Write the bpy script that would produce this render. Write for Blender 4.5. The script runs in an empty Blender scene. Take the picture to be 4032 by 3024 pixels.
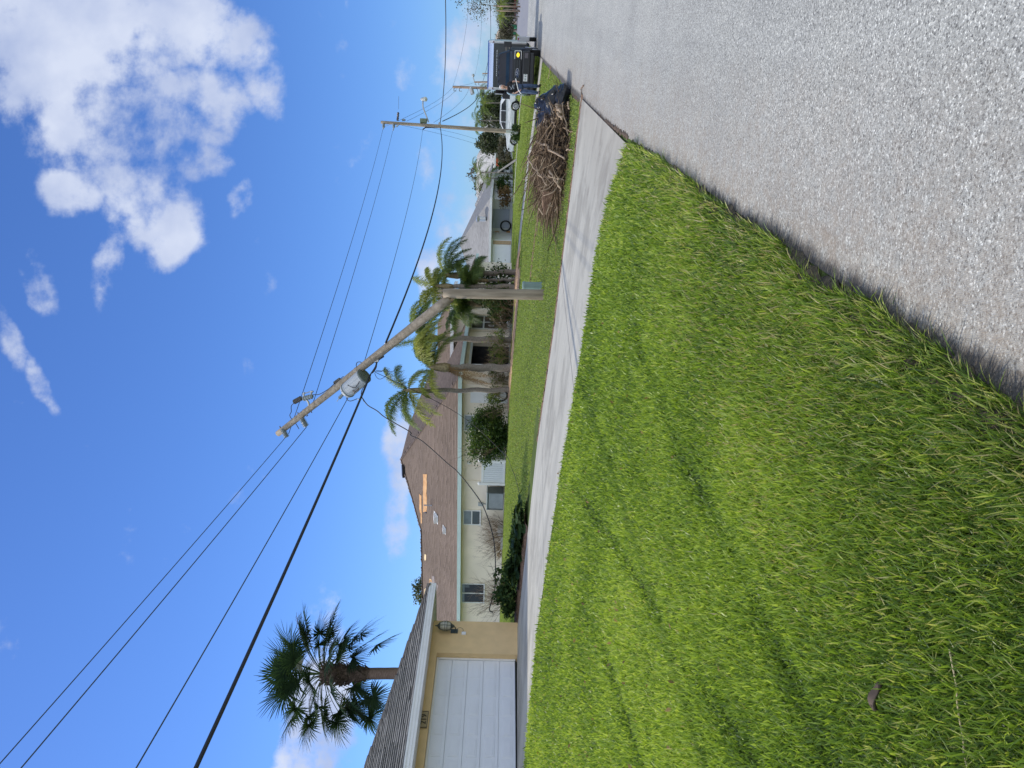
import bpy, math, random
import numpy as np
from mathutils import Vector, Matrix

# ------------------------------------------------------------------ camera, sky, sun, exposure
scene = bpy.context.scene
COL = scene.collection
FPX = 2950.0                                   # focal length in photograph pixels (4032 wide)
CAM = Vector((0.0, 0.0, 1.55))
PITCH = math.radians(1.01); ROLL = math.radians(1.8)
F_ = Vector((0, math.cos(PITCH), -math.sin(PITCH)))
U0 = Vector((0, math.sin(PITCH), math.cos(PITCH))); R0 = Vector((1, 0, 0))
UP = U0 * math.cos(ROLL) - R0 * math.sin(ROLL)
RT = R0 * math.cos(ROLL) + U0 * math.sin(ROLL)
cd = bpy.data.cameras.new('camera'); cam = bpy.data.objects.new('camera', cd); COL.objects.link(cam)
cd.sensor_width = 36.0; cd.lens = 36.0 * FPX / 4032.0; cd.clip_start = 0.05; cd.clip_end = 6000
m = Matrix.Identity(4)                          # the phone was held upright, its picture lies on its side
for i, a in enumerate((-UP, RT, -F_)):
    for r in range(3): m[r][i] = a[r]
for r in range(3): m[r][3] = CAM[r]
cam.matrix_world = m
scene.camera = cam

SUN_EL = math.radians(47); SUN_DIR_XY = Vector((-0.90, 0.40)).normalized()   # towards the sun
w = bpy.data.worlds.new('World'); scene.world = w; w.use_nodes = True
nt = w.node_tree; nt.nodes.clear()
def N(t, **k):
    n = nt.nodes.new(t)
    for a, b in k.items(): setattr(n, a, b)
    return n
def L(a, b): nt.links.new(a, b)
sky = N('ShaderNodeTexSky', sky_type='NISHITA', sun_disc=False, sun_elevation=SUN_EL,
        sun_rotation=math.atan2(SUN_DIR_XY.x, SUN_DIR_XY.y), altitude=0, air_density=1.0, dust_density=0.35, ozone_density=2.2)
SKY_STR = 0.13
def pdir(X, Y):                                 # direction through a photograph pixel
    u = 3024 - Y; v = X
    return F_ + RT * ((u - 1512) / FPX) + UP * ((2016 - v) / FPX)
tc = N('ShaderNodeTexCoord'); sep = N('ShaderNodeSeparateXYZ'); L(tc.outputs['Generated'], sep.inputs[0])
def M(op, a, b=None, c=None, clamp=False):
    n = N('ShaderNodeMath', operation=op); n.use_clamp = clamp
    for i, x in enumerate((a, b, c)):
        if x is None: continue
        if isinstance(x, (int, float)): n.inputs[i].default_value = x
        else: L(x, n.inputs[i])
    return n.outputs[0]
yc = M('MAXIMUM', sep.outputs['Y'], 0.02)
ga = M('DIVIDE', sep.outputs['X'], yc); gb = M('DIVIDE', sep.outputs['Z'], yc)
cmb = N('ShaderNodeCombineXYZ'); L(ga, cmb.inputs[0]); L(gb, cmb.inputs[1])
nz = N('ShaderNodeTexNoise'); nz.inputs['Scale'].default_value = 7.5; nz.inputs['Detail'].default_value = 10; nz.inputs['Roughness'].default_value = 0.57
nz.inputs['Distortion'].default_value = 0.15
L(cmb.outputs[0], nz.inputs['Vector'])
# cloud banks: centre x, y, half-widths (2212-wide picture), turn, weight
BL = [(170, 60, 380, 215, 0, 1.0), (440, 70, 150, 110, 0, .95), (400, 230, 170, 120, 0, 1.0), (260, 360, 170, 90, 0, .85), (340, 480, 90, 90, 0, .72), (420, 340, 90, 60, 0, .75), (270, 270, 215, 125, 0, 1.05), (155, 410, 95, 62, 0, .9), (300, 400, 120, 100, 0, .72),
      (375, 525, 85, 55, 40, .8), (560, 160, 60, 120, 18, .72), (235, 590, 44, 110, -6, .70), (80, 620, 40, 115, 25, .66), (20, 720, 30, 95, 22, .62),
      (522, 430, 32, 55, -20, .62), (90, 835, 26, 78, 28, .62), (575, 620, 26, 40, 0, .36), (530, 800, 26, 60, 0, .36),
      (680, 1580, 90, 190, 0, 1.05), (640, 1640, 60, 100, 0, .95), (740, 1420, 60, 80, 0, .5), (862, 960, 42, 150, 0, .85), (855, 1120, 34, 130, 3, .62),
      (950, 420, 60, 260, 0, .60), (1000, 560, 50, 220, 0, .60), (1040, 60, 60, 260, 0, .62), (925, 560, 30, 160, 0, .58), (740, 120, 22, 70, 0, .42), (880, 160, 30, 60, 0, .40), (15, 1380, 40, 75, 10, .52),
      (1000, 180, 70, 180, 0, .58), (930, 1300, 30, 120, 0, .5), (760, 10, 26, 30, 0, .5), (1000, 900, 60, 160, 0, .6)]
acc = None
for cx, cy, rx, ry, ang, wt in BL:
    d = pdir(cx * 1.8228, cy * 1.8228); a0, b0 = d.x / d.y, d.z / d.y
    # in the world frame: height runs along -x of the picture, width along -y
    mp = N('ShaderNodeMapping', vector_type='TEXTURE')
    mp.inputs['Location'].default_value = (a0, b0, 0); mp.inputs['Rotation'].default_value = (0, 0, math.radians(ang))
    mp.inputs['Scale'].default_value = (ry * 1.8228 / FPX, rx * 1.8228 / FPX, 1)
    L(cmb.outputs[0], mp.inputs[0])
    ln = N('ShaderNodeVectorMath', operation='LENGTH'); L(mp.outputs[0], ln.inputs[0])
    mr = N('ShaderNodeMapRange', interpolation_type='SMOOTHSTEP')
    mr.inputs['From Min'].default_value = 1.30; mr.inputs['From Max'].default_value = 0.45
    mr.inputs['To Min'].default_value = 0.0; mr.inputs['To Max'].default_value = wt
    L(ln.outputs['Value'], mr.inputs['Value'])
    acc = mr.outputs[0] if acc is None else M('MAXIMUM', acc, mr.outputs[0])
nf = N('ShaderNodeTexNoise'); nf.inputs['Scale'].default_value = 21; nf.inputs['Detail'].default_value = 8; nf.inputs['Roughness'].default_value = .62; L(cmb.outputs[0], nf.inputs['Vector'])
dens = M('ADD', M('ADD', M('MULTIPLY', acc, 1.20), M('MULTIPLY', M('SUBTRACT', nz.outputs[0], 0.5), 3.4)), M('MULTIPLY', M('SUBTRACT', nf.outputs[0], 0.5), 1.5))
mr = N('ShaderNodeMapRange', interpolation_type='SMOOTHSTEP'); mr.inputs['From Min'].default_value = 0.42; mr.inputs['From Max'].default_value = 1.28
L(dens, mr.inputs['Value'])
nz2 = N('ShaderNodeTexNoise'); nz2.inputs['Scale'].default_value = 8.0; nz2.inputs['Detail'].default_value = 6; nz2.inputs['Roughness'].default_value = .5
L(cmb.outputs[0], nz2.inputs['Vector'])
cr = N('ShaderNodeValToRGB'); cr.color_ramp.elements[0].position = .36; cr.color_ramp.elements[1].position = .66
cr.color_ramp.elements[0].color = (2.9, 3.45, 5.0, 1); cr.color_ramp.elements[1].color = (4.7, 5.1, 6.1, 1)
L(nz2.outputs[0], cr.inputs[0])
hs = N('ShaderNodeHueSaturation'); hs.inputs['Saturation'].default_value = 1.0; hs.inputs['Value'].default_value = 1.0
tn_ = N('ShaderNodeMix', data_type='RGBA', blend_type='MULTIPLY'); tn_.inputs['Factor'].default_value = 1; tn_.inputs[7].default_value = (.41, .625, 1.02, 1); L(sky.outputs[0], tn_.inputs[6]); L(tn_.outputs[2], hs.inputs['Color'])
mx = N('ShaderNodeMix', data_type='RGBA'); L(M('MULTIPLY', mr.outputs[0], .93), mx.inputs['Factor']); L(hs.outputs[0], mx.inputs[6]); L(cr.outputs[0], mx.inputs[7])
# unseen bright broken cloud, added behind the viewer to fill the shaded walls
bk = N('ShaderNodeMapRange', interpolation_type='SMOOTHSTEP'); bk.inputs['From Min'].default_value = .12; bk.inputs['From Max'].default_value = -.25; L(sep.outputs['Y'], bk.inputs['Value'])
nb_ = N('ShaderNodeTexNoise'); nb_.inputs['Scale'].default_value = 3.0; nb_.inputs['Detail'].default_value = 8; L(tc.outputs['Generated'], nb_.inputs['Vector'])
nr_ = N('ShaderNodeMapRange', interpolation_type='SMOOTHSTEP'); nr_.inputs['From Min'].default_value = .36; nr_.inputs['From Max'].default_value = .52; L(nb_.outputs[0], nr_.inputs['Value'])
mb_ = N('ShaderNodeMix', data_type='RGBA'); L(M('MULTIPLY', bk.outputs[0], nr_.outputs[0]), mb_.inputs['Factor']); L(mx.outputs[2], mb_.inputs[6]); mb_.inputs[7].default_value = (7.6, 8.2, 9.3, 1)
bg = N('ShaderNodeBackground'); bg.inputs['Strength'].default_value = SKY_STR; L(mb_.outputs[2], bg.inputs['Color'])
wo = N('ShaderNodeOutputWorld'); L(bg.outputs[0], wo.inputs[0])

sd = bpy.data.lights.new('sun', 'SUN'); sd.energy = 3.0; sd.angle = math.radians(0.53); sd.color = (1.0, .93, .81)
sun = bpy.data.objects.new('sun', sd); COL.objects.link(sun)
sv = Vector((SUN_DIR_XY.x * math.cos(SUN_EL), SUN_DIR_XY.y * math.cos(SUN_EL), math.sin(SUN_EL)))
sun.rotation_euler = sv.to_track_quat('Z', 'Y').to_euler()
sun.location = sv * 50
vs = scene.view_settings; vs.view_transform = 'Standard'; vs.look = 'None'; vs.gamma = 1.0; vs.use_curve_mapping = False
vs.exposure = 0.26

# ------------------------------------------------------------------ placing helpers
S_ = Vector((0.4305, 0.9026)); T_ = Vector((-0.9026, 0.4305)); E_ = Vector((3.1, 9.5))   # along the street, away from the street, kerb point
def P(X, Y, d):                                 # world point seen at a photograph pixel at distance d along the view axis
    return CAM + pdir(X, Y) * d
def W(s, t, z=0.0):
    q = E_ + S_ * s + T_ * t
    return Vector((q.x, q.y, z))
def to_st(p):
    q = Vector((p[0], p[1])) - E_
    return q.dot(S_), q.dot(T_)
TT = np.array([-400, -40, -12, -7.5, -6.2, 0, 1.5, 3, 5, 8, 12, 15, 20, 40, 600.])
SS = np.array([-60, -10, -3, 0, 6.2, 12, 24, 28, 60, 100, 250, 3000.])
ZZ = np.array([
 [.6, .6, .25, .05, 0, .02, .12, .24, .38, .58, .73, .82, .86, .9, .9],
 [.6, .6, .25, .05, 0, .02, .12, .24, .38, .58, .73, .82, .86, .9, .9],
 [.6, .6, .25, .05, 0, .02, .17, .30, .46, .66, .78, .85, .88, .9, .9],
 [.6, .6, .25, .05, 0, .03, .25, .37, .53, .72, .80, .85, .88, .9, .9],
 [.6, .6, .25, .05, 0, .03, .11, .19, .30, .53, .70, .83, .88, .95, .95],
 [.6, .6, .25, .05, 0, .02, .08, .16, .29, .47, .68, .83, .92, 1.0, 1.0],
 [.6, .6, .25, .05, 0, .02, .11, .24, .43, .66, .90, 1.02, 1.06, 1.06, 1.0],
 [.6, .6, .25, .05, 0, .02, .12, .25, .43, .66, .86, .98, 1.04, 1.06, 1.0],
 [.6, .6, .25, .05, 0, .0, .10, .2, .39, .5, .6, .68, .72, .8, .8],
 [.6, .6, .25, .05, 0, .0, .06, .15, .3, .4, .5, .55, .6, .6, .6],
 [.6, .6, .25, .05, 0, .0, .06, .15, .3, .4, .5, .55, .6, .6, .6],
 [.6, .6, .25, .05, 0, .0, .06, .15, .3, .4, .5, .55, .6, .6, .6]])
def terr_np(s, t):
    s = np.clip(s, SS[0], SS[-1] - 1e-6); t = np.clip(t, TT[0], TT[-1] - 1e-6)
    i = np.searchsorted(SS, s, side='right') - 1; j = np.searchsorted(TT, t, side='right') - 1
    a = (s - SS[i]) / (SS[i + 1] - SS[i]); b = (t - TT[j]) / (TT[j + 1] - TT[j])
    return ZZ[i, j] * (1 - a) * (1 - b) + ZZ[i + 1, j] * a * (1 - b) + ZZ[i, j + 1] * (1 - a) * b + ZZ[i + 1, j + 1] * a * b
def edge_t(s):                                  # where the grass ends along the asphalt
    return np.interp(s, [-12, -8, -6.6, -4.5, -2.8, 0, 2, 6.5, 12, 60], [-.36, -.34, -.30, -.23, -.20, -.08, -.02, .10, .10, .0])
def zst(s, t): return float(terr_np(np.array([s]), np.array([t]))[0])
def zat(x, y):
    s, t = to_st((x, y)); return zst(s, t)
def G(X, Y, d):                                 # ground point below a photograph pixel column at distance d
    p = P(X, Y, d); return Vector((p.x, p.y, zat(p.x, p.y)))
def Wg(s, t, dz=0.0): return W(s, t, zst(s, t) + dz)
def hit_s(X, Y, s0):                            # where the pixel's ray meets the vertical plane s = s0  -> (t, z)
    d = pdir(X, Y); dn = Vector((d.x, d.y)); k = (s0 - to_st(CAM)[0]) / dn.dot(S_)
    p = CAM + d * k; return to_st(p)[1], p.z
def hit_t(X, Y, t0):
    d = pdir(X, Y); dn = Vector((d.x, d.y)); k = (t0 - to_st(CAM)[1]) / dn.dot(T_)
    p = CAM + d * k; return to_st(p)[0], p.z

# ------------------------------------------------------------------ mesh helpers
class MB:
    def __init__(s): s.v = []; s.f = []; s.uv = []
    def poly(s, pts, uvs=None):
        b = len(s.v); s.v += [tuple(p) for p in pts]; s.f.append(tuple(range(b, b + len(pts)))); s.uv.append(uvs)
        return s
    def box8(s, c):                             # c: 4 bottom + 4 top corners, both counter-clockwise
        b = len(s.v); s.v += [tuple(p) for p in c]
        for f in ((3, 2, 1, 0), (4, 5, 6, 7), (0, 1, 5, 4), (1, 2, 6, 5), (2, 3, 7, 6), (3, 0, 4, 7)):
            s.f.append(tuple(b + i for i in f)); s.uv.append(None)
        return s
    def boxst(s, s0, s1, t0, t1, z0, z1):
        q = [(s0, t0), (s1, t0), (s1, t1), (s0, t1)]
        return s.box8([W(a, b, z0) for a, b in q] + [W(a, b, z1) for a, b in q])
    def tube(s, pts, rad, n=8, caps=True):
        pts = [Vector(p) for p in pts]; k = len(pts)
        if not hasattr(rad, '__len__'): rad = [rad] * k
        b = len(s.v); ref = None
        for i, p in enumerate(pts):
            d = (pts[min(i + 1, k - 1)] - pts[max(i - 1, 0)])
            d = d.normalized() if d.length > 1e-9 else Vector((0, 0, 1))
            if ref is None: ref = Vector((1, 0, 0)) if abs(d.x) < .8 else Vector((0, 1, 0))
            x = (ref - d * ref.dot(d)); x = x.normalized() if x.length > 1e-6 else d.orthogonal().normalized()
            ref = x; y = d.cross(x)
            for j in range(n):
                a = 2 * math.pi * j / n; s.v.append(tuple(p + (x * math.cos(a) + y * math.sin(a)) * rad[i]))
        for i in range(k - 1):
            for j in range(n):
                s.f.append((b + i * n + j, b + i * n + (j + 1) % n, b + (i + 1) * n + (j + 1) % n, b + (i + 1) * n + j)); s.uv.append(None)
        if caps:
            s.f.append(tuple(b + j for j in reversed(range(n)))); s.uv.append(None)
            s.f.append(tuple(b + (k - 1) * n + j for j in range(n))); s.uv.append(None)
        return s
    def xf(s, M4):
        s.v = [tuple(M4 @ Vector(p)) for p in s.v]; return s
    def box(s, x0, x1, y0, y1, z0, z1):
        return s.box8([(x0, y0, z0), (x1, y0, z0), (x1, y1, z0), (x0, y1, z0), (x0, y0, z1), (x1, y0, z1), (x1, y1, z1), (x0, y1, z1)])
    def ell(s, c, r, nu=12, nv=8, fn=None):
        b = len(s.v); c = Vector(c)
        for i in range(nv + 1):
            th = math.pi * i / nv
            for j in range(nu):
                ph = 2 * math.pi * j / nu
                d = Vector((math.sin(th) * math.cos(ph), math.sin(th) * math.sin(ph), math.cos(th)))
                k = fn(d) if fn else 1
                s.v.append((c.x + d.x * r[0] * k, c.y + d.y * r[1] * k, c.z + d.z * r[2] * k))
        for i in range(nv):
            for j in range(nu):
                s.f.append((b + i * nu + j, b + (i + 1) * nu + j, b + (i + 1) * nu + (j + 1) % nu, b + i * nu + (j + 1) % nu)); s.uv.append(None)
        return s

def tag(o, label=None, cat=None, group=None, kind=None):
    if label: o['label'] = label
    if cat: o['category'] = cat
    if group: o['group'] = group
    if kind: o['kind'] = kind
    return o
def root(name, loc, label, cat, group=None):
    o = bpy.data.objects.new(name, None); COL.objects.link(o); o.location = loc; o.empty_display_size = .2
    return tag(o, label, cat, group)
def origin_of(p):
    v = Vector((0, 0, 0))
    while p is not None: v = v + p.location; p = p.parent
    return v
def build(name, mb, mat, parent=None, smooth=False, bevel=0, loc=None, angle=None):
    me = bpy.data.meshes.new(name)
    base = origin_of(parent) if parent else Vector((0, 0, 0))
    o = bpy.data.objects.new(name, me); COL.objects.link(o)
    if parent: o.parent = parent
    elif loc is not None: o.location = loc; base = Vector(loc)
    me.from_pydata([(p[0] - base.x, p[1] - base.y, p[2] - base.z) for p in mb.v], [], mb.f)
    if any(u is not None for u in mb.uv):
        uvl = me.uv_layers.new(name='UVMap'); k = 0
        for f, u in zip(mb.f, mb.uv):
            for i in range(len(f)):
                if u is not None: uvl.data[k].uv = u[i]
                k += 1
    for mm in (mat if isinstance(mat, (list, tuple)) else [mat]): me.materials.append(mm)
    if smooth: me.polygons.foreach_set('use_smooth', [True] * len(me.polygons))
    me.update()
    if bevel:
        b = o.modifiers.new('bevel', 'BEVEL'); b.width = bevel; b.segments = 2; b.limit_method = 'ANGLE'; b.angle_limit = math.radians(35)
    return o
def np_mesh(name, verts, faces, mat, parent=None, attrs=None, smooth=False, loc=None):
    """verts (n,3); faces: list of (array (m,k)) blocks"""
    me = bpy.data.meshes.new(name)
    base = np.array(origin_of(parent)) if parent else (np.array(loc) if loc is not None else np.zeros(3))
    verts = verts - base
    loops = np.concatenate([f.ravel() for f in faces]).astype(np.int32)
    tot = np.concatenate([np.full(len(f), f.shape[1]) for f in faces]).astype(np.int32)
    start = np.concatenate([[0], np.cumsum(tot)[:-1]]).astype(np.int32)
    me.vertices.add(len(verts)); me.vertices.foreach_set('co', verts.astype(np.float32).ravel())
    me.loops.add(len(loops)); me.loops.foreach_set('vertex_index', loops)
    me.polygons.add(len(tot)); me.polygons.foreach_set('loop_start', start); me.polygons.foreach_set('loop_total', tot)
    if smooth: me.polygons.foreach_set('use_smooth', np.ones(len(tot), bool))
    me.update(calc_edges=True)
    for k, a in (attrs or {}).items():
        at = me.attributes.new(k, 'FLOAT', 'POINT'); at.data.foreach_set('value', a.astype(np.float32))
    me.materials.append(mat)
    o = bpy.data.objects.new(name, me); COL.objects.link(o)
    if parent: o.parent = parent
    elif loc is not None: o.location = loc
    return o

# ------------------------------------------------------------------ materials
MATS = {}
def mat(name, col, rough=.7, var=.12, scale=6.0, bump=0.0, bscale=40.0, metal=0.0, spec=.5, col2=None, detail=5, trans=0.0, emit=None, coat=0.0, stretch=None):
    if name in MATS: return MATS[name]
    mt = bpy.data.materials.new(name); mt.use_nodes = True; t = mt.node_tree; b = t.nodes['Principled BSDF']
    b.inputs['Roughness'].default_value = rough; b.inputs['Metallic'].default_value = metal; b.inputs['Specular IOR Level'].default_value = spec
    if coat: b.inputs['Coat Weight'].default_value = coat
    c = tuple(col) + (1,); c2 = tuple(col2) + (1,) if col2 else tuple(min(1, x * (1 + var)) for x in col) + (1,)
    c1 = c if col2 else tuple(x * (1 - var) for x in col) + (1,)
    tcn = t.nodes.new('ShaderNodeTexCoord'); vec = tcn.outputs['Object']
    if stretch:
        mp = t.nodes.new('ShaderNodeMapping'); mp.inputs['Scale'].default_value = stretch; t.links.new(vec, mp.inputs[0]); vec = mp.outputs[0]
    n = t.nodes.new('ShaderNodeTexNoise'); n.inputs['Scale'].default_value = scale; n.inputs['Detail'].default_value = detail
    t.links.new(vec, n.inputs['Vector'])
    r = t.nodes.new('ShaderNodeValToRGB'); r.color_ramp.elements[0].position = .32; r.color_ramp.elements[1].position = .68
    r.color_ramp.elements[0].color = c1; r.color_ramp.elements[1].color = c2
    t.links.new(n.outputs[0], r.inputs[0]); t.links.new(r.outputs[0], b.inputs['Base Color'])
    if bump:
        n2 = t.nodes.new('ShaderNodeTexNoise'); n2.inputs['Scale'].default_value = bscale; n2.inputs['Detail'].default_value = 4
        t.links.new(vec, n2.inputs['Vector'])
        bp = t.nodes.new('ShaderNodeBump'); bp.inputs['Strength'].default_value = bump; bp.inputs['Distance'].default_value = .02
        t.links.new(n2.outputs[0], bp.inputs['Height']); t.links.new(bp.outputs[0], b.inputs['Normal'])
    if emit:
        b.inputs['Emission Color'].default_value = tuple(emit[:3]) + (1,); b.inputs['Emission Strength'].default_value = emit[3]
    MATS[name] = mt; return mt
def leafmat(name, stops, rough=.5, trans=.35, attr='tint', spec=.35, patch=None):
    """leaf colour by a per-leaf random number; part of the light passes through the blade"""
    mt = bpy.data.materials.new(name); mt.use_nodes = True; t = mt.node_tree; b = t.nodes['Principled BSDF']
    b.inputs['Roughness'].default_value = rough; b.inputs['Specular IOR Level'].default_value = spec
    a = t.nodes.new('ShaderNodeAttribute'); a.attribute_name = attr
    r = t.nodes.new('ShaderNodeValToRGB')
    while len(r.color_ramp.elements) < len(stops): r.color_ramp.elements.new(.5)
    for e, (p, c) in zip(r.color_ramp.elements, stops): e.position = p; e.color = tuple(c) + (1,)
    t.links.new(a.outputs['Fac'], r.inputs[0]); t.links.new(r.outputs[0], b.inputs['Base Color'])
    tr = t.nodes.new('ShaderNodeBsdfTranslucent')
    g = t.nodes.new('ShaderNodeMixRGB'); g.blend_type = 'MULTIPLY'; g.inputs[0].default_value = 1; g.inputs[2].default_value = (1.25, 1.25, .6, 1)
    t.links.new(r.outputs[0], g.inputs[1]); t.links.new(g.outputs[0], tr.inputs[0])
    ms = t.nodes.new('ShaderNodeMixShader'); ms.inputs[0].default_value = trans
    t.links.new(b.outputs[0], ms.inputs[1]); t.links.new(tr.outputs[0], ms.inputs[2]); t.links.new(ms.outputs[0], t.nodes['Material Output'].inputs[0])
    return mt
class NTree:
    def __init__(s, name):
        s.m = bpy.data.materials.new(name); s.m.use_nodes = True; s.t = s.m.node_tree; s.b = s.t.nodes['Principled BSDF']
        s.tc = s.n('ShaderNodeTexCoord')
    def n(s, ty, **k):
        o = s.t.nodes.new(ty)
        for a, b in k.items():
            if a.startswith('_'): o.inputs[a[1:].replace('_', ' ')].default_value = b
            else: setattr(o, a, b)
        return o
    def l(s, a, b): s.t.links.new(a, b)
    def noise(s, scale, detail=5, rough=.5, vec=None, dist=0):
        o = s.n('ShaderNodeTexNoise'); o.inputs['Scale'].default_value = scale; o.inputs['Detail'].default_value = detail
        o.inputs['Roughness'].default_value = rough; o.inputs['Distortion'].default_value = dist; s.l(vec or s.tc.outputs['Object'], o.inputs['Vector']); return o.outputs[0]
    def ramp(s, fac, stops):
        r = s.n('ShaderNodeValToRGB')
        while len(r.color_ramp.elements) < len(stops): r.color_ramp.elements.new(.5)
        for e, (p, c) in zip(r.color_ramp.elements, stops): e.position = p; e.color = (tuple(c) + (1,)) if hasattr(c, '__len__') else (c, c, c, 1)
        s.l(fac, r.inputs[0]); return r.outputs[0]
    def mix(s, fac, a, b, mode='MIX'):
        x = s.n('ShaderNodeMixRGB', blend_type=mode)
        for i, q in enumerate((fac, a, b)):
            if isinstance(q, (int, float)): x.inputs[i].default_value = q if i == 0 else (q, q, q, 1)
            elif isinstance(q, tuple): x.inputs[i].default_value = q + (1,)
            else: s.l(q, x.inputs[i])
        return x.outputs[0]
    def math(s, op, a, b=0.0, clamp=False):
        x = s.n('ShaderNodeMath', operation=op); x.use_clamp = clamp
        for i, q in enumerate((a, b)):
            if isinstance(q, (int, float)): x.inputs[i].default_value = q
            else: s.l(q, x.inputs[i])
        return x.outputs[0]
    def bump(s, h, st=.5, dist=.02):
        b = s.n('ShaderNodeBump'); b.inputs['Strength'].default_value = st; b.inputs['Distance'].default_value = dist
        s.l(h, b.inputs['Height']); s.l(b.outputs[0], s.b.inputs['Normal'])
    def st(s, grow=1.0):                        # street coordinates (metres) from world position
        g = s.n('ShaderNodeNewGeometry'); out = []
        for ax in (S_, T_):
            d = s.n('ShaderNodeVectorMath', operation='DOT_PRODUCT'); d.inputs[1].default_value = (ax.x, ax.y, 0); s.l(g.outputs['Position'], d.inputs[0])
            out.append(s.math('SUBTRACT', d.outputs['Value'], E_.dot(ax)))
        return out

# asphalt with exposed light and dark stones
k = NTree('asphalt')
v1 = k.n('ShaderNodeTexVoronoi', _Scale=150.0); k.l(k.tc.outputs['Object'], v1.inputs['Vector'])
sepc = k.n('ShaderNodeSeparateColor'); k.l(v1.outputs['Color'], sepc.inputs[0])
stone = k.ramp(sepc.outputs[0], [(0, .03), (.10, .08), (.20, .24), (.6, .35), (.84, .47), (.94, .68), (1, 1.0)])
v2 = k.n('ShaderNodeTexVoronoi', _Scale=82.0); k.l(k.tc.outputs['Object'], v2.inputs['Vector'])
sp2 = k.n('ShaderNodeSeparateColor'); k.l(v2.outputs['Color'], sp2.inputs[0])
c = k.mix(.35, stone, k.ramp(sp2.outputs[1], [(0, .16), (.10, .34), (.8, .38), (.95, .55), (1, .85)]))
c = k.mix(1, c, (1.02, 1.02, .93), 'MULTIPLY')
wt_ = k.st(); wv_ = k.n('ShaderNodeCombineXYZ'); k.l(k.math('MULTIPLY', wt_[0], .09), wv_.inputs[0]); k.l(k.math('MULTIPLY', wt_[1], 1.3), wv_.inputs[1])
c = k.mix(1, c, k.ramp(k.noise(1.0, 5, .6, wv_.outputs[0]), [(.3, .86), (.5, 1.0), (.7, 1.07)]), 'MULTIPLY')
c = k.mix(.55, c, k.ramp(k.noise(.9, 6), [(.25, (.74, .73, .73)), (.5, (.98, .97, .96)), (.75, (1.10, 1.08, 1.04))]), 'MULTIPLY')
s_, t_ = k.st()
ofs = k.math('MAXIMUM', k.math('MULTIPLY', s_, -.045), 0.0)
edge = k.math('ADD', k.math('ADD', t_, ofs), k.math('MULTIPLY', k.math('SUBTRACT', k.noise(1.6, 6, .65), .5), 1.1))
er = k.n('ShaderNodeMapRange'); er.inputs['From Min'].default_value = -1.0; er.inputs['From Max'].default_value = -.05; k.l(edge, er.inputs[0])
stn = k.math('MULTIPLY', er.outputs[0], k.ramp(k.noise(14, 5, .7), [(.35, .15), (.65, .85)]))
c = k.mix(k.math('MULTIPLY', stn, .8), c, (.27, .21, .15))
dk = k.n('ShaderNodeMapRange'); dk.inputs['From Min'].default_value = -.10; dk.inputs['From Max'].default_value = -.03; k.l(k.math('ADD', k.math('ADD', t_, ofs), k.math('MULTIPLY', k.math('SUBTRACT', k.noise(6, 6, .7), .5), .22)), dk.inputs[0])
c = k.mix(k.math('MULTIPLY', dk.outputs[0], .85), c, (.05, .042, .034))   # soil at the turf plus the grass edge's shadow, painted dark
sm = k.n('ShaderNodeMapRange'); sm.inputs['From Min'].default_value = 62; sm.inputs['From Max'].default_value = 64; k.l(s_, sm.inputs[0])
c = k.mix(sm.outputs[0], c, (.24, .24, .255))
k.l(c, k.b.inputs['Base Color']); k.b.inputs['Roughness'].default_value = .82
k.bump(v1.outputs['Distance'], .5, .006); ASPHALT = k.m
# concrete drive
k = NTree('concrete')
s_, t_ = k.st()
cv = k.n('ShaderNodeCombineXYZ'); k.l(k.math('MULTIPLY', s_, 1.0), cv.inputs[0]); k.l(k.math('MULTIPLY', t_, .22), cv.inputs[1])
c = k.mix(1, (.445, .43, .37), k.ramp(k.noise(1.1, 7, .6, cv.outputs[0]), [(.28, .62), (.42, .86), (.55, 1.0), (.75, 1.14)]), 'MULTIPLY')
c = k.mix(1, c, k.ramp(k.noise(60, 4, .7), [(.3, .88), (.7, 1.08)]), 'MULTIPLY')
# dirt and moisture towards the street, joints across
dr = k.n('ShaderNodeMapRange'); dr.inputs['From Min'].default_value = 1.6; dr.inputs['From Max'].default_value = -.1
k.l(k.math('ADD', t_, k.math('MULTIPLY', k.math('SUBTRACT', k.noise(2.2, 6, .7), .5), 2.0)), dr.inputs[0])
c = k.mix(k.math('MULTIPLY', dr.outputs[0], .45), c, (.30, .265, .21))
jt = k.math('ABSOLUTE', k.math('SUBTRACT', k.math('FRACT', k.math('DIVIDE', k.math('ADD', t_, .05), 3.6)), .5))
c = k.mix(k.math('GREATER_THAN', jt, .4945), c, (.2, .19, .17))
blt = k.ramp(k.noise(.55, 6, .7), [(.40, (.70, .69, .68)), (.50, (1.0, 1.0, 1.0))])
c = k.mix(.8, c, blt, 'MULTIPLY')
js = k.math('LESS_THAN', k.math('ABSOLUTE', k.math('SUBTRACT', s_, 3.1)), .012)
c = k.mix(js, c, (.22, .21, .19))
k.l(c, k.b.inputs['Base Color']); k.b.inputs['Roughness'].default_value = .8; k.bump(k.noise(80, 4), .15, .01); CONCRETE = k.m
# lawn soil under the blades
k = NTree('lawn_ground')
c = k.ramp(k.noise(1.2, 8, .65), [(.25, (.06, .075, .03)), (.5, (.10, .14, .04)), (.75, (.16, .21, .06))])
c = k.mix(1, c, k.ramp(k.noise(38, 5, .7), [(.3, .55), (.7, 1.35)]), 'MULTIPLY')
k.l(c, k.b.inputs['Base Color']); k.b.inputs['Roughness'].default_value = 1; k.b.inputs['Specular IOR Level'].default_value = .1
k.bump(k.noise(60, 5, .7), .8, .03); LAWN = k.m
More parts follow.
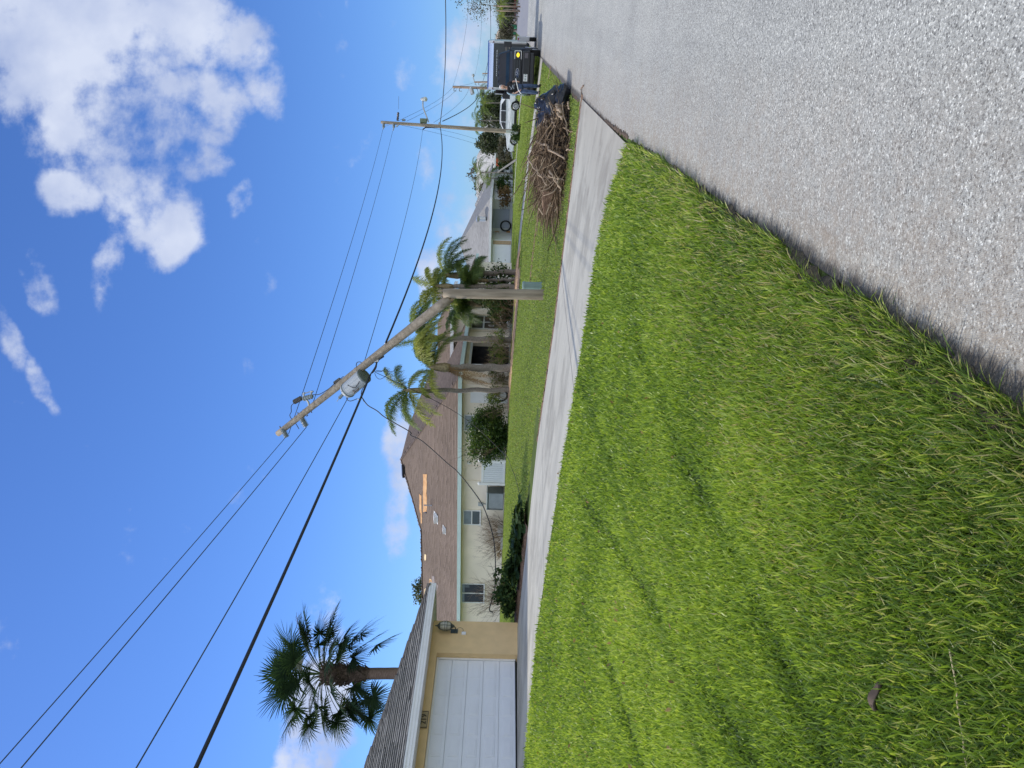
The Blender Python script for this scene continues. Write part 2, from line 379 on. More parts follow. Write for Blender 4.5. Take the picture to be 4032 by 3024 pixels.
# shingles laid in rows (uv in metres: x along the eave, y up the slope)
def shingle(name, c1, c2, gap, row=.14, gapw=.16, gapshade=.45):
    k = NTree(name); uv = k.tc.outputs['UV']
    sx = k.n('ShaderNodeSeparateXYZ'); k.l(uv, sx.inputs[0])
    wv = k.math('ADD', sx.outputs[1], k.math('MULTIPLY', k.math('SUBTRACT', k.noise(2.5, 3, .6, uv), .5), .03))
    rowf = k.math('DIVIDE', wv, row); fr = k.math('FRACT', rowf); ri = k.math('FLOOR', rowf)
    wn = k.n('ShaderNodeTexWhiteNoise', noise_dimensions='2D')
    cc = k.n('ShaderNodeCombineXYZ'); k.l(k.math('FLOOR', k.math('DIVIDE', k.math('ADD', sx.outputs[0], k.math('MULTIPLY', ri, .37)), .31)), cc.inputs[0]); k.l(ri, cc.inputs[1]); k.l(cc.outputs[0], wn.inputs['Vector'])
    c = k.mix(wn.outputs['Value'], tuple(c1), tuple(c2))
    c = k.mix(1, c, k.ramp(k.noise(.35, 5, .6, uv), [(.3, .86), (.7, 1.12)]), 'MULTIPLY')
    c = k.mix(1, c, k.ramp(k.noise(25, 3, .7, uv), [(.3, .85), (.7, 1.15)]), 'MULTIPLY')
    gw = k.math('ADD', gapw, k.math('MULTIPLY', k.math('SUBTRACT', wn.outputs['Value'], .5), gapw * 1.2))
    g = k.math('LESS_THAN', fr, gw)
    c = k.mix(k.math('MULTIPLY', g, gapshade), c, tuple(gap))  # shadow line between the rows, painted into the colour
    k.l(c, k.b.inputs['Base Color']); k.b.inputs['Roughness'].default_value = .9; k.b.inputs['Specular IOR Level'].default_value = .2
    k.bump(fr, .6, .02); return k.m
SH_BROWN = shingle('brown_shingles', (.150, .112, .085), (.25, .19, .15), (.045, .032, .028), .20, .32, .80)
SH_SHADE = shingle('gap_shade_shingles', (.06, .055, .05), (.09, .085, .08), (.03, .028, .025), .145, .30, .92)  # dark base: shade between the raised courses is in its colour
SH_LIGHT = shingle('light_grey_shingles', (.25, .245, .24), (.33, .325, .32), (.12, .12, .12), .15, .15, .5)
SH_WHITE = shingle('weathered_white_shingles', (.36, .355, .35), (.55, .54, .52), (.16, .16, .15), .3, .2, .6)
STUCCO_Y = mat('yellow_stucco', (.74, .54, .28), .9, .06, 3, .5, 90)
STUCCO_C = mat('cream_stucco', (.88, .78, .63), .9, .09, .8, .4, 70)
STUCCO_W = mat('white_stucco', (.72, .75, .76), .9, .05, 2, .3, 60)
STUCCO_G = mat('grey_green_stucco', (.42, .44, .42), .9, .06, 2)
FASCIA_W = mat('white_trim', (.80, .80, .78), .5, .05, 2)
FASCIA_G = mat('sage_trim', (.60, .74, .68), .55, .05, 2)
DOOR_W = mat('white_painted_steel', (.74, .76, .78), .4, .03, 1.5)
WHITE = mat('white_paint', (.78, .78, .76), .45, .03, 3)
GLASS_D = mat('dark_glass', (.016, .02, .024), .12, .3, 2, spec=.35)
GLASS_B = mat('blind_glass', (.17, .21, .22), .15, .2, 3, spec=.6)
WOOD = mat('weathered_pole_wood', (.19, .155, .11), .9, .25, 9, .6, 50, col2=(.38, .32, .24), stretch=(1, 1, .12))
WOOD_D = mat('brown_pole_wood', (.23, .165, .12), .9, .2, 8, .5, 50, col2=(.36, .27, .20), stretch=(1, 1, .12))
PLY = mat('bare_plywood', (.50, .25, .095), .8, .2, 3, .2, 20, col2=(.66, .39, .17))
PLY_L = mat('torn_bright_wood', (.78, .60, .34), .8, .2, 5)
METAL = mat('galvanised_metal', (.50, .52, .52), .4, .1, 5, metal=.6)
TRANSF = mat('grey_transformer_paint', (.42, .45, .47), .55, .05, 4)
TRANSF_D = mat('dark_transformer_base', (.13, .16, .15), .6, .1, 4)
CABLE = mat('black_cable', (.02, .02, .025), .6, .1, 5)
WIRE = mat('bare_wire', (.05, .065, .08), .6, .1, 5)
PORC = mat('grey_porcelain', (.25, .29, .30), .25, .1, 5)
BLACK = mat('black_plastic', (.02, .02, .022), .45, .2, 5)
BARK = mat('palm_bark', (.13, .11, .09), .95, .3, 10, .8, 30, col2=(.28, .25, .21), stretch=(1, 1, 5))
BARK_G = mat('grey_bark', (.15, .13, .11), .95, .3, 10, .6, 30, col2=(.26, .23, .20))
BOOT = mat('palm_boots', (.07, .05, .04), .95, .4, 14, .8, 30, col2=(.19, .14, .11))
CHROME = mat('polished_aluminium', (.78, .80, .84), .12, .03, 3, metal=1.0)
ALU = mat('brushed_aluminium', (.55, .56, .57), .35, .05, 3, metal=.7)
TRUCK = mat('black_car_paint', (.018, .020, .024), .55, .1, 2, spec=.22)
CARW = mat('white_car_paint', (.72, .74, .76), .25, .02, 2, coat=.5)
RUBBER = mat('tyre_rubber', (.02, .02, .02), .85, .2, 20)
MULCH = mat('orange_mulch', (.28, .16, .09), 1, .4, 14, 1, 40, col2=(.55, .38, .24), detail=8)
LITTER = mat('brown_leaf_litter', (.10, .06, .04), 1, .4, 18, 1, 60, col2=(.30, .19, .12), detail=8)
TWIG = leafmat('dry_twigs', [(0, (.10, .065, .04)), (.5, (.23, .16, .10)), (1, (.46, .36, .24))], .9, .05)
PALMLEAF = leafmat('queen_palm_leaf', [(0, (.045, .09, .035)), (.5, (.17, .24, .07)), (1, (.50, .50, .12))], .45, .45)
FANLEAF = leafmat('fan_palm_leaf', [(0, (.018, .040, .024)), (.6, (.045, .085, .042)), (1, (.10, .15, .055))], .65, .25, spec=.15)
BUSHLEAF = leafmat('bush_leaf', [(0, (.018, .045, .012)), (.6, (.05, .10, .02)), (1, (.20, .26, .045))], .45, .3)
BARK_B = mat('brown_palm_trunk', (.15, .10, .075), .95, .3, 10, .8, 30, col2=(.27, .20, .16), stretch=(1, 1, 5))
DARKLEAF = leafmat('dark_plant_leaf', [(0, (.018, .045, .015)), (.7, (.05, .095, .025)), (1, (.18, .22, .05))], .65, .25, spec=.2)
TREELEAF = leafmat('tree_leaf', [(0, (.035, .05, .028)), (.6, (.075, .095, .05)), (1, (.14, .15, .08))], .6, .3)
GREYLEAF = leafmat('wilted_tree_leaf', [(0, (.07, .065, .045)), (.6, (.14, .13, .09)), (1, (.24, .22, .16))], .7, .25)
DEADLEAF = leafmat('dead_leaf', [(0, (.12, .075, .035)), (.6, (.25, .16, .07)), (1, (.42, .28, .12))], .8, .25)
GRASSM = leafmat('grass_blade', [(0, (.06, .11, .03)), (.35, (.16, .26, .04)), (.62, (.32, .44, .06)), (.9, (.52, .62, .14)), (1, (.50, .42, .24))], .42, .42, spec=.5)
GRASSF = leafmat('far_grass_blade', [(0, (.15, .22, .05)), (.5, (.28, .36, .08)), (.9, (.38, .46, .12)), (1, (.5, .46, .26))], .6, .35)

# ------------------------------------------------------------------ ground, road, drives
def grid_st(name, ss, ts, fn, mat_, kind='structure', label=None):
    ss = np.array(ss, float); ts = np.array(ts, float); a, b = np.meshgrid(ss, ts, indexing='ij')
    z = terr_np(a.ravel(), b.ravel()); z = z + fn(a.ravel(), b.ravel())
    x = E_.x + S_.x * a.ravel() + T_.x * b.ravel(); y = E_.y + S_.y * a.ravel() + T_.y * b.ravel()
    n, m_ = len(ss), len(ts); i, j = np.meshgrid(np.arange(n - 1), np.arange(m_ - 1), indexing='ij'); q = (i * m_ + j).ravel()
    f = np.stack([q, q + m_, q + m_ + 1, q + 1], 1)[:, ::-1]
    o = np_mesh(name, np.stack([x, y, z], 1), [f], mat_, smooth=True); tag(o, label, kind=kind); return o
def sp(a, b, step): return list(np.arange(a, b, step))
rs = np.random.default_rng(3)
ss = sorted(set([-60., -40., -30.] + sp(-20, 64, .5) + sp(64, 130, 4) + [150, 200, 250, 400, 800, 1500, 2990.] + [float(x) for x in SS[1:-1]]))
ts = sorted(set([-399., -200., -100., -40., -20.] + sp(-14, 40, .5) + [50., 80, 120, 200, 400, 599.] + [float(x) for x in TT[1:-1]]))
def dip(s, t): return np.where((t < -.8) & (t > -6.15), -.03, 0.0)
grid_st('lawn', ss, ts, dip, LAWN)
rss = sorted(set([-60., -30.] + sp(-16, 60, 1) + sp(60, 130, 5) + [200., 250, 400, 800, 1500, 2500]))
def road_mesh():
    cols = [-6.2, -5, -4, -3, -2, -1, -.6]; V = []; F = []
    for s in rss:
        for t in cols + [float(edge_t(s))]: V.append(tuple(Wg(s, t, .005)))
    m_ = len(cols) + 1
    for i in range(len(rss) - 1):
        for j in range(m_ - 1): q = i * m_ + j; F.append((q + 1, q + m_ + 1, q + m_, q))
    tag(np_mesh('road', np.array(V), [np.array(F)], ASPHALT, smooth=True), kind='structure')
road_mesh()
def drive(name, s0, s1, t0, t1, flare=.5, lift=.022):
    ss_ = np.linspace(s0, s1, 13); ts_ = sorted(set(sp(t0, t1, .4) + [t1] + [x for x in TT if t0 < x < t1]))
    V = []; 
    for q in np.linspace(0, 1, 13):
        for t in ts_:
            f = flare * max(0, 1 - (t - t0) / 1.3) ** 2
            a = s0 - f + (s1 - s0 + 2 * f) * q
            V.append(tuple(Wg(a, t, lift)))
    m_ = len(ts_); F = []
    for i in range(12):
        for j in range(m_ - 1):
            q = i * m_ + j; F.append((q + 1, q + m_ + 1, q + m_, q))
    o = np_mesh(name, np.array(V), [np.array(F)], CONCRETE, smooth=True); tag(o, kind='structure'); return o
drive('driveway', 0.0, 6.2, -.02, 14.24)
drive('driveway', 26.9, 29.6, 0.0, 15.2, .3)
drive('driveway', 59.5, 64.5, 0.0, 14.0, .3)
# raised orange mulch bed along the second house
def strip(name, pts, width, mat_, lift, kind='structure', n=40, seed=1, rag=.3, label=None):
    rg = random.Random(seed); V = []; F = []
    for i in range(n + 1):
        q = i / n * (len(pts) - 1); a = min(int(q), len(pts) - 2); fr = q - a
        s = pts[a][0] * (1 - fr) + pts[a + 1][0] * fr; t = pts[a][1] * (1 - fr) + pts[a + 1][1] * fr
        ds = pts[a + 1][0] - pts[a][0]; dt = pts[a + 1][1] - pts[a][1]; l_ = math.hypot(ds, dt); ds, dt = -dt / l_, ds / l_
        for sg, k_ in ((-1, 0), (-.4, 1), (.4, 1), (1, 0)):
            wd = width * (1 + rg.uniform(-rag, rag)) * .5 * sg
            V.append(tuple(Wg(s + ds * wd, t + dt * wd, .008 + lift * k_ * rg.uniform(.6, 1.2))))
    for i in range(n):
        for j in range(3):
            q = i * 4 + j; F.append((q, q + 1, q + 5, q + 4))
    o = np_mesh(name, np.array(V), [np.array(F)], mat_, smooth=True); tag(o, label, kind=kind); return o
strip('mulch_bed', [(23.3, 15.8), (23.1, 13.5), (23.6, 11), (24.6, 9.2)], 1.7, MULCH, .06, n=60)
strip('mulch_bed', [(25.0, 9.2), (30, 11.6)], 3.0, MULCH, .06, n=40, seed=3)
strip('planting_bed', [(7.1, 10.8), (7.1, 14.5)], 1.5, LITTER, .06, n=50, seed=5)
strip('leaf_litter', [(6.32, -.1), (6.33, 3.5), (6.32, 8)], .22, LITTER, .03, n=140, seed=6, rag=.9)
strip('leaf_litter', [(-.2, -.10), (2, -.03), (6.5, .08), (9, .10)], .07, mat('dark_wet_litter', (.055, .038, .028), 1, .4, 18, 1, 60, col2=(.16, .11, .07), detail=8), .006, n=120, seed=7, rag=.9)
strip('leaf_litter', [(17.5, .6), (17.2, 3.5), (16.8, 7.5)], .30, LITTER, .03, n=160, seed=8, rag=1.0)

# ------------------------------------------------------------------ grass blades
def vnoise(x, y, sc, seed):
    r = np.random.default_rng(seed); out = np.zeros_like(x)
    for o in range(4):
        for _ in range(5):
            a = r.uniform(0, 6.283); f = sc * (1.9 ** o) * r.uniform(.7, 1.3); out += np.sin((x * math.cos(a) + y * math.sin(a)) * f + r.uniform(0, 6.283)) / (1.6 ** o)
    return out / 5.2
def blades(name, s, t, length, width, mat_, label, seed, tint, leanb=(0, 0), lean=.6, zoff=0):
    r = np.random.default_rng(seed); n = len(s)
    z = terr_np(s, t) + zoff; x = E_.x + S_.x * s + T_.x * t; y = E_.y + S_.y * s + T_.y * t
    az = r.uniform(0, 2 * np.pi, n); tilt = np.abs(r.normal(0, lean, n)) + .12
    dx = np.cos(az) * np.sin(tilt) + leanb[0]; dy = np.sin(az) * np.sin(tilt) + leanb[1]; dz = np.cos(np.clip(tilt, 0, 1.35))
    l = np.sqrt(dx * dx + dy * dy + dz * dz); dx /= l; dy /= l; dz /= l
    fa = r.uniform(0, np.pi, n); wx = np.cos(fa) * width * .5; wy = np.sin(fa) * width * .5
    bend = r.uniform(.1, .5, n)
    base = np.stack([x, y, z - .005], 1); d = np.stack([dx, dy, dz], 1); wv = np.stack([wx, wy, np.zeros(n)], 1)
    mid = base + d * (length * .55)[:, None]
    tipd = d + np.stack([dx * bend, dy * bend, -bend * .7], 1); tipd /= np.linalg.norm(tipd, axis=1)[:, None]
    tip = mid + tipd * (length * .45)[:, None]
    V = np.stack([base - wv, base + wv, mid + wv * .85, mid - wv * .85, tip], 1).reshape(-1, 3)
    b = np.arange(n) * 5
    q = np.stack([b, b + 1, b + 2, b + 3], 1); tr = np.stack([b + 3, b + 2, b + 4], 1)
    at = np.repeat(tint, 5)
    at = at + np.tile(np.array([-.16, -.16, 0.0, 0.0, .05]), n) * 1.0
    o = np_mesh(name, V, [q, tr], mat_, attrs={'tint': np.clip(at, 0, 1)})
    tag(o, label, 'grass', kind='stuff'); return o
RUTS = [[(-3.2, 1.45), (-4.6, 1.42), (-5.24, 1.48), (-6.4, 1.33), (-6.95, 1.35), (-7.5, 1.31), (-9.5, 1.3)], [(-1.2, 4.4), (-2.8, 3.75), (-4.6, 3.03), (-6.2, 2.45), (-7.34, 1.97), (-9, 1.7)], [(-3.0, 4.9), (-4.48, 4.22), (-5.67, 3.88), (-7.5, 3.4)]]   # old wheel marks: (along, away from the street)
# near lawn: dense close to where one stands, thinner and broader away from it
r = np.random.default_rng(11); n = 880000
def sample_near(n, r):
    rad = np.exp(r.uniform(math.log(1.6), math.log(17.5), n)); ang = r.uniform(-1.15, .36, n)   # from straight ahead, clockwise
    x = rad * np.sin(ang); y = rad * np.cos(ang); return x, y, rad
x, y, rad = sample_near(int(n * 1.25), r)
keep = r.uniform(0, 1, len(rad)) < np.minimum(1, (rad / 4.2) ** 2 * 1.0 + .12)
x, y, rad = x[keep], y[keep], rad[keep]
s = (x - E_.x) * S_.x + (y - E_.y) * S_.y; t = (x - E_.x) * T_.x + (y - E_.y) * T_.y
edge = edge_t(s) + .015 + .05 * vnoise(s, s * 0, 3.0, 4)
flare = .5 * np.maximum(0, 1 - t / 1.3) ** 2
ok = (t > edge) & (s < -.03 - flare + .03 * vnoise(t, t * 0, 9, 5)) & (t < 15.5) & ~((t > 13.9) & (s > -9))
s, t, rad = s[ok], t[ok], rad[ok]; n = len(s)
pn = vnoise(s, t, 1.1, 7); pn2 = vnoise(s, t, .35, 8); stripe = np.sin(t * 2.1 + .35 * vnoise(s, t, .5, 9)) * .5
ln = (.041 + .016 * r.normal(0, 1, n).clip(-1.6, 2.2) + .010 * pn) * (1 + .04 * rad)
ln = np.where(t < .8, ln * 1.3, ln); ln = np.where(t < edge_t(s) + .22, ln * 1.35, ln).clip(.015, .19)
wd = (.0029 + .0015 * rad.clip(0, 30)) * r.uniform(.6, 1.3, n)
tint = .50 + .20 * r.normal(0, 1, n) + .13 * pn + .12 * pn2 + .05 * stripe
tint = np.where(t < 1.0, tint - .10 * (1.0 - t), tint)
dry = r.uniform(0, 1, n) < np.where(t < 1.1, .10, .008); tint = np.where(dry, .97, np.minimum(tint, .88))
lip = .05 * np.clip((t - edge_t(s)) / .14, 0, 1) * np.clip((3 - t) / 2, 0, 1)
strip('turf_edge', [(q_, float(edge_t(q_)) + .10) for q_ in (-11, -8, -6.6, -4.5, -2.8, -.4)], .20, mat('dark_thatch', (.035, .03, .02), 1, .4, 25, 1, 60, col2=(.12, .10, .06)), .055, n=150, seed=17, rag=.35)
rut = np.zeros(n)
for pts in RUTS:
    for (sa, ta), (sb, tb_) in zip(pts[:-1], pts[1:]):
        q_ = np.clip(((s - sa) * (sb - sa) + (t - ta) * (tb_ - ta)) / ((sb - sa) ** 2 + (tb_ - ta) ** 2), 0, 1)
        dd_ = np.hypot(s - sa - q_ * (sb - sa), t - ta - q_ * (tb_ - ta)); rut = np.maximum(rut, np.exp(-(dd_ / .085) ** 2) * (.55 + .45 * vnoise(s, t, 2.2, 23)))
rut = np.clip(rut, 0, 1); kp = r.uniform(0, 1, n) > rut * .72
ln = ln * (1 - .55 * rut); tint = tint - .25 * rut + .0 * tint; tint = tint - .10 * np.clip(vnoise(s, t, .9, 29), -1, 1)
brown = np.clip((.75 - (t - edge_t(s))) / .75, 0, 1); tint = np.where(r.uniform(0, 1, n) < brown * .26, r.choice([.99, .93, .10], n), tint)
s, t, ln, wd, tint, lip = s[kp], t[kp], ln[kp], wd[kp], tint[kp], lip[kp]
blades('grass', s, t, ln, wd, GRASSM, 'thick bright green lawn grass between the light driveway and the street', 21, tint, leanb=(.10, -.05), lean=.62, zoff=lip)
# lawns beyond the driveway
def far_blades(n, s0, s1, t0, t1, label, seed, hgt=.06, w0=.02, bias=0.0, cut=None, pw=1.0):
    r = np.random.default_rng(seed)
    s = s0 + (s1 - s0) * r.uniform(0, 1, n) ** pw; t = r.uniform(t0, t1, n)
    dist = np.hypot(E_.x + S_.x * s + T_.x * t, E_.y + S_.y * s + T_.y * t)
    ok = (t > edge_t(s) + .03 + .10 * vnoise(s, s * 0, 2.0, 14))
    if cut is not None: ok &= ~cut(s, t)
    s, t, dist = s[ok], t[ok], dist[ok]; n = len(s)
    tint = .5 + .2 * r.normal(0, 1, n) + .14 * vnoise(s, t, .5, 15) + bias
    tint = np.where(r.uniform(0, 1, n) < .03, .97, np.minimum(tint, .88))
    return blades('grass', s, t, hgt * r.uniform(.5, 1.3, n), w0 * r.uniform(.6, 1.4, n) * (dist / 20), GRASSF, label, seed, tint, lean=.5)
def cutf(s, t): return ((s > 26.8) & (s < 29.7)) | ((s > 59.3) & (s < 64.6)) | ((s > 24.6) & (t > 15.2)) | ((s < 7.8) & (t > 7.6)) | ((s > 22.3) & (s < 24.7) & (t > 9))
far_blades(190000, 6.4, 26.8, .0, 34, 'mown green lawn of the second house between driveway and stucco wall', 31, .055, .022, 0, cutf, 1.2)
far_blades(60000, 29.7, 59.2, .0, 15, 'mown lawn strip beyond the second driveway round the standing pole', 33, .07, .03, .03, cutf)
far_blades(26000, 64.6, 110, .0, 18, 'pale far lawns beside the street past the white car', 34, .09, .05, .05, cutf)
far_blades(24000, 60, 150, -16, -6.3, 'pale grass on the far right side of the street', 35, .1, .05, .05, cutf) if False else None
r = np.random.default_rng(36); s = r.uniform(55, 160, 24000); t = r.uniform(-18, -6.3, 24000)
blades('grass', s, t, .1 * r.uniform(.5, 1.3, 24000), np.full(24000, .09), GRASSF, 'pale grass across the street at the far right', 36, .5 + .2 * r.normal(0, 1, 24000))
# a few bits lying in the near lawn
def near_bit(name, X, Y, d, fn, label, cat):
    g = G(X, Y, d); o = fn(g); tag(o, label, cat); return o
def curl_leaf(g):
    mb = MB(); k = 6
    for i in range(k + 1):
        a = i / k; 
        for j in (-1, 0, 1):
            mb.v.append((g.x + (a - .5) * .10, g.y + j * .022 * math.sin(math.pi * (a * .9 + .05)), g.z + .085 + .02 * abs(j) + .012 * math.sin(a * 5)))
    for i in range(k):
        for j in range(2):
            q = i * 3 + j; mb.f.append((q, q + 1, q + 4, q + 3)); mb.uv.append(None)
    o = build('fallen_leaf', mb, mat('dark_fallen_leaf', (.09, .065, .05), .8, .3, 20), loc=g, smooth=True)
    sol = o.modifiers.new('thick', 'SOLIDIFY'); sol.thickness = .002; return o
def ground_d(X, Y):                             # distance along the view axis at which a pixel meets the ground
    d = 1.2
    while d < 300:
        p = P(X, Y, d)
        if p.z <= zat(p.x, p.y): return d
        d *= 1.01
    return 300
near_bit('fallen_leaf', 3570, 2745, ground_d(3570, 2745), curl_leaf, 'large curled dark brown leaf lying in the near grass', 'leaf')
def straw(g):
    rg = random.Random(4); pts = [g + Vector((0, 0, .085))]
    for i in range(9): pts.append(pts[-1] + Vector((-.045 + rg.uniform(-.01, .01), -.012 + rg.uniform(-.01, .01), rg.uniform(-.004, .004))))
    return build('straw_stalk', MB().tube(pts, .0028, 5), mat('straw', (.50, .42, .25), .8, .2, 10), loc=g)
near_bit('straw_stalk', 3865, 2560, ground_d(3865, 2560), straw, 'long pale dry stalk lying across the near grass by the dark leaf', 'stalk')
def dark_twig(g):
    return build('twig', MB().tube([g + Vector((0, 0, .07)), g + Vector((-.05, -.01, .075)), g + Vector((-.10, -.035, .06))], .004, 5), mat('dark_twig', (.06, .055, .05), .9, .3, 10), loc=g)
near_bit('twig', 3440, 1740, ground_d(3440, 1740), dark_twig, 'short dark rough twig in the grass near the asphalt edge', 'twig')

# ------------------------------------------------------------------ houses
def roofpoly(mb, pts, eave_dir):
    """pts world; uv in metres: x along eave_dir, y up the slope"""
    e = Vector((eave_dir.x, eave_dir.y, 0)).normalized(); n = (pts[1] - pts[0]).cross(pts[2] - pts[0]).normalized(); up = n.cross(e)
    if up.z < 0: up = -up
    mb.poly(pts, [(p.dot(e), p.dot(up)) for p in pts])
def hip_roof(mb, s0, s1, t0, t1, ze, slope, th=.0):
    """hip roof over a rectangle (street coordinates), returns ridge"""
    ds, dt = s1 - s0, t1 - t0; h = min(ds, dt) / 2; zr = ze + slope * h
    if dt >= ds: r0, r1 = (s0 + h, t0 + h), (s0 + h, t1 - h)
    else: r0, r1 = (s0 + h, t0 + h), (s1 - h, t0 + h)
    a, b, c, d = W(s0, t0, ze), W(s1, t0, ze), W(s1, t1, ze), W(s0, t1, ze); p, q = W(*r0, zr), W(*r1, zr)
    if dt >= ds:
        roofpoly(mb, [a, p, q, d], T_); roofpoly(mb, [b, c, q, p], T_); roofpoly(mb, [a, b, p], S_); roofpoly(mb, [c, d, q], S_)
    else:
        roofpoly(mb, [a, b, q, p], S_); roofpoly(mb, [c, d, p, q], S_); roofpoly(mb, [b, c, q], T_); roofpoly(mb, [d, a, p], T_)
    return p, q
def frame_t(mb, tp, s0, s1, z0, z1, w_, d, n=0):   # picture frame on a plane t = tp facing the street
    mb.boxst(s0 - w_, s1 + w_, tp - d, tp + .01, z1, z1 + w_); mb.boxst(s0 - w_, s1 + w_, tp - d, tp + .01, z0 - w_, z0)
    mb.boxst(s0 - w_, s0, tp - d, tp + .01, z0, z1); mb.boxst(s1, s1 + w_, tp - d, tp + .01, z0, z1)
def window_s(house, sp_, t0, t1, z0, z1, label=None, kind='double', dark=False):   # on a plane s = sp_ facing the camera side
    mb = MB(); w_ = .06
    mb.boxst(sp_ - .05, sp_ + .01, t0 - w_, t1 + w_, z1, z1 + w_); mb.boxst(sp_ - .09, sp_ + .01, t0 - w_ - .03, t1 + w_ + .03, z0 - w_ - .02, z0)
    mb.boxst(sp_ - .05, sp_ + .01, t0 - w_, t0, z0, z1); mb.boxst(sp_ - .05, sp_ + .01, t1, t1 + w_, z0, z1)
    if kind == 'double': mb.boxst(sp_ - .045, sp_ + .01, t0, t1, (z0 + z1) / 2 - .03, (z0 + z1) / 2 + .03)
    else: mb.boxst(sp_ - .045, sp_ + .01, (t0 + t1) / 2 - .03, (t0 + t1) / 2 + .03, z0, z1)
    f = build('window', mb, FASCIA_W, house)
    if label: f['label'] = label
    pz = (z0 + z1) / 2
    if kind == 'double':
        g = MB().boxst(sp_ - .02, sp_ + .012, t0, t1, pz + .03, z1); build('pane', g, GLASS_B, f)
        g = MB().boxst(sp_ - .02, sp_ + .012, t0, t1, z0, pz - .03); build('pane', g, GLASS_D if dark else mat('screened_glass', (.07, .09, .095), .3, .2, 60), f)
    else:
        g = MB().boxst(sp_ - .02, sp_ + .012, t0, (t0 + t1) / 2 - .03, z0, z1); build('pane', g, GLASS_D, f)
        g = MB().boxst(sp_ - .02, sp_ + .012, (t0 + t1) / 2 + .03, t1, z0, z1); build('pane', g, GLASS_D, f)
        c = MB()
        for a in np.linspace(0, 1, 5)[:-1]: c.boxst(sp_ - .024, sp_ - .018, t0 + (t1 - t0) * .47 * a * .45, t0 + (t1 - t0) * .47 * (a * .45 + .045), z1 - .42, z1 - .02)
        c.boxst(sp_ - .025, sp_ - .021, t0 + .02, t1 - .02, z1 - .14, z1 - .01)
        build('curtain', c, GLASS_B, f)
    return f

# --- house with the number plate, close on the left of the upright picture
zf = .87; TF = 14.0; SR = 6.4
h1 = root('house', W(SR, TF, zf), 'yellow stucco house with a wide white garage door, a ship lantern and the number 219', 'house')
DL, DR, DZ = .30, 5.20, 2.99; WT = 3.26
mb = MB(); mb.boxst(DR, SR, TF, TF + .26, zf - .4, WT); mb.boxst(-9, DL, TF, TF + .26, zf - .4, WT); mb.boxst(DL, DR, TF, TF + .26, DZ, WT)
mb.boxst(SR - .25, SR, TF + .26, 27, zf - .4, WT); mb.boxst(-9, -8.75, TF + .26, 27, zf - .4, WT); mb.boxst(-9, SR, 27, 27.25, zf - .4, WT)
build('wall', mb, STUCCO_Y, h1)
mb = MB(); rows = 5; ph = (DZ - zf) / rows
mb.boxst(DL + .003, DR - .003, TF + .23, TF + .258, zf, DZ - .003)
for i in range(rows):
    z0, z1 = zf + i * ph, zf + (i + 1) * ph
    mb.boxst(DL + .02, DR - .06, TF + .20, TF + .231, z0 + .005, z1 - .005)
    for j in range(8):
        a = DL + .1 + j * (DR - DL - .16) / 8; b_ = a + (DR - DL - .16) / 8 - .10
        mb.boxst(a, b_, TF + .190, TF + .201, z0 + .09, z1 - .09); mb.boxst(a + .035, b_ - .035, TF + .184, TF + .191, z0 + .125, z1 - .125)
gd = build('garage_door', mb, DOOR_W, h1, bevel=.006)
build('door_seal', MB().boxst(DL + .01, DR - .01, TF + .175, TF + .2, zf - .01, zf + .012), BLACK, gd)
mb = MB(); mb.boxst(DR - .055, DR - .004, TF + .165, TF + .2, zf, DZ - .06); mb.boxst(DL + .004, DR - .004, TF + .165, TF + .2, DZ - .055, DZ - .004)
build('door_trim', mb, WHITE, gd)
# roof
OV = .72; ze = 3.34; s0, s1, t0 = -10, SR + OV, TF - OV
mb = MB(); SL = .42
ap = (s1 - 6.8, t0 + 6.8)
a = W(s1, t0, ze + .02); b_ = W(s0, t0, ze + .02); c_ = W(s0, t0 + 6.8, ze + SL * 6.8); d_ = W(ap[0], ap[1], ze + SL * 6.8)
roofpoly(mb, [a, d_, c_, b_], S_)
e_ = W(s1, t0 + 13.6, ze + .02); roofpoly(mb, [a, e_, d_], T_)
roofpoly(mb, [e_, W(s0, t0 + 13.6, ze + .02), c_, d_], S_)
mb.poly([W(s0, t0, ze + .02), W(s0, t0 + 6.8, ze + SL * 6.8), W(s0, t0 + 13.6, ze + .02)])
rf = build('roof', mb, SH_SHADE, h1)
so = rf.modifiers.new('thick', 'SOLIDIFY'); so.thickness = .05; so.offset = -1
# ragged shingle courses standing proud on the street slope and hip cap
mb = MB(); rg = random.Random(5); up = Vector((T_.x, T_.y, SL)).normalized(); nrm = up.cross(Vector((S_.x, S_.y, 0))).normalized()
if nrm.z < 0: nrm = -nrm
for i in range(60):
    q = .18 * i * math.cos(math.atan(SL)); a1 = s1 - q - .02; x0 = s0
    if a1 < -3: break
    p0 = -4.0
    while p0 < a1:
        p1 = min(p0 + rg.uniform(.3, 1.1), a1); l0 = q + rg.uniform(-.012, .012)
        A = W(p0, t0 + l0, ze + .02 + SL * l0) + nrm * .006; B = W(p1, t0 + l0, ze + .02 + SL * l0) + nrm * .006
        dv = up * rg.uniform(.100, .125); k_ = nrm * rg.uniform(.014, .026)
        if rg.random() < .99: mb.box8([A, B, B + dv, A + dv, A + k_, B + k_, B + dv + nrm * .003, A + dv + nrm * .003])
        p0 = p1
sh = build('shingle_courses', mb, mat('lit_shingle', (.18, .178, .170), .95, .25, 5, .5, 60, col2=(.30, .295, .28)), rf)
mb = MB(); hd = (d_ - a); L_ = hd.length; hd = hd.normalized(); side = hd.cross(Vector((0, 0, 1))).normalized()
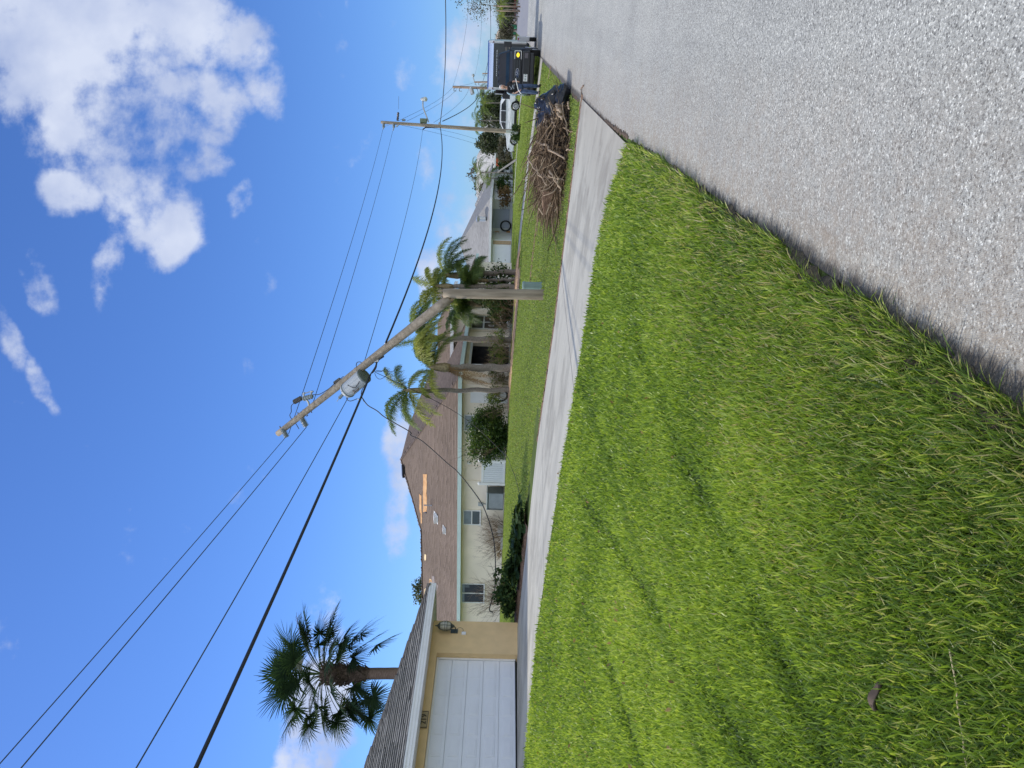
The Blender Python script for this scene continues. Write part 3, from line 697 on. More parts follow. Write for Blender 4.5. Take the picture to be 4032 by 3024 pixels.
for i in range(40):
    p0 = a + hd * (i * .235); lift = .03 + rg.uniform(0, .02) + (.10 if i in (29, 30) else 0)
    A, B = p0 - side * .14 - Vector((0, 0, .03)), p0 + side * .14 - Vector((0, 0, .03)); D = hd * .27
    up_ = Vector((0, 0, 1)) * lift
    mb.box8([A, B, B + D, A + D, A + up_ * .6, B + up_ * .6, B + D + up_ * .3, A + D + up_ * .3]); mb.poly([A + up_ * .6, p0 + up_ * 1.5, p0 + D + up_ * 1.2, A + D + up_ * .3]); mb.poly([B + up_ * .6, B + D + up_ * .3, p0 + D + up_ * 1.2, p0 + up_ * 1.5])
build('hip_cap', mb, mat('dark_hip_shingle', (.07, .065, .06), .95, .3, 12), rf)
mb = MB(); mb.boxst(s0, s1, t0 - .02, t0 + .01, ze - .17, ze + .02); mb.boxst(s1 - .01, s1 + .02, t0, t0 + 13.6, ze - .17, ze + .02)
build('fascia', mb, FASCIA_W, h1)
mb = MB(); mb.boxst(s0, s1 + .02, t0 - .035, t0 - .018, ze - .03, ze + .015)
mb.boxst(s0, s1 - .03, t0 - .032, t0 - .02, ze - .105, ze - .095)
build('drip_edge', mb, WHITE, h1)
build('soffit', MB().boxst(s0, s1 - .02, t0 + .012, TF + .02, ze - .16, ze - .13).boxst(SR - .02, s1 - .02, TF + .02, t0 + 13.6, ze - .16, ze - .13), FASCIA_W, h1)
# number plate 219
def text_mb(txt, size, origin, xd, yd, depth=.004):
    cu = bpy.data.curves.new('t', 'FONT'); cu.body = txt; cu.size = size; cu.extrude = depth; cu.align_x = 'CENTER'; cu.align_y = 'CENTER'
    ob = bpy.data.objects.new('t', cu); COL.objects.link(ob); dg = bpy.context.evaluated_depsgraph_get(); dg.update()
    me = ob.evaluated_get(dg).to_mesh(); mb = MB(); zd = xd.cross(yd)
    for v in me.vertices: mb.v.append(tuple(origin + xd * v.co.x + yd * v.co.y + zd * v.co.z))
    for p in me.polygons: mb.f.append(tuple(p.vertices)); mb.uv.append(None)
    ob.evaluated_get(dg).to_mesh_clear(); bpy.data.objects.remove(ob); bpy.data.curves.remove(cu); return mb
sc, zc = hit_t(1668, 2836, TF)
nb = build('number_plate', MB().boxst(sc - .24, sc + .24, TF - .035, TF - .002, zc - .105, zc + .105), mat('tan_number_plate', (.42, .33, .19), .7, .1, 8), h1, bevel=.01)
fr_ = MB(); frame_t(fr_, TF - .034, sc - .225, sc + .225, zc - .09, zc + .09, .012, .012); build('plate_rim', fr_, mat('dark_bronze', (.07, .06, .045), .5, .2, 8), nb)
build('digits', text_mb('219', .20, W(sc, TF - .042, zc - .002), Vector((S_.x, S_.y, 0)), Vector((0, 0, 1)), .008), mat('bronze_digits', (.06, .05, .035), .5, .2, 8), nb)
# lantern
sc, zc = hit_t(1752, 2486, TF)
LB = mat('verdigris_bronze', (.07, .085, .075), .5, .3, 14, metal=.3)
lt = root('wall_lantern', W(sc, TF, zc), None, None); lt.parent = h1; lt.location = W(sc, TF, zc) - h1.location
for k_ in ('label', 'category'):
    if k_ in lt: del lt[k_]
cx = W(sc, TF - .20, zc)
mb = MB(); mb.tube([cx + Vector((0, 0, .27)), cx + Vector((0, 0, .22)), cx + Vector((0, 0, .2)), cx + Vector((0, 0, .15)), cx + Vector((0, 0, .13))], [.012, .018, .04, .10, .11], 12)
mb.tube([cx + Vector((0, 0, -.16)), cx + Vector((0, 0, -.19)), cx + Vector((0, 0, -.26))], [.10, .06, .03], 12)
for a in range(6):
    an = a * math.pi / 3; pts = [cx + Vector((math.cos(an) * r_, math.sin(an) * r_, z_)) for r_, z_ in ((.10, .13), (.135, .04), (.135, -.06), (.10, -.16))]
    mb.tube(pts, .007, 5)
for z_, r_ in ((.0, .138), (-.06, .137)): mb.tube([cx + Vector((math.cos(a) * r_, math.sin(a) * r_, z_)) for a in np.linspace(0, 2 * math.pi, 17)], .006, 5, caps=False)
mb.tube([cx + Vector((0, 0, -.25)), W(sc, TF - .13, zc - .30), W(sc, TF - .02, zc - .28)], .014, 6)
ring = [W(sc + .0 + math.sin(a) * .0, TF - .06 - math.cos(a) * .09, zc - .42 + math.sin(a) * .09) for a in np.linspace(0, 2 * math.pi, 17)]
mb.tube(ring, .006, 5, caps=False)
mb.boxst(sc - .07, sc + .07, TF - .03, TF - .002, zc - .36, zc - .16)
build('lantern_body', mb, LB, lt)
build('lantern_glass', MB().tube([cx + Vector((0, 0, .13)), cx + Vector((0, 0, .04)), cx + Vector((0, 0, -.06)), cx + Vector((0, 0, -.16))], [.09, .12, .12, .09], 12), mat('cloudy_glass', (.42, .42, .34), .2, .1, 6, spec=.6), lt)
so_, zo_ = hit_t(1826, 2496, TF)
build('outlet_box', MB().boxst(so_ - .05, so_ + .05, TF - .04, TF - .002, zo_ - .06, zo_ + .06), FASCIA_W, h1, bevel=.008)

# --- second house: long cream side wall, brown shingles
SW = 24.9; TC = 15.4; zp = .75; WT2 = 3.42
h2 = root('house', W(SW, TC, 1.0), 'cream stucco house with a brown shingle hip roof missing strips of shingles', 'house')
tb0 = 17
mb = MB(); mb.boxst(SW, SW + .25, TC, 46, zp, WT2)
# street wall: garage opening, entry
g0, g1 = SW + 2.5, SW + 5.7
mb.boxst(SW + .25, g0, TC, TC + .25, zp, WT2); mb.boxst(g1, SW + 7.4, TC, TC + .25, zp, WT2); mb.boxst(g0, g1, TC, TC + .25, 3.12, WT2)
mb.boxst(SW + 10.6, SW + 22, TC, TC + .25, zp, WT2); mb.boxst(SW + 22, SW + 22.2, TC, 46, zp, WT2); mb.boxst(SW, SW + 22, 46, 46.2, zp, WT2)
# inside of the open garage
build('wall', mb, STUCCO_C, h2)
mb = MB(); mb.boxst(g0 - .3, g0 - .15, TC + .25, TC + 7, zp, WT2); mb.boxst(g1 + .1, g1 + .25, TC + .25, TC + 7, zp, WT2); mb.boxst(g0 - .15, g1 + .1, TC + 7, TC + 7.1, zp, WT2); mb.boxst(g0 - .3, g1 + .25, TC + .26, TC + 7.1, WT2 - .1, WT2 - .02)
build('garage_interior', mb, mat('shaded_garage_lining', (.045, .045, .05), .9, .3, 3), h2)  # the garage's inner shade is put into the wall colour
mb = MB(); mb.boxst(g0 + .5, g0 + 2.2, TC + 2.0, TC + 2.8, 1.72, 1.77); mb.boxst(g0 + .55, g0 + .6, TC + 2.05, TC + 2.1, 1.02, 1.72); mb.boxst(g0 + 2.1, g0 + 2.15, TC + 2.05, TC + 2.1, 1.02, 1.72)
build('work_table', mb, WHITE, h2)
fr_ = MB(); fr_.boxst(g0 - .12, g0, TC - .04, TC + .0, 1.02, 3.24); fr_.boxst(g1, g1 + .12, TC - .04, TC + .0, 1.02, 3.24); fr_.boxst(g0, g1, TC - .04, TC + .0, 3.12, 3.24)
build('garage_frame', fr_, FASCIA_W, h2)
build('floor_slab', MB().boxst(SW + .3, SW + 7.3, TC - 1.2, TC + 5, zp, 1.02), CONCRETE, h2)
# entry block, taller, with arched window, white framed door side
EB = (SW + 7.4, SW + 10.6); ez = 4.45
mb = MB(); mb.boxst(EB[0], EB[0] + .2, TC - 1.4, TC + 2, 3.42, ez); mb.boxst(EB[1] - .2, EB[1], TC - 1.4, TC + 2, zp, ez)
mb.boxst(EB[0] + .2, EB[1] - .2, TC - 1.4, TC - 1.2, 3.4, ez); mb.boxst(EB[0] + .2, EB[1] - .2, TC + .03, TC + .25, zp, ez)
mb.boxst(EB[0], EB[0] + .3, TC - 1.4, TC - 1.1, zp, 3.4)
build('entry_wall', mb, STUCCO_C, h2)
wmb = MB(); frame_t(wmb, TC + .02, EB[0] + .5, EB[1] - .6, 1.15, 3.3, .09, .06)
sm_ = (EB[0] + EB[1]) / 2 - .05; wmb.boxst(sm_ - .05, sm_ + .05, TC - .04, TC + .02, 1.15, 3.3); wmb.boxst(EB[0] + .5, EB[1] - .6, TC - .038, TC + .018, 2.55, 2.64)
wf = build('entry_door', wmb, WHITE, h2); build('pane', MB().boxst(EB[0] + .5, EB[1] - .6, TC - .005, TC + .028, 1.15, 3.3), GLASS_D, wf)
for cs in (sm_ - .55, sm_ + .6):
    sc_ = MB(); sc_.tube([W(cs + math.cos(a) * .2, TC - .05, (1.7 if a < 6.3 else 2.1) + math.sin(a) * .2) for a in list(np.linspace(-1.5, 1.57, 9)) + list(np.linspace(7.85, 11.5, 9))], .018, 5)
    build('scrollwork', sc_, WHITE, wf)
arch = MB(); arch.poly([W(sm_ + math.cos(a) * .75, TC - 1.43, 3.62 + math.sin(a) * .6) for a in np.linspace(0, math.pi, 13)])
ar = build('arched_window', arch, GLASS_D, h2); ar.modifiers.new('thick', 'SOLIDIFY').thickness = .05
mb = MB(); hip_roof(mb, EB[0] - .5, EB[1] + .5, TC - 1.9, TC + 5, ez + .1, .45); er_ = build('entry_roof', mb, SH_BROWN, h2); er_.modifiers.new('thick', 'SOLIDIFY').thickness = .06
mb = MB(); mb.boxst(EB[0] - .53, EB[0] - .5, TC - 1.9, TC + 2, ez - .1, ez + .1); mb.boxst(EB[0] - .53, EB[1] + .5, TC - 1.93, TC - 1.9, ez - .1, ez + .1); build('entry_fascia', mb, FASCIA_W, h2)
mb = MB(); a_, b2 = W(EB[0] - .2, TC - 2.4, 3.25), W(EB[1] + .2, TC - 2.4, 3.25); roofpoly(mb, [a_, b2, W(EB[1] + .2, TC - 1.42, 3.72), W(EB[0] - .2, TC - 1.42, 3.72)], S_)
pr = build('porch_roof', mb, SH_BROWN, h2); pr.modifiers.new('thick', 'SOLIDIFY').thickness = .08
build('porch_post', MB().boxst(EB[0] - .1, EB[0] + .05, TC - 2.35, TC - 2.2, zp, 3.25), WHITE, h2)
build('porch_post', MB().boxst(EB[1] - .05, EB[1] + .1, TC - 2.35, TC - 2.2, zp, 3.25), WHITE, h2)
# main roof
zE = 3.60; s0 = SW - .6; t0 = TC - .7; A_ = (s0 + 8.6, 24.9); zA = zE + .5 * 8.6; RL = 5.3; zR = zE + .5 * RL
n1 = (s0 + RL, A_[1] + (8.6 - RL))
mb = MB(); P0 = W(s0, t0, zE); PA = W(A_[0], A_[1], zA); P1 = W(n1[0], n1[1], zR); P2 = W(s0 + RL, 46.6, zR); P3 = W(s0, 46.6, zE)
roofpoly(mb, [P0, PA, P1, P2, P3], T_)
PB = W(A_[0] + 5, A_[1], zA); P4 = W(s0 + 22.6, t0, zE); roofpoly(mb, [P4, PB, PA, P0], S_)
PC = W(s0 + 22.6, A_[1] + 10.2, zE); roofpoly(mb, [PC, PB, P4], T_)
P5 = W(s0 + 2 * RL, A_[1] + 8.6 - RL + RL * 1.0, zE); roofpoly(mb, [PB, PC, W(s0 + 2 * RL, A_[1] + 10.2, zE), P1, PA], S_)
roofpoly(mb, [P2, P1, W(s0 + 2 * RL, A_[1] + 10.2, zE), W(s0 + 2 * RL, 46.6, zE)], T_)
mb.poly([P3, P2, W(s0 + 2 * RL, 46.6, zE)])
r2 = build('roof', mb, SH_BROWN, h2); mo = r2.modifiers.new('thick', 'SOLIDIFY'); mo.thickness = .06; mo.offset = -1
upS = Vector((S_.x, S_.y, .5)).normalized(); nS = Vector((T_.x, T_.y, 0)).cross(upS); nS = nS if nS.z > 0 else -nS; nS.normalize()
def on_roof(X, Y, lift=0.0):                    # pixel on the facing roof plane
    d = pdir(X, Y); p0 = P0; k = nS.dot(p0 - CAM) / nS.dot(d); return CAM + d * k + nS * lift
def px6(x, y): return 1500 + .3164 * x, 1800 + .3164 * y
def px7(x, y): return 1400 + .4665 * x, 2250 + .4665 * y
def patch(pts, mat_, name, lift=.02, th=.015):
    mb = MB(); A = [on_roof(*p, lift) for p in pts]; Bp = [p - nS * th for p in A]; mb.poly(A); mb.poly(list(reversed(Bp)))
    for i in range(len(A)): j = (i + 1) % len(A); mb.poly([A[i], Bp[i], Bp[j], A[j]])
    return build(name, mb, mat_, r2)
def rag(x0, x1, y0, y1, n, seed, amp=6):        # ragged rectangle in zoomed pixels
    g = random.Random(seed); o = []
    for i in range(n): o.append(px6(x0 + g.uniform(-amp, amp) * .5, y0 + (y1 - y0) * i / (n - 1)))
    for i in range(n): o.append(px6(x1 + g.uniform(-amp, amp), y1 - (y1 - y0) * i / (n - 1)))
    return o
patch(rag(528, 572, 212, 682, 9, 1, 5), PLY, 'bare_decking')
patch([px6(478, 455), px6(484, 560), px6(480, 640), px6(488, 690), px6(497, 700), px6(498, 820), px6(512, 826), px6(512, 700), px6(506, 640), px6(506, 480), px6(490, 470)], PLY, 'bare_decking')
patch([px6(606, 1520), px6(602, 1580), px6(604, 1659), px6(632, 1659), px6(640, 1600), px6(634, 1530)], PLY, 'bare_decking')
patch([px6(546, 1205), px6(542, 1240), px6(546, 1285), px6(562, 1282), px6(564, 1215)], PLY_L, 'bare_decking')
patch([px7(585, 150), px7(580, 200), px7(583, 265), px7(600, 240), px7(612, 200), px7(604, 130)], PLY_L, 'bare_decking')
patch([px7(625, 62), px7(622, 110), px7(628, 165), px7(645, 168), px7(648, 120), px7(640, 66)], PLY_L, 'bare_decking')
patch([px6(570, 684), px6(552, 676), px6(548, 690), px6(572, 700)], BLACK, 'lifted_shingle', .04)
GREYF = mat('grey_felt', (.25, .21, .195), .95, .15, 4)
patch([px6(636, 1480), px6(632, 1659), px6(700, 1659), px6(716, 1600), px6(672, 1560), px6(664, 1480)], GREYF, 'roofing_felt', .015)
# vents: sheet metal hoods
def vent(X, Y, sz, name):
    p = on_roof(X, Y); t_ = Vector((T_.x, T_.y, 0)); mb = MB(); h = sz * .55
    def q(a, b, c): return p + t_ * a * sz + upS * b * sz + nS * c
    mb.box8([q(-.5, -.6, .01), q(.5, -.6, .01), q(.5, .5, .01), q(-.5, .5, .01), q(-.5, -.6, h), q(.5, -.6, h), q(.5, .5, h * .35), q(-.5, .5, h * .35)])
    mb.box8([q(-.7, -.7, .004), q(.7, -.7, .004), q(.7, .7, .004), q(-.7, .7, .004), q(-.7, -.7, .02), q(.7, -.7, .02), q(.7, .7, .02), q(-.7, .7, .02)])
    return build(name, mb, WHITE, r2)
vent(*px6(686, 752), .44, 'roof_vent'); vent(*px6(790, 902), .31, 'roof_vent')
p = on_roof(*px6(636, 600)); build('vent_pipe', MB().tube([p, p + Vector((0, 0, .5))], .04, 8), mat('lead_pipe', (.3, .3, .32), .5, .1, 5), r2)
p = on_roof(*px6(300, 190)); mb = MB(); t_ = Vector((T_.x, T_.y, 0)); mb.box8([p - t_ * .4, p + t_ * .4, p + t_ * .4 + upS * .35, p - t_ * .4 + upS * .35, p - t_ * .4 + nS * .18, p + t_ * .4 + nS * .18, p + t_ * .4 + upS * .35 + nS * .12, p - t_ * .4 + upS * .35 + nS * .12])
build('roof_vent', mb, BLACK, r2)
# ridge / hip caps, dark along the hip
mb = MB()
for A, B, k_ in ((P0, PA, 60), (PA, P1, 22), (P1, P2, 80)):
    d = (B - A); n_ = k_; sd_ = d.cross(Vector((0, 0, 1))).normalized() * .13
    for i in range(n_):
        g = A + d * (i / n_); h_ = A + d * ((i + 1.12) / n_); u_ = Vector((0, 0, rg.uniform(.02, .06)))
        mb.poly([g - sd_, g + u_ * 1.6, h_ + u_ * .7, h_ - sd_]); mb.poly([g + u_ * 1.6, g + sd_, h_ + sd_, h_ + u_ * .7])
build('hip_cap', mb, mat('brown_hip_shingle', (.13, .095, .08), .95, .3, 10), r2)
mb = MB(); mb.boxst(s0 - .02, s0 + .01, t0, 46.6, zE - .19, zE + .01); mb.boxst(s0, s0 + 22.6, t0 - .02, t0 + .01, zE - .19, zE + .01)
build('fascia', mb, FASCIA_G, h2)
mb = MB(); mb.boxst(s0 + .012, SW + .02, t0 + .012, 46.5, zE - .17, zE - .14); mb.boxst(SW + .02, s0 + 22.6, t0 + .012, TC + .02, zE - .17, zE - .14)
build('soffit', mb, FASCIA_W, h2)
for (xa, xb, ya, yb, kk, dk) in ((1827, 1888, 2010, 2063, 'double', False), (1831, 1897, 1635, 1693, 'double', False), (1820, 1903, 2298, 2370, 'slide', True)):
    ta, za = hit_s(xa, ya, SW); tb, zb = hit_s(xb, yb, SW)
    window_s(h2, SW, min(ta, tb), max(ta, tb), min(za, zb), max(za, zb), None, kk, dk)
# raised stucco panel, shallow pilaster lines, electric meter
ta, za = hit_s(1832, 1837, SW); tb, zb = hit_s(1893, 1892, SW)
mb = MB(); q0, q1, y0, y1 = min(ta, tb), max(ta, tb), min(za, zb), max(za, zb)
mb.boxst(SW - .03, SW + .01, q0, q1, y1, y1 + .04).boxst(SW - .03, SW + .01, q0, q1, y0 - .04, y0).boxst(SW - .03, SW + .01, q0 - .04, q0, y0, y1).boxst(SW - .03, SW + .01, q1, q1 + .04, y0, y1)
build('stucco_panel', mb, STUCCO_C, h2)
tm, zm = hit_s(1893, 1982, SW); mb = MB().boxst(SW - .14, SW - .002, tm - .09, tm + .09, zm - .14, zm + .14); mb.tube([W(SW - .06, tm, zm - .14), W(SW - .06, tm, 1.0)], .025, 6)
build('electric_meter', mb, mat('grey_meter', (.4, .43, .42), .5, .1, 6), h2)
tm, zm = hit_s(1848, 1818, SW); build('wall_light', MB().ell(W(SW - .08, tm, zm), (.1, .1, .13)), mat('frosted_lamp', (.75, .74, .68), .3, .05, 5), h2)
tm, zm = hit_s(1957, 1540, SW)
tm2 = TC + .35; build('side_door', MB().boxst(SW - .03, SW - .002, TC + .30, TC + 1.05, 1.05, 3.0), WHITE, h2, bevel=.01)
# hose reel on the wall
hc = W(SW - .22, hit_s(1935, 1548, SW)[0], 1.75)
hr = root('hose_reel', hc, 'coiled dark hose on its wall reel beside the slim palm trunk', 'hose reel')
mb = MB()
for k_ in range(4): mb.tube([hc + Vector((T_.x * math.cos(a), T_.y * math.cos(a), math.sin(a) * 1.15)) * (.30 + .02 * k_) + Vector((0, -.03 * k_, -.28)) for a in np.linspace(0, 2 * math.pi, 20)], .02, 6, caps=False)
build('hose', mb, BLACK, hr, smooth=True)
build('reel_box', MB().boxst(SW - .3, SW - .002, to_st(hc)[1] - .22, to_st(hc)[1] + .22, 1.8, 2.15), mat('grey_reel', (.45, .47, .44), .5, .1, 6), hr, bevel=.02)

# white vinyl fence screen and condenser standing by the wall
ta, z1_ = hit_s(1893, 1812, SW - 1.1); tb, _ = hit_s(1893, 1903, SW - 1.1); tq0, tq1 = min(ta, tb), max(ta, tb); zg = zst(SW - 1.1, tq0)
fn = root('vinyl_fence', W(SW - 1.1, (tq0 + tq1) / 2, zg), 'white vinyl fence panel hiding equipment between the green bush and the grey condenser', 'fence')
for tt in (tq0, tq1):
    ps = build('post', MB().boxst(SW - 1.17, SW - 1.03, tt - .07, tt + .07, zg, z1_ + .05), WHITE, fn, bevel=.008)
    build('post_cap', MB().tube([W(SW - 1.1, tt, z1_ + .05), W(SW - 1.1, tt, z1_ + .10), W(SW - 1.1, tt, z1_ + .15)], [.1, .09, .02], 12), WHITE, ps)
mb = MB(); npk = 10
for i in range(npk):
    a = tq0 + .07 + (tq1 - tq0 - .14) * i / npk; mb.boxst(SW - 1.12, SW - 1.08, a + .006, a + (tq1 - tq0 - .14) / npk - .006, zg + .12, z1_ - .17)
build('pickets', mb, DOOR_W, fn)
build('rail', MB().boxst(SW - 1.14, SW - 1.06, tq0 + .07, tq1 - .07, z1_ - .17, z1_ - .05), WHITE, fn); build('rail', MB().boxst(SW - 1.14, SW - 1.06, tq0 + .07, tq1 - .07, zg + .02, zg + .12), WHITE, fn)
mb = MB(); mb.boxst(SW - 1.1, SW - .05, tq0 - .03, tq0 + .0, zg + .05, z1_ - .05); build('side_panel', mb, mat('grey_fence_side', (.35, .37, .36), .6, .1, 5), fn)
ta, zt_ = hit_s(1917, 1940, SW - .9); tb, zb_ = hit_s(1978, 2008, SW - .9); ta, tb = min(ta, tb), max(ta, tb); zg = zst(SW - .9, ta); zt_ = max(zt_, zb_)
ac = root('air_conditioner', W(SW - .9, (ta + tb) / 2, zg), 'grey louvred air conditioner condenser standing on the grass by the cream wall', 'air conditioner')
ACM = mat('grey_condenser', (.42, .46, .45), .5, .08, 4, metal=.2)
mb = MB(); mb.boxst(SW - .86, SW - .25, ta + .03, tb - .03, zg + .05, zt_ - .04)
for a in (ta, tb - .05): mb.boxst(SW - .92, SW - .87, a, a + .05, zg + .04, zt_)
build('cabinet', mb, mat('dark_condenser_core', (.10, .12, .12), .6, .1, 4), ac)
mb = MB(); nl = 13
for i in range(nl):
    z_ = zg + .08 + (zt_ - zg - .18) * i / nl; h_ = (zt_ - zg - .18) / nl
    mb.box8([W(SW - .87, ta + .05, z_), W(SW - .87, tb - .05, z_), W(SW - .90, tb - .05, z_), W(SW - .90, ta + .05, z_), W(SW - .86, ta + .05, z_ + h_ * .7), W(SW - .86, tb - .05, z_ + h_ * .7), W(SW - .87, tb - .05, z_ + h_ * .7), W(SW - .87, ta + .05, z_ + h_ * .7)])
build('louvres', mb, ACM, ac)
build('top_cover', MB().boxst(SW - .94, SW - .2, ta - .02, tb + .02, zt_ - .05, zt_ + .01), ACM, ac, bevel=.01)
build('base_pad', MB().boxst(SW - .98, SW - .15, ta - .08, tb + .08, zg - .05, zg + .04), CONCRETE, ac)
mb = MB().tube([W(SW - .6, ta - .35, zg + .05), W(SW - .6, ta - .3, zg + .35), W(SW - .5, ta - .27, zg + .62), W(SW - .3, ta - .3, zg + .62)], .05, 8)
build('drain_hose', mb, BLACK, ac, smooth=True)
# cream wall has sooty bricks under the dead brush
cb = build('block_stack', MB().boxst(SW - 1.3, SW - 1.0, hit_s(1970, 2090, SW)[0] - .5, hit_s(1970, 2090, SW)[0] + .3, 1.0, 1.18).boxst(SW - .9, SW - .6, hit_s(1970, 2060, SW)[0] - .3, hit_s(1970, 2060, SW)[0] + .2, 1.0, 1.36), mat('grey_block', (.4, .38, .35), .9, .1, 8), loc=W(SW - 1, hit_s(1970, 2080, SW)[0], 1.0))
tag(cb, 'few grey concrete blocks under the bare brown bush at the cream wall', 'blocks')

# --- third house: white, light grey roof
S3 = 66.0
def wt3(X, Y): return hit_s(X, Y, S3)
t3r = hit_s(1990, 812, S3)[0]; t3m = hit_s(1990, 945, S3)[0]; t3l = hit_s(1990, 1125, S3)[0] + 3; zt3 = hit_s(1932, 900, S3)[1]; zb3 = .6
h3 = root('house', W(S3, t3r, .72), 'white house with light grey hip roof and panelled garage doors behind the palms', 'house')
mb = MB(); mb.boxst(S3 + 3.2, S3 + 3.4, t3r, t3m, zb3, zt3); mb.boxst(S3, S3 + 3.4, t3m, t3m + .2, zb3, zt3); mb.boxst(S3, S3 + .2, t3m + .2, t3l, zb3, zt3); mb.boxst(S3 + 3.4, S3 + 14, t3r, t3r + .2, zb3, zt3); mb.boxst(S3 + 14, S3 + 14.2, t3r, t3l, zb3, zt3); mb.boxst(S3, S3 + 14, t3l, t3l + .2, zb3, zt3)
build('wall', mb, STUCCO_W, h3)
def door3(Y0, Y1, X0):
    a, zt = hit_s(X0, Y0, S3); b, _ = hit_s(X0, Y1, S3); a, b = min(a, b), max(a, b); mb = MB()
    mb.boxst(S3 - .03, S3 - .002, a, b, .74, zt); n = 2
    for i in range(4):
        z0, z1 = .74 + (zt - .74) * i / 4, .74 + (zt - .74) * (i + 1) / 4
        mb.boxst(S3 - .05, S3 - .03, a + .1, b - .1, z0 + .06, z1 - .06)
    d = build('garage_door', mb, DOOR_W, h3); mb = MB(); mb.boxst(S3 - .09, S3 - .002, a - .16, a, .74, zt + .16); mb.boxst(S3 - .09, S3 - .002, b, b + .16, .74, zt + .16); mb.boxst(S3 - .09, S3 - .002, a, b, zt, zt + .16)
    build('door_surround', mb, WHITE, d)
door3(968, 1040, 1948); door3(1052, 1100, 1948)
a3, _ = hit_s(1930, 946, S3); b3_, _ = hit_s(1930, 960, S3)
build('door', MB().boxst(S3 - .05, S3 - .002, min(a3, b3_), max(a3, b3_), .74, 2.6), mat('tan_door', (.42, .30, .18), .6, .1, 5), h3)
build('window', MB().boxst(S3 + 3.1, S3 + 3.198, t3r + 1.0, t3r + 3.0, 1.0, 2.75), mat('pale_blue_shutter', (.40, .45, .56), .5, .05, 5), h3)
build('window_board', MB().boxst(S3 + 3.1, S3 + 3.198, t3r + 3.4, t3r + 3.9, 2.0, 2.5), PLY, h3)
build('window_board', MB().boxst(S3 + 3.1, S3 + 3.198, t3r + 3.3, t3r + 3.9, .85, 1.25), PLY, h3)
mb = MB(); hip_roof(mb, S3 - .7, S3 + 14.8, t3r - .9, t3l + .8, zt3 + .12, .52); r3 = build('roof', mb, SH_LIGHT, h3); r3.modifiers.new('thick', 'SOLIDIFY').thickness = .08
mb = MB(); mb.boxst(S3 - .74, S3 - .7, t3r - .9, t3l + .8, zt3 - .1, zt3 + .12); mb.boxst(S3 - .7, S3 + 14.8, t3r - .94, t3r - .9, zt3 - .1, zt3 + .12); build('fascia', mb, WHITE, h3)
build('soffit', MB().boxst(S3 - .7, S3 + 3.2, t3r - .88, t3l + .7, zt3 - .06, zt3 + .0), FASCIA_W, h3)
wp = W(S3 + 2.9, t3m - .75, 1.35); wr = root('garden_hose', wp, 'black hose coiled in a ring against the white far house', 'hose'); mb = MB()
for k_ in range(3): mb.tube([wp + Vector((T_.x * math.cos(a), T_.y * math.cos(a), math.sin(a))) * (.48 + .05 * k_) for a in np.linspace(0, 2 * math.pi, 20)], .035, 6, caps=False)
build('coil', mb, BLACK, wr)
# turbine / skylight on third roof
pk = P(1893, 862, 76); build('roof_turbine', MB().tube([pk - Vector((0, 0, .5)), pk + Vector((0, 0, .1)), pk + Vector((0, 0, .35)), pk + Vector((0, 0, .5))], [.25, .25, .4, .1], 10), ALU, h3)

def small_house(X, Y, d, w_, dep, wall_h, slope, wallm, roofm, label, ang=0, garage=False):
    p = G(X, Y, d); s_c, t_c = to_st(p); z = p.z
    h = root('house', p, label, 'house')
    mb = MB(); mb.boxst(s_c, s_c + dep, t_c - w_ / 2, t_c + w_ / 2, z - .3, z + wall_h); build('wall', mb, wallm, h)
    mb = MB(); hip_roof(mb, s_c - .6, s_c + dep + .6, t_c - w_ / 2 - .6, t_c + w_ / 2 + .6, z + wall_h, slope); r_ = build('roof', mb, roofm, h); r_.modifiers.new('thick', 'SOLIDIFY').thickness = .08
    mb = MB(); mb.boxst(s_c - .64, s_c - .6, t_c - w_ / 2 - .6, t_c + w_ / 2 + .6, z + wall_h - .2, z + wall_h + .02); build('fascia', mb, WHITE, h)
    if garage:
        mb = MB(); mb.boxst(s_c - .06, s_c - .002, t_c - 1.5, t_c + 1.5, z, z + 2.1); build('garage_door', mb, DOOR_W, h)
    else:
        for q in (-.25, .25):
            mb = MB(); mb.boxst(s_c - .06, s_c - .002, t_c + w_ * q - .6, t_c + w_ * q + .6, z + 1, z + 2.1); build('window', mb, GLASS_D, h)
    return h
small_house(2020, 720, 112, 15, 9, 2.6, .55, STUCCO_G, SH_WHITE, 'far grey house with a weathered pale roof behind the parked white van')
small_house(2025, 555, 135, 16, 9, 2.7, .5, STUCCO_W, SH_WHITE, 'low far house with bright metal roof edge behind the white car')
small_house(2020, 840, 92, 8, 8, 2.6, .45, STUCCO_G, SH_LIGHT, 'grey green far house at the edge of the light grey roof')
small_house(2028, 170, 190, 12, 9, 2.5, .5, mat('tan_far_wall', (.48, .38, .30), .9, .05, 3), mat('tan_far_roof', (.42, .35, .28), .9, .1, 3), 'tan far house beyond the end of the street beside the trailer', garage=True)

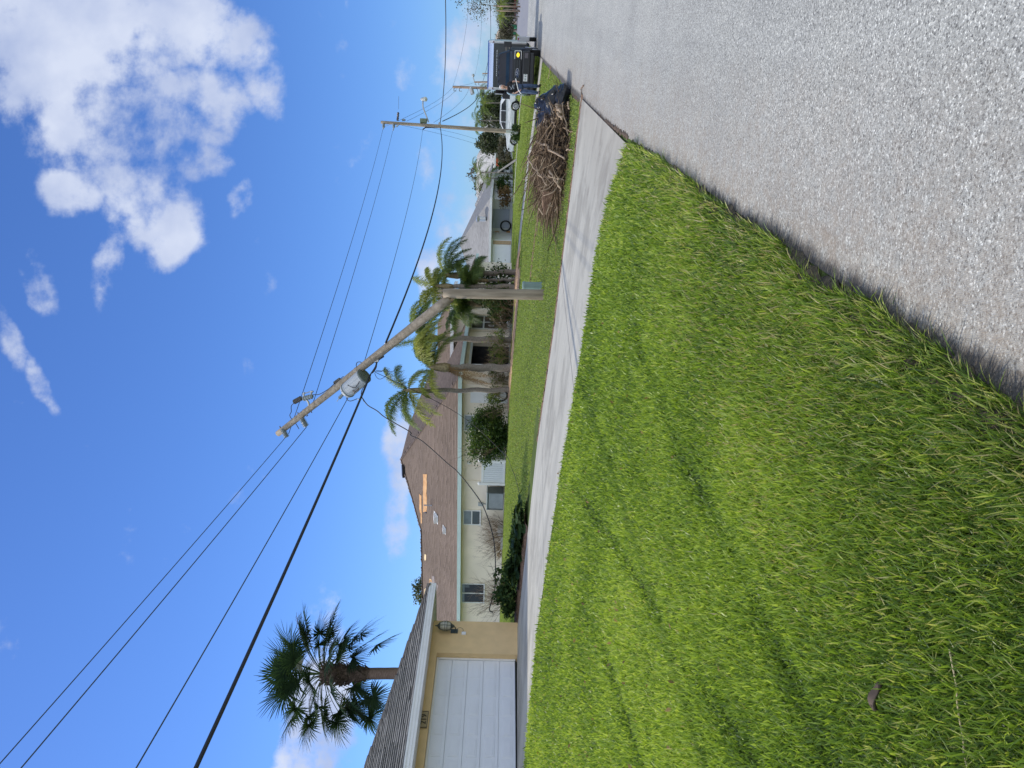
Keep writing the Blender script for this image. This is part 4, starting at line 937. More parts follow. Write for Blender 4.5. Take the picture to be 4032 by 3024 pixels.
# ------------------------------------------------------------------ plants
def leaf_quads(C, size, rgn, aspect=.5, updown=.0):
    """C (n,3) centres -> verts (4n,3)"""
    n = len(C); a = rgn.normal(0, 1, (n, 3)); a[:, 2] *= .7; a /= np.linalg.norm(a, axis=1)[:, None]
    b = rgn.normal(0, 1, (n, 3)); b -= a * (a * b).sum(1)[:, None]; b /= np.linalg.norm(b, axis=1)[:, None]
    sz = (size * rgn.uniform(.6, 1.4, n))[:, None]
    V = np.stack([C - a * sz, C + b * sz * aspect, C + a * sz, C - b * sz * aspect], 1).reshape(-1, 3)
    i = np.arange(n) * 4; return V, np.stack([i, i + 1, i + 2, i + 3], 1)
def clump_points(c, r, n, rgn, nclump=26, fill=.6, sq=.35):
    c = np.array(c); r = np.array(r)
    d = rgn.normal(0, 1, (nclump, 3)); d /= np.linalg.norm(d, axis=1)[:, None]; cc = d * (rgn.uniform(fill, 1, nclump) ** .6)[:, None] * .8
    k = rgn.integers(0, nclump, n); p = cc[k] + rgn.normal(0, 1, (n, 3)) * (sq * rgn.uniform(.5, 1.0, nclump))[k][:, None] * .55
    return c + p * r, k
def foliage(name, parent, c, r, n, size, mt, seed, nclump=26, fill=.5, sq=.4, label=None, cat=None, loc=None, aspect=.5, floor=None, tintb=0):
    rgn = np.random.default_rng(seed); p, k = clump_points(c, r, n, rgn, nclump, fill, sq)
    if floor is not None: p[:, 2] = np.maximum(p[:, 2], floor + rgn.uniform(0, .1, n))
    V, Fq = leaf_quads(p, size, rgn, aspect); ct = rgn.normal(0, .16, nclump)
    tint = np.clip(.5 + ct[k] + rgn.normal(0, .16, n) + tintb, 0, 1)
    o = np_mesh(name, V, [Fq], mt, parent=parent, attrs={'tint': np.repeat(tint, 4)}, loc=loc); tag(o, label, cat); return o
def branchy(name, parent, base, r, nst, mt, seed, spread=1.0, h=1.5, rad=.012, depth=3, tint=.5, n=4, up=.8, loc=None):
    g = random.Random(seed); V = MB(); tv = []
    def rec(p, d, l, rr, k):
        pts = [p]; q = p.copy(); dd = d.copy()
        for _ in range(3):
            dd = (dd + Vector((g.uniform(-.25, .25), g.uniform(-.25, .25), g.uniform(-.15, .2)))).normalized(); q = q + dd * l / 3; pts.append(q.copy())
        V.tube(pts, [rr, rr * .85, rr * .7, rr * .5], n, caps=False)
        if k > 0:
            for _ in range(g.choice((2, 3, 3))):
                a = g.choice(pts[1:]); rec(a, (dd + Vector((g.uniform(-1, 1), g.uniform(-1, 1), g.uniform(-.3, .8))) * .8).normalized(), l * g.uniform(.5, .75), rr * .55, k - 1)
    for _ in range(nst):
        a = g.uniform(0, 6.283); b = Vector(base) + Vector((math.cos(a), math.sin(a), 0)) * g.uniform(0, r)
        rec(b, Vector((math.cos(a) * spread * g.uniform(.2, 1), math.sin(a) * spread * g.uniform(.2, 1), up)).normalized(), h * g.uniform(.6, 1), rad, depth)
    V_ = np.array(V.v); Fq = np.array([f for f in V.f if len(f) == 4])
    rg_ = np.random.default_rng(seed)
    tn = np.clip(tint + rg_.normal(0, .12, len(V_) // n + 1).repeat(n)[:len(V_)], 0, 1)
    return np_mesh(name, V_, [Fq], mt, parent=parent, attrs={'tint': tn}, loc=loc)

def queen_frond(rgn, base, az, el, length, droop, pairs=54, leaf=.66, tint0=.5, windx=0.0):
    """returns verts, quads, tints of one feather leaf"""
    V = []; Fq = []; Tn = []
    d = Vector((math.cos(az) * math.cos(el), math.sin(az) * math.cos(el), math.sin(el))); p = Vector(base); st = length / pairs
    pts = []; dirs = []
    for i in range(pairs + 1):
        pts.append(p.copy()); dirs.append(d.copy()); p = p + d * st
        d = (d + Vector((windx * .02, 0, -droop / pairs * (0.4 + 1.3 * i / pairs)))).normalized()
    # rachis as a thin four-sided bar
    for i in range(pairs):
        w_ = .022 * (1 - i / pairs) + .004; a, b = pts[i], pts[i + 1]; sd_ = dirs[i].cross(Vector((0, 0, 1))); sd_ = sd_.normalized() * w_ if sd_.length > 1e-3 else Vector((w_, 0, 0))
        k = len(V); V += [a - sd_, a + sd_, b + sd_, b - sd_]; Fq.append((k, k + 1, k + 2, k + 3)); Tn += [min(1, tint0 + .3)] * 4
        u_ = Vector((0, 0, w_)); k = len(V); V += [a - u_, a + u_, b + u_, b - u_]; Fq.append((k, k + 1, k + 2, k + 3)); Tn += [min(1, tint0 + .3)] * 4
    for i in range(3, pairs + 1):
        f = i / pairs; ll = leaf * math.sin(math.pi * min(1, .18 + .80 * f) ** .9) ** .7 * (1 if f < .9 else .8)
        side = dirs[i].cross(Vector((0, 0, 1)))
        if side.length < 1e-3: side = Vector((1, 0, 0))
        side.normalize(); upv = side.cross(dirs[i])
        for sg in (-1, 1):
            for _ in range(3):
                v1 = (side * sg * rgn.uniform(.45, 1.0) + dirs[i] * rgn.uniform(.35, .8) + upv * rgn.uniform(-.25, .5)).normalized()
                lj = ll * rgn.uniform(.75, 1.12); m_ = pts[i] + v1 * lj * .5; v2 = (v1 + Vector((windx * .35, 0, -rgn.uniform(.6, 2.2)))).normalized(); e = m_ + v2 * lj * .55
                w_ = dirs[i] * .0095; k = len(V)
                V += [pts[i] - w_, pts[i] + w_, m_ + w_ * 1.1, m_ - w_ * 1.1, e + w_ * .2, e - w_ * .2]
                Fq += [(k, k + 1, k + 2, k + 3), (k + 3, k + 2, k + 4, k + 5)]
                tt = float(np.clip(tint0 + rgn.normal(0, .12), 0, 1)); Tn += [tt] * 6
    return V, Fq, Tn
def queen_palm(X, Y, d, Xtop, Ytop, nf, label, seed, r0=.14, flen=2.6, az_list=None, wind=0.0, tint=.5, skirt=0, droop=1.8):
    base = G(X, Y, d); top = P(Xtop, Ytop, d); rgn = np.random.default_rng(seed)
    pr_ = root('palm_tree', base, label, 'palm tree', 'palm trees by the cream house')
    n = 26; pts = [base.lerp(top, i / n) + Vector((.03 * math.sin(i * .7 + seed), .03 * math.cos(i * .5), 0)) for i in range(n + 1)]; pts[0].z -= .1
    build('trunk', MB().tube(pts, [r0 * (1.25 if i == 0 else 1.0 + .05 * (i % 2) - .22 * i / n) for i in range(n + 1)], 12), BARK, pr_, smooth=True)
    cs = MB().tube([top - Vector((0, 0, .25)), top, top + Vector((0, 0, .45)), top + Vector((0, 0, .8))], [r0 * .95, r0 * 1.25, r0 * .9, r0 * .3], 10)
    build('crownshaft', cs, mat('fibrous_crownshaft', (.16, .12, .07), .9, .4, 12, .6, 30, col2=(.34, .28, .16)), pr_, smooth=True)
    V = []; Fq = []; Tn = []
    for i in range(nf):
        if az_list is not None: az, el, ln_, tn = az_list[i % len(az_list)]; az += rgn.uniform(-.15, .15)
        else: az = i * 2.4 + rgn.uniform(-.3, .3); el = rgn.uniform(.15, 1.25); ln_ = 1; tn = rgn.uniform(-.1, .15)
        v, f, t_ = queen_frond(rgn, top + Vector((0, 0, .5)), az, el, flen * ln_ * rgn.uniform(.9, 1.1), droop * rgn.uniform(.8, 1.2), tint0=tint + tn, windx=wind)
        k = len(V); V += v; Fq += [tuple(a + k for a in q) for q in f]; Tn += t_
    np_mesh('crown', np.array([tuple(v) for v in V]), [np.array(Fq)], PALMLEAF, parent=pr_, attrs={'tint': np.array(Tn)})
    if skirt:
        V = []; Fq = []; Tn = []
        for i in range(skirt):
            v, f, t_ = queen_frond(rgn, top + Vector((0, 0, .1)), .3 + rgn.uniform(-.9, .9) + math.pi, -1.1, flen * .95, .8, pairs=34, leaf=.34, tint0=.45)
            k = len(V); V += v; Fq += [tuple(a + k for a in q) for q in f]; Tn += t_
        np_mesh('dead_fronds', np.array([tuple(v) for v in V]), [np.array(Fq)], DEADLEAF, parent=pr_, attrs={'tint': np.array(Tn)})
    return pr_
PI = math.pi
# azimuth: 0 = right in the upright picture, pi = left
queen_palm(2019, 1536, 36.6, 1650, 1538, 9, 'slim queen palm with its crown highest, left of the broken pole', 1, .12, 2.25,
           [(PI, .9, 1.05, -.15), (PI + .5, .35, 1.05, -.1), (PI - .6, .55, 1.0, -.15), (.2, 1.1, .9, -.15), (.5, .8, .95, -.2), (PI + .2, 1.25, .95, .0), (PI - .2, -.25, 1.1, .25), (PI * 1.3, -.5, 1.0, .35), (-.2, -.1, .8, .2)], wind=-.5)
queen_palm(2019, 1449, 36.2, 1752, 1447, 13, 'stout queen palm with swept yellow green fronds and a brown hanging skirt', 2, .19, 2.7,
           [(.1, 1.15, .95, .12), (.2, .95, 1.0, .18), (-.2, .75, .9, .1), (.5, 1.2, .9, .0), (0, .55, 1.0, .2), (-.5, .6, .8, .1), (.3, .2, .9, -.05), (0, -.1, .85, -.1), (PI, .8, .7, .1), (PI + .3, .3, .8, .2), (.6, .9, 1.0, .15), (-.3, 1.1, .8, .25), (.2, .7, 1.1, .1)], wind=.6, skirt=4, tint=.6, droop=2.2)
queen_palm(2022, 1338, 38.5, 1708, 1333, 9, 'queen palm with a dark crown in front of the arched entry window', 3, .16, 2.3,
           [(.1, .6, 1.0, -.15), (-.3, .3, 1.05, -.15), (.4, .2, 1.0, -.05), (PI, 1.2, .8, .1), (PI + .3, .7, .6, .15), (.0, -.2, 1.1, -.15), (.3, .9, 1.0, .0), (-.2, .8, .9, .1), (PI - .3, .2, .5, .15)], wind=.5)
queen_palm(2010, 1068, 40.5, 1800, 1085, 8, 'queen palm with one long frond held out right of the broken pole', 4, .15, 2.2,
           [(.05, .75, 1.15, .12), (.0, .35, 1.1, -.2), (-.3, -.1, .9, -.25), (.2, .1, 1.05, -.2), (.4, -.4, .8, -.2), (PI, 1.3, .5, .1), (PI, .6, .7, .1), (-.4, -.5, .7, -.2)], wind=.3)
queen_palm(2008, 1128, 39.5, 1765, 1128, 9, 'queen palm directly behind the snapped pole top with bright green plumes', 5, .13, 1.9,
           [(PI, 1.25, .8, .15), (PI - .2, 1.0, .85, .2), (.1, 1.3, .8, .1), (PI + .3, .5, .8, .2), (.5, .6, .7, .1), (PI, .1, .8, .15), (PI, -.4, .7, .2), (0, .1, .6, -.1), (.1, 1.0, .7, .15)], wind=-.3, tint=.6)
queen_palm(2012, 1215, 41.0, 1880, 1195, 16, 'short dark queen palm in the shade left of the pole stub', 6, .15, 1.9, None, 0, .22)
queen_palm(2008, 1100, 40.0, 1905, 1105, 18, 'low dark palm between the pole stub and the white garage doors', 7, .09, 1.5, None, 0, .22)

# fan palm behind the yellow house
def fan_palm():
    base = G(1700, 2640, 25.8); top = P(1272, 2654, 25.8); rgn = np.random.default_rng(5)
    fp = root('fan_palm', base, 'tall fan palm with a booted trunk rising behind the yellow house roof', 'palm tree')
    n = 24; pts = [base.lerp(top, i / n) for i in range(n + 1)]; pts[0].z -= .2
    build('trunk', MB().tube(pts, [.19 + (.03 if i == 0 else 0) + .004 * (i % 2) for i in range(n + 1)], 14), BARK_B, fp, smooth=True)
    L_ = (top - base).length; mb = MB(); g = random.Random(3)
    z0 = L_ - 1.62
    mb.tube([base.lerp(top, (z0 + q) / L_) for q in (0, .2, .5, .95, 1.4, 1.7)], [.19, .22, .25, .29, .27, .17], 14)
    for i in range(190):
        h = g.uniform(.05, 1.62); a = g.uniform(0, 6.283); c = base.lerp(top, (z0 + h) / L_); r_ = .23 + .11 * math.sin(h / 1.65 * 2.4)
        o = Vector((math.cos(a), math.sin(a), 0)); tg = Vector((-math.sin(a), math.cos(a), 0)); b = c + o * (r_ - .04); l_ = g.uniform(.14, .28); w_ = g.uniform(.03, .06)
        tip = b + o * g.uniform(.05, .13) + Vector((0, 0, l_ * g.uniform(.4, 1))) + tg * g.uniform(-.22, .22)
        mb.box8([b - tg * w_ * 1.4, b + tg * w_ * 1.4, b + tg * w_ - o * .02 + Vector((0, 0, .04)), b - tg * w_ - o * .02 + Vector((0, 0, .04)), tip - tg * w_ * .5, tip + tg * w_ * .5, tip + tg * w_ * .4 - o * .03, tip - tg * w_ * .4 - o * .03])
    build('boots', mb, BOOT, fp)
    V = []; Fq = []; Tn = []
    rh = random.Random(21); heads = [(rh.choice((0, PI)) + rh.uniform(-.45, .45), rh.uniform(-.7, 1.25), rh.uniform(1.2, 1.9)) for _ in range(6)] + [(-1.5, 1.35, 1.2), (-1.2, 1.1, 1.4), (-1.9, 1.0, 1.3), (0, -.95, 1.9), (.1, -.6, 1.95), (PI, -.95, 1.9), (PI, -.7, 1.95), (PI * .96, .7, 1.8), (-2.2, .7, 1.3), (-.9, .8, 1.3), (PI * .95, 1.15, 1.35), (PI, .85, 1.5), (PI * 1.05, .55, 1.5), (PI, .25, 1.35), (PI * .9, -.05, 1.45), (PI, -.35, 1.4), (PI * 1.1, -.7, 1.45), (PI * .9, -.95, 1.2), (PI * 1.3, .2, 1.2), (PI * 1.4, -.2, 1.1),
             (0, 1.25, 1.4), (.1, .95, 1.3), (-.1, .65, 1.25), (0, .35, 1.4), (.1, .05, 1.35), (0, -.25, 1.5), (-.1, -.55, 1.35), (.1, -.85, 1.2), (-.5, .3, 1.2), (-.7, .0, 1.0), (-1.57, .9, 1.0), (-1.57, .5, 1.0), (1.57, 1.0, 1.1), (1.57, .5, 1.2), (1.4, .1, 1.2), (PI, -.55, 1.6), (PI * .97, -.85, 1.7), (PI * 1.04, -.15, 1.5), (0, -.7, 1.7), (.05, -.4, 1.75), (-.05, .15, 1.5), (PI, .4, 1.7), (0, .75, 1.5),  (PI * .5, 1.4, 1.4), (-1.2, 1.2, 1.2), (2.4, .8, 1.3), (.7, .8, 1.3)]
    for az, el, pl in heads:
        az += rgn.uniform(-.12, .12); el += rgn.uniform(-.08, .08); pl *= rgn.uniform(.85, 1.05) * 1.08
        d = Vector((math.cos(az) * math.cos(el), math.sin(az) * math.cos(el), math.sin(el))); p = top + Vector((0, 0, -.05)); prev = p
        sd_ = d.cross(Vector((0, 0, 1))).normalized()
        for i in range(8):
            q = p + d * pl / 8; w_ = sd_ * .018; k = len(V); V += [p - w_, p + w_, q + w_, q - w_]; Fq.append((k, k + 1, k + 2, k + 3)); Tn += [.75] * 4
            uu = Vector((0, 0, .014)); k = len(V); V += [p - uu, p + uu, q + uu, q - uu]; Fq.append((k, k + 1, k + 2, k + 3)); Tn += [.75] * 4
            p = q; d = (d + Vector((0, 0, -.06))).normalized()
        up = sd_.cross(d).normalized(); R_ = rgn.uniform(.88, 1.12); ns = 34; roll = rgn.uniform(-.4, .4); tt0 = rgn.uniform(.2, .6)
        fold = rgn.uniform(.1, .45)
        for j in range(ns):
            a = (j / (ns - 1) - .5) * 4.3 * rgn.uniform(.97, 1.03)
            v = (d * math.cos(a) + (sd_ * math.cos(roll) + up * math.sin(roll)) * math.sin(a)); v = (v - up * abs(math.sin(a * .5)) * fold + up * .1).normalized()
            ll = R_ * (1 - .22 * abs(a) / 2.1) * rgn.uniform(.86, 1.06); c1 = p + v * ll * .58; v2 = (v + Vector((0, 0, -rgn.uniform(.1, .45))) + Vector((rgn.uniform(-.1, .1), 0, 0))).normalized(); e = c1 + v2 * ll * .42
            wv = v.cross(up); wv = wv.normalized() if wv.length > .01 else sd_
            w1 = wv * .012; w2 = wv * .026; k = len(V); V += [p - w1, p + w1, c1 + w2, c1 - w2, e + w1 * .25, e - w1 * .25]; Fq += [(k, k + 1, k + 2, k + 3), (k + 3, k + 2, k + 4, k + 5)]
            tv = float(np.clip(tt0 + rgn.normal(0, .1), 0, 1)); Tn += [tv] * 6
    np_mesh('crown', np.array([tuple(v) for v in V]), [np.array(Fq)], FANLEAF, parent=fp, attrs={'tint': np.array(Tn)})
    mb = MB(); g = random.Random(8)
    for az, el, l_ in ((PI * .97, .2, 1.9), (.05, .75, 2.1), (PI, -.5, 1.9), (.1, .2, 1.4), (PI * .9, .6, 1.6)):
        d = Vector((math.cos(az) * math.cos(el), math.sin(az) * math.cos(el), math.sin(el))); p = top.copy(); pts = [p.copy()]
        for i in range(12): p = p + d * l_ / 12; pts.append(p.copy()); d = (d + Vector((g.uniform(-.05, .05), 0, -.05))).normalized()
        mb.tube(pts, [.016 * (1 - i / 14) for i in range(13)], 5)
        for q in pts[5:]:
            for _ in range(4):
                v = (d + Vector((g.uniform(-1, 1), g.uniform(-1, 1), g.uniform(-1, .7)))).normalized(); m_ = q + v * g.uniform(.1, .22); mb.tube([q, m_, m_ + (v + Vector((g.uniform(-.6, .6), 0, g.uniform(-.8, .2)))) * .13], .005, 4)
    build('flower_stalks', mb, mat('dry_flower_stalk', (.16, .12, .08), .9, .2, 10), fp)
fan_palm()

# bushes and beds
def bush(X, Y, d, r, n, size, mt, label, seed, name='bush', zc=None, trunk=True, cat='bush', tintb=0, nclump=26, fill=.4, floor=True):
    g = G(X, Y, d); rt_ = root(name, g, label, cat); c = g + Vector((0, 0, zc if zc else r[2]))
    foliage('foliage', rt_, c, r, n, size, mt, seed, nclump=nclump, fill=fill, floor=g.z if floor else None, tintb=tintb)
    branchy('stems', rt_, g, r[0] * .3, 5, TWIG, seed, .7, r[2] * 1.3, .02, 2, .3)
    return rt_
bush(2000, 1712, 37.2, (1.5, 1.2, 1.15), 15000, .058, BUSHLEAF, 'large round dark green bush with yellow green tips against the cream wall', 41, zc=1.05, nclump=40, tintb=.0)
g_ = G(2000, 1600, 37.6); bp = root('bush', g_, 'thin pale shrub of bare stems and few leaves right of the large green bush', 'bush')
branchy('stems', bp, g_, .9, 26, TWIG, 42, .6, 1.0, .008, 2, .75); foliage('foliage', bp, g_ + Vector((0, 0, .7)), (.9, .6, .6), 900, .05, BUSHLEAF, 42, tintb=.3)
g_ = Wg(SW - .8, hit_s(1960, 2075, SW)[1 - 1]); g_ = W(SW - .8, hit_s(1960, 2072, SW)[0], 1.02)
bp = root('dead_bush', g_, 'bare brown twiggy bush leaning on the cream wall beside the condenser', 'bush')
branchy('stems', bp, g_, .75, 75, TWIG, 43, 1.0, .95, .009, 3, .42)
g_ = W(SW - .9, hit_s(1960, 2125, SW)[0], 1.02); bp = root('dead_bush', g_, 'low withered brown shrub at the end of the concrete blocks', 'bush'); branchy('stems', bp, g_, .3, 16, TWIG, 44, 1.2, .5, .008, 3, .6)
foliage('foliage', bp, g_ + Vector((0, 0, .2)), (.5, .4, .25), 300, .04, DEADLEAF, 45)
def px5(x, y): return 1500 + .3164 * x, 1300 + .3164 * y
for i, (x, y, rr, zc, lab, nn, tb) in enumerate(((1500, 330, (.75, .5, .55), .7, 'airy green shrub with bare stems in front of the open garage', 900, .2), (1480, 130, (.8, .5, .6), .8, 'pale half bare shrub round the foot of the entry palm', 700, .25),
        (1480, 700, (.7, .4, .5), .6, 'wispy dry shrub at the foot of the slim palm', 260, .4), (1500, 520, (.55, .4, .6), .6, 'yellow green shrub behind the stout palm trunk', 800, .25))):
    X, Y = px5(x, y); g_ = G(2005, Y, 37.8 + .4 * i); bp = root('bush', g_, lab, 'bush')
    branchy('stems', bp, g_, rr[0] * .6, 22, TWIG, 50 + i, .8, 1.0, .008, 2, .7); foliage('foliage', bp, g_ + Vector((0, 0, zc)), rr, nn, .05, BUSHLEAF, 50 + i, tintb=tb)
for i, (Y, d, rr, lab, nn) in enumerate(((1228, 41, (.95, .9, .75), 'dense dark shrub thicket in front of the entry porch', 2600), (1175, 40, (1.0, 1.0, 1.0), 'dark shrub right behind the pole stub', 3200), (1105, 41, (1.0, .9, .95), 'olive shrub between the pole stub and the white garages', 2600))):
    bush(2008, Y, d, rr, nn, .06, DARKLEAF, lab, 60 + i, zc=rr[2] * .95, nclump=30)
g_ = G(2012, 1255, 40.0); bp = root('dead_bush', g_, 'bare twiggy brush leaning before the white framed entry door', 'bush'); branchy('stems', bp, g_, .9, 34, TWIG, 66, 1.0, 1.0, .009, 3, .35)
# philodendron-like clumps along the driveway edge
def frond_clump(s, t, label, seed, n=26, size=.55, tint=.4, name='leafy_plant'):
    rgn = np.random.default_rng(seed); b = Wg(s, t, .02); rt_ = root(name, b, label, 'plant'); V = []; Fq = []; Tn = []
    for i in range(n):
        az = rgn.uniform(0, 6.283); el = rgn.uniform(.25, 1.2); ln_ = size * rgn.uniform(.6, 1.2); d = Vector((math.cos(az) * math.cos(el), math.sin(az) * math.cos(el), math.sin(el)))
        p = b + Vector((rgn.uniform(-.25, .25), rgn.uniform(-.2, .2), 0)); c = p + d * ln_; sd_ = d.cross(Vector((0, 0, 1))).normalized()
        k = len(V); V += [p - sd_ * .008, p + sd_ * .008, c + sd_ * .006, c - sd_ * .006]; Fq.append((k, k + 1, k + 2, k + 3)); Tn += [.7] * 4
        dn = (d + Vector((0, 0, -.9))).normalized(); up = sd_.cross(dn)
        tt = float(np.clip(tint + rgn.normal(0, .18), 0, 1))
        for j in range(9):
            a = (j / 8 - .5) * 3.6; v = (dn * math.cos(a) + sd_ * math.sin(a)); l_ = size * .5 * rgn.uniform(.8, 1.1) * (1 - .25 * abs(a) / 1.8); e = c + v * l_; wv = v.cross(up).normalized() * .035
            k = len(V); V += [c - wv * .4, c + wv * .4, c + v * l_ * .6 + wv, c + v * l_ * .6 - wv]; Fq.append((k, k + 1, k + 2, k + 3)); k = len(V); V += [c + v * l_ * .6 - wv, c + v * l_ * .6 + wv, e + wv * .2, e - wv * .2]; Fq.append((k, k + 1, k + 2, k + 3)); Tn += [tt] * 8
    np_mesh('leaves', np.array([tuple(v) for v in V]), [np.array(Fq)], DARKLEAF, parent=rt_, attrs={'tint': np.array(Tn)}); return rt_
frond_clump(7.3, 10.9, 'split leaf plant with a few bright leaves, first in the bed along the driveway', 71, 30, .42, .45)
frond_clump(7.2, 11.5, 'dark split leaf plant, second in the bed along the driveway', 72, 30, .40, .3)
frond_clump(7.1, 12.1, 'low dark plant in the middle of the driveway bed', 73, 26, .34, .25)
frond_clump(7.1, 12.7, 'dark spreading plant fourth along the driveway bed', 74, 26, .36, .22)
for i, (s, t, rr, lab, tb) in enumerate(((7.3, 12.9, (.5, .5, .26), 'fine leaved dark shrub in the driveway bed before the yellow corner', -.05), (7.0, 13.7, (.5, .5, .36), 'dark green shrub at the corner of the yellow house', -.1), (7.4, 11.8, (.8, .4, .2), 'low shade plant mat at the back of the driveway bed', -.05))):
    b = Wg(s, t); bp = root('bush', b, lab, 'bush'); foliage('foliage', bp, b + Vector((0, 0, rr[2])), rr, 2400, .05, DARKLEAF, 80 + i, floor=b.z, tintb=tb)
b = Wg(7.6, 13.35); bp = root('bush', b, 'leafy sprig shrub standing up under the two pane window', 'bush'); branchy('stems', bp, b, .2, 5, TWIG, 91, .5, .6, .012, 2, .2); foliage('foliage', bp, b + Vector((0, 0, .55)), (.28, .25, .28), 320, .05, DARKLEAF, 92, nclump=14)
b = Wg(7.4, 13.9); bp = root('dead_bush', b, 'bare grey twiggy shrub leaning at the yellow house corner', 'bush'); branchy('stems', bp, b + Vector((0, 0, .2)), .25, 34, TWIG, 93, .9, .75, .009, 3, .62)

# far trees
def tree(X, Y, d, h, cr, n, size, mt, label, seed, sparse=False, lean=0, group='trees and palms in the far background', name='tree', crownz=None, nclump=30, fill=.5):
    b = G(X, Y, d); rt_ = root(name, b, label, 'tree', group)
    cz = crownz or h - cr[2]; c = b + Vector((lean, 0, cz))
    mb = MB(); mb.tube([b - Vector((0, 0, .2)), b.lerp(c, .5) + Vector((.1, 0, 0)), c], [.18 * h / 6, .13 * h / 6, .06 * h / 6], 7); g = random.Random(seed)
    for i in range(7 if not sparse else 14):
        a = g.uniform(0, 6.283); e = c + Vector((math.cos(a) * cr[0] * .8, math.sin(a) * cr[1] * .8, g.uniform(-.3, .9) * cr[2])); st = b.lerp(c, g.uniform(.45, .95)); mb.tube([st, st.lerp(e, .5) + Vector((0, 0, .15)), e], [.07 * h / 6, .045 * h / 6, .02 * h / 6], 5)
    build('trunk', mb, BARK_G, rt_, smooth=True)
    foliage('crown', rt_, c, cr, n, size, mt, seed, nclump=nclump, fill=fill, sq=.4 if not sparse else .25); return rt_
def far_palm(X, Y, d, h, label, seed, fl=2.2, tint=.35, nf=12):
    b = G(X, Y, d); rt_ = root('palm_tree', b, label, 'palm tree', 'trees and palms in the far background'); top = b + Vector((0, 0, h)); rgn = np.random.default_rng(seed)
    build('trunk', MB().tube([b, b + Vector((.08, 0, h * .5)), top], [.08, .06, .06], 8), BARK_G, rt_, smooth=True); V = []; Fq = []; Tn = []
    for i in range(nf):
        v, f, t_ = queen_frond(rgn, top, i * 2.4 + rgn.uniform(-.3, .3), rgn.uniform(-.1, 1.1), fl, 2.2, pairs=20, leaf=.5, tint0=tint)
        k = len(V); V += v; Fq += [tuple(a + k for a in q) for q in f]; Tn += t_
    np_mesh('crown', np.array([tuple(v) for v in V]), [np.array(Fq)], PALMLEAF, parent=rt_, attrs={'tint': np.array(Tn)}); return rt_
# behind the white car and between the houses (X, Y are photograph pixels)
tree(2035, 455, 92, 4.6, (2.2, 2, 1.8), 3400, .16, TREELEAF, 'round green tree behind the roof of the white car', 101)
tree(2035, 560, 85, 4.4, (1.6, 1.6, 1.6), 2600, .15, TREELEAF, 'leafy green tree just right of the standing pole', 102)
tree(2035, 570, 100, 5.2, (1.2, 1.4, 1.4), 1500, .15, TREELEAF, 'small upright green tree above the far roofs', 103)
tree(2040, 600, 80, 2.3, (1.7, 1.2, .9), 2000, .12, GREYLEAF, 'brown tangled hedge tree at the nose of the white car', 104, crownz=1.2)
tree(2035, 655, 118, 6.0, (1.5, 1.5, 1.7), 600, .16, GREYLEAF, 'storm stripped tree over the pale roof', 105, True)
tree(2030, 690, 125, 7.6, (1.8, 1.6, 2.0), 500, .18, GREYLEAF, 'sparse tall tree with few leaves above the far palm', 106, True)
tree(2030, 735, 120, 6.2, (2.2, 1.6, 1.8), 1100, .17, GREYLEAF, 'wilted grey crowned tree left of the far palm', 107, True)
tree(2028, 775, 112, 5.2, (2.4, 1.6, 1.8), 2200, .16, GREYLEAF, 'dense wilted tree beside the light grey hip roof', 108)
tree(2028, 800, 98, 3.4, (1.6, 1.4, 1.3), 1600, .14, TREELEAF, 'olive hedge tree at the corner of the grey green house', 109)
tree(2030, 740, 82, 2.2, (1.7, 1.2, .9), 1400, .12, DARKLEAF, 'dark low bush tree in front of the far grey house', 110, crownz=1.0)
tree(2034, 645, 84, 2.4, (1.0, .9, .9), 1100, .11, DARKLEAF, 'dark bushy tree beside the leaning white board', 111, crownz=1.2)
tree(2034, 775, 78, 1.8, (1.2, 1.0, .75), 1000, .10, DEADLEAF, 'rusty brown rounded shrub before the grey wall', 112, crownz=.9)
far_palm(2030, 684, 80, 3.6, 'dark palm with curling fronds before the pale far roof', 121, 2.4)
far_palm(2030, 706, 84, 2.6, 'second dark palm close left of the curling one', 122, 2.0)
far_palm(2040, 480, 86, 4.3, 'tall dark palm just above the roof of the white car', 123, 2.0)
far_palm(2040, 410, 84, 3.6, 'tall palm half behind the trailer side', 124, 2.2, .4)
far_palm(2040, 380, 100, 4.5, 'highest palm behind the trailer corner', 125, 2.2, .4)
tree(2044, 420, 96, 4.8, (2.0, 1.8, 2.0), 2200, .16, TREELEAF, 'green tree mass between trailer and white car', 126)
tree(1960, 2335, 70, 8.1, (1.6, 1.6, 1.5), 1500, .14, TREELEAF, 'tree crown showing over the brown ridge above the yellow house eave', 127)
# right of the trailer, across and along the street
rt2 = random.Random(9)
spec = [(8, 150, 7.6, TREELEAF, 'pale green tree nearest the right edge of the upright picture'), (30, 165, 7.8, GREYLEAF, 'grey green tree behind the first pair of far posts'), (52, 150, 6.6, TREELEAF, 'green tree behind the red car'), (75, 160, 7.8, GREYLEAF, 'tall wilted tree over the white mailbox'),
        (98, 170, 7.4, TREELEAF, 'green tree above the green bin'), (118, 160, 7.0, GREYLEAF, 'wilted tree left of the green bin'), (138, 175, 7.2, TREELEAF, 'dark tree near the tan far house'), (160, 170, 7.8, GREYLEAF, 'bare topped tree over the tan far house'), (182, 180, 7.6, TREELEAF, 'tree touching the trailer corner on the far side')]
for i, (Y, d, h, mt_, lab) in enumerate(spec):
    h *= .60; tree(2036, Y, d, h, (2.6, 2.2, h * .45), 2200, .17, mt_, lab, 140 + i, i % 3 == 2, name='tree', crownz=h * .56, fill=.4)
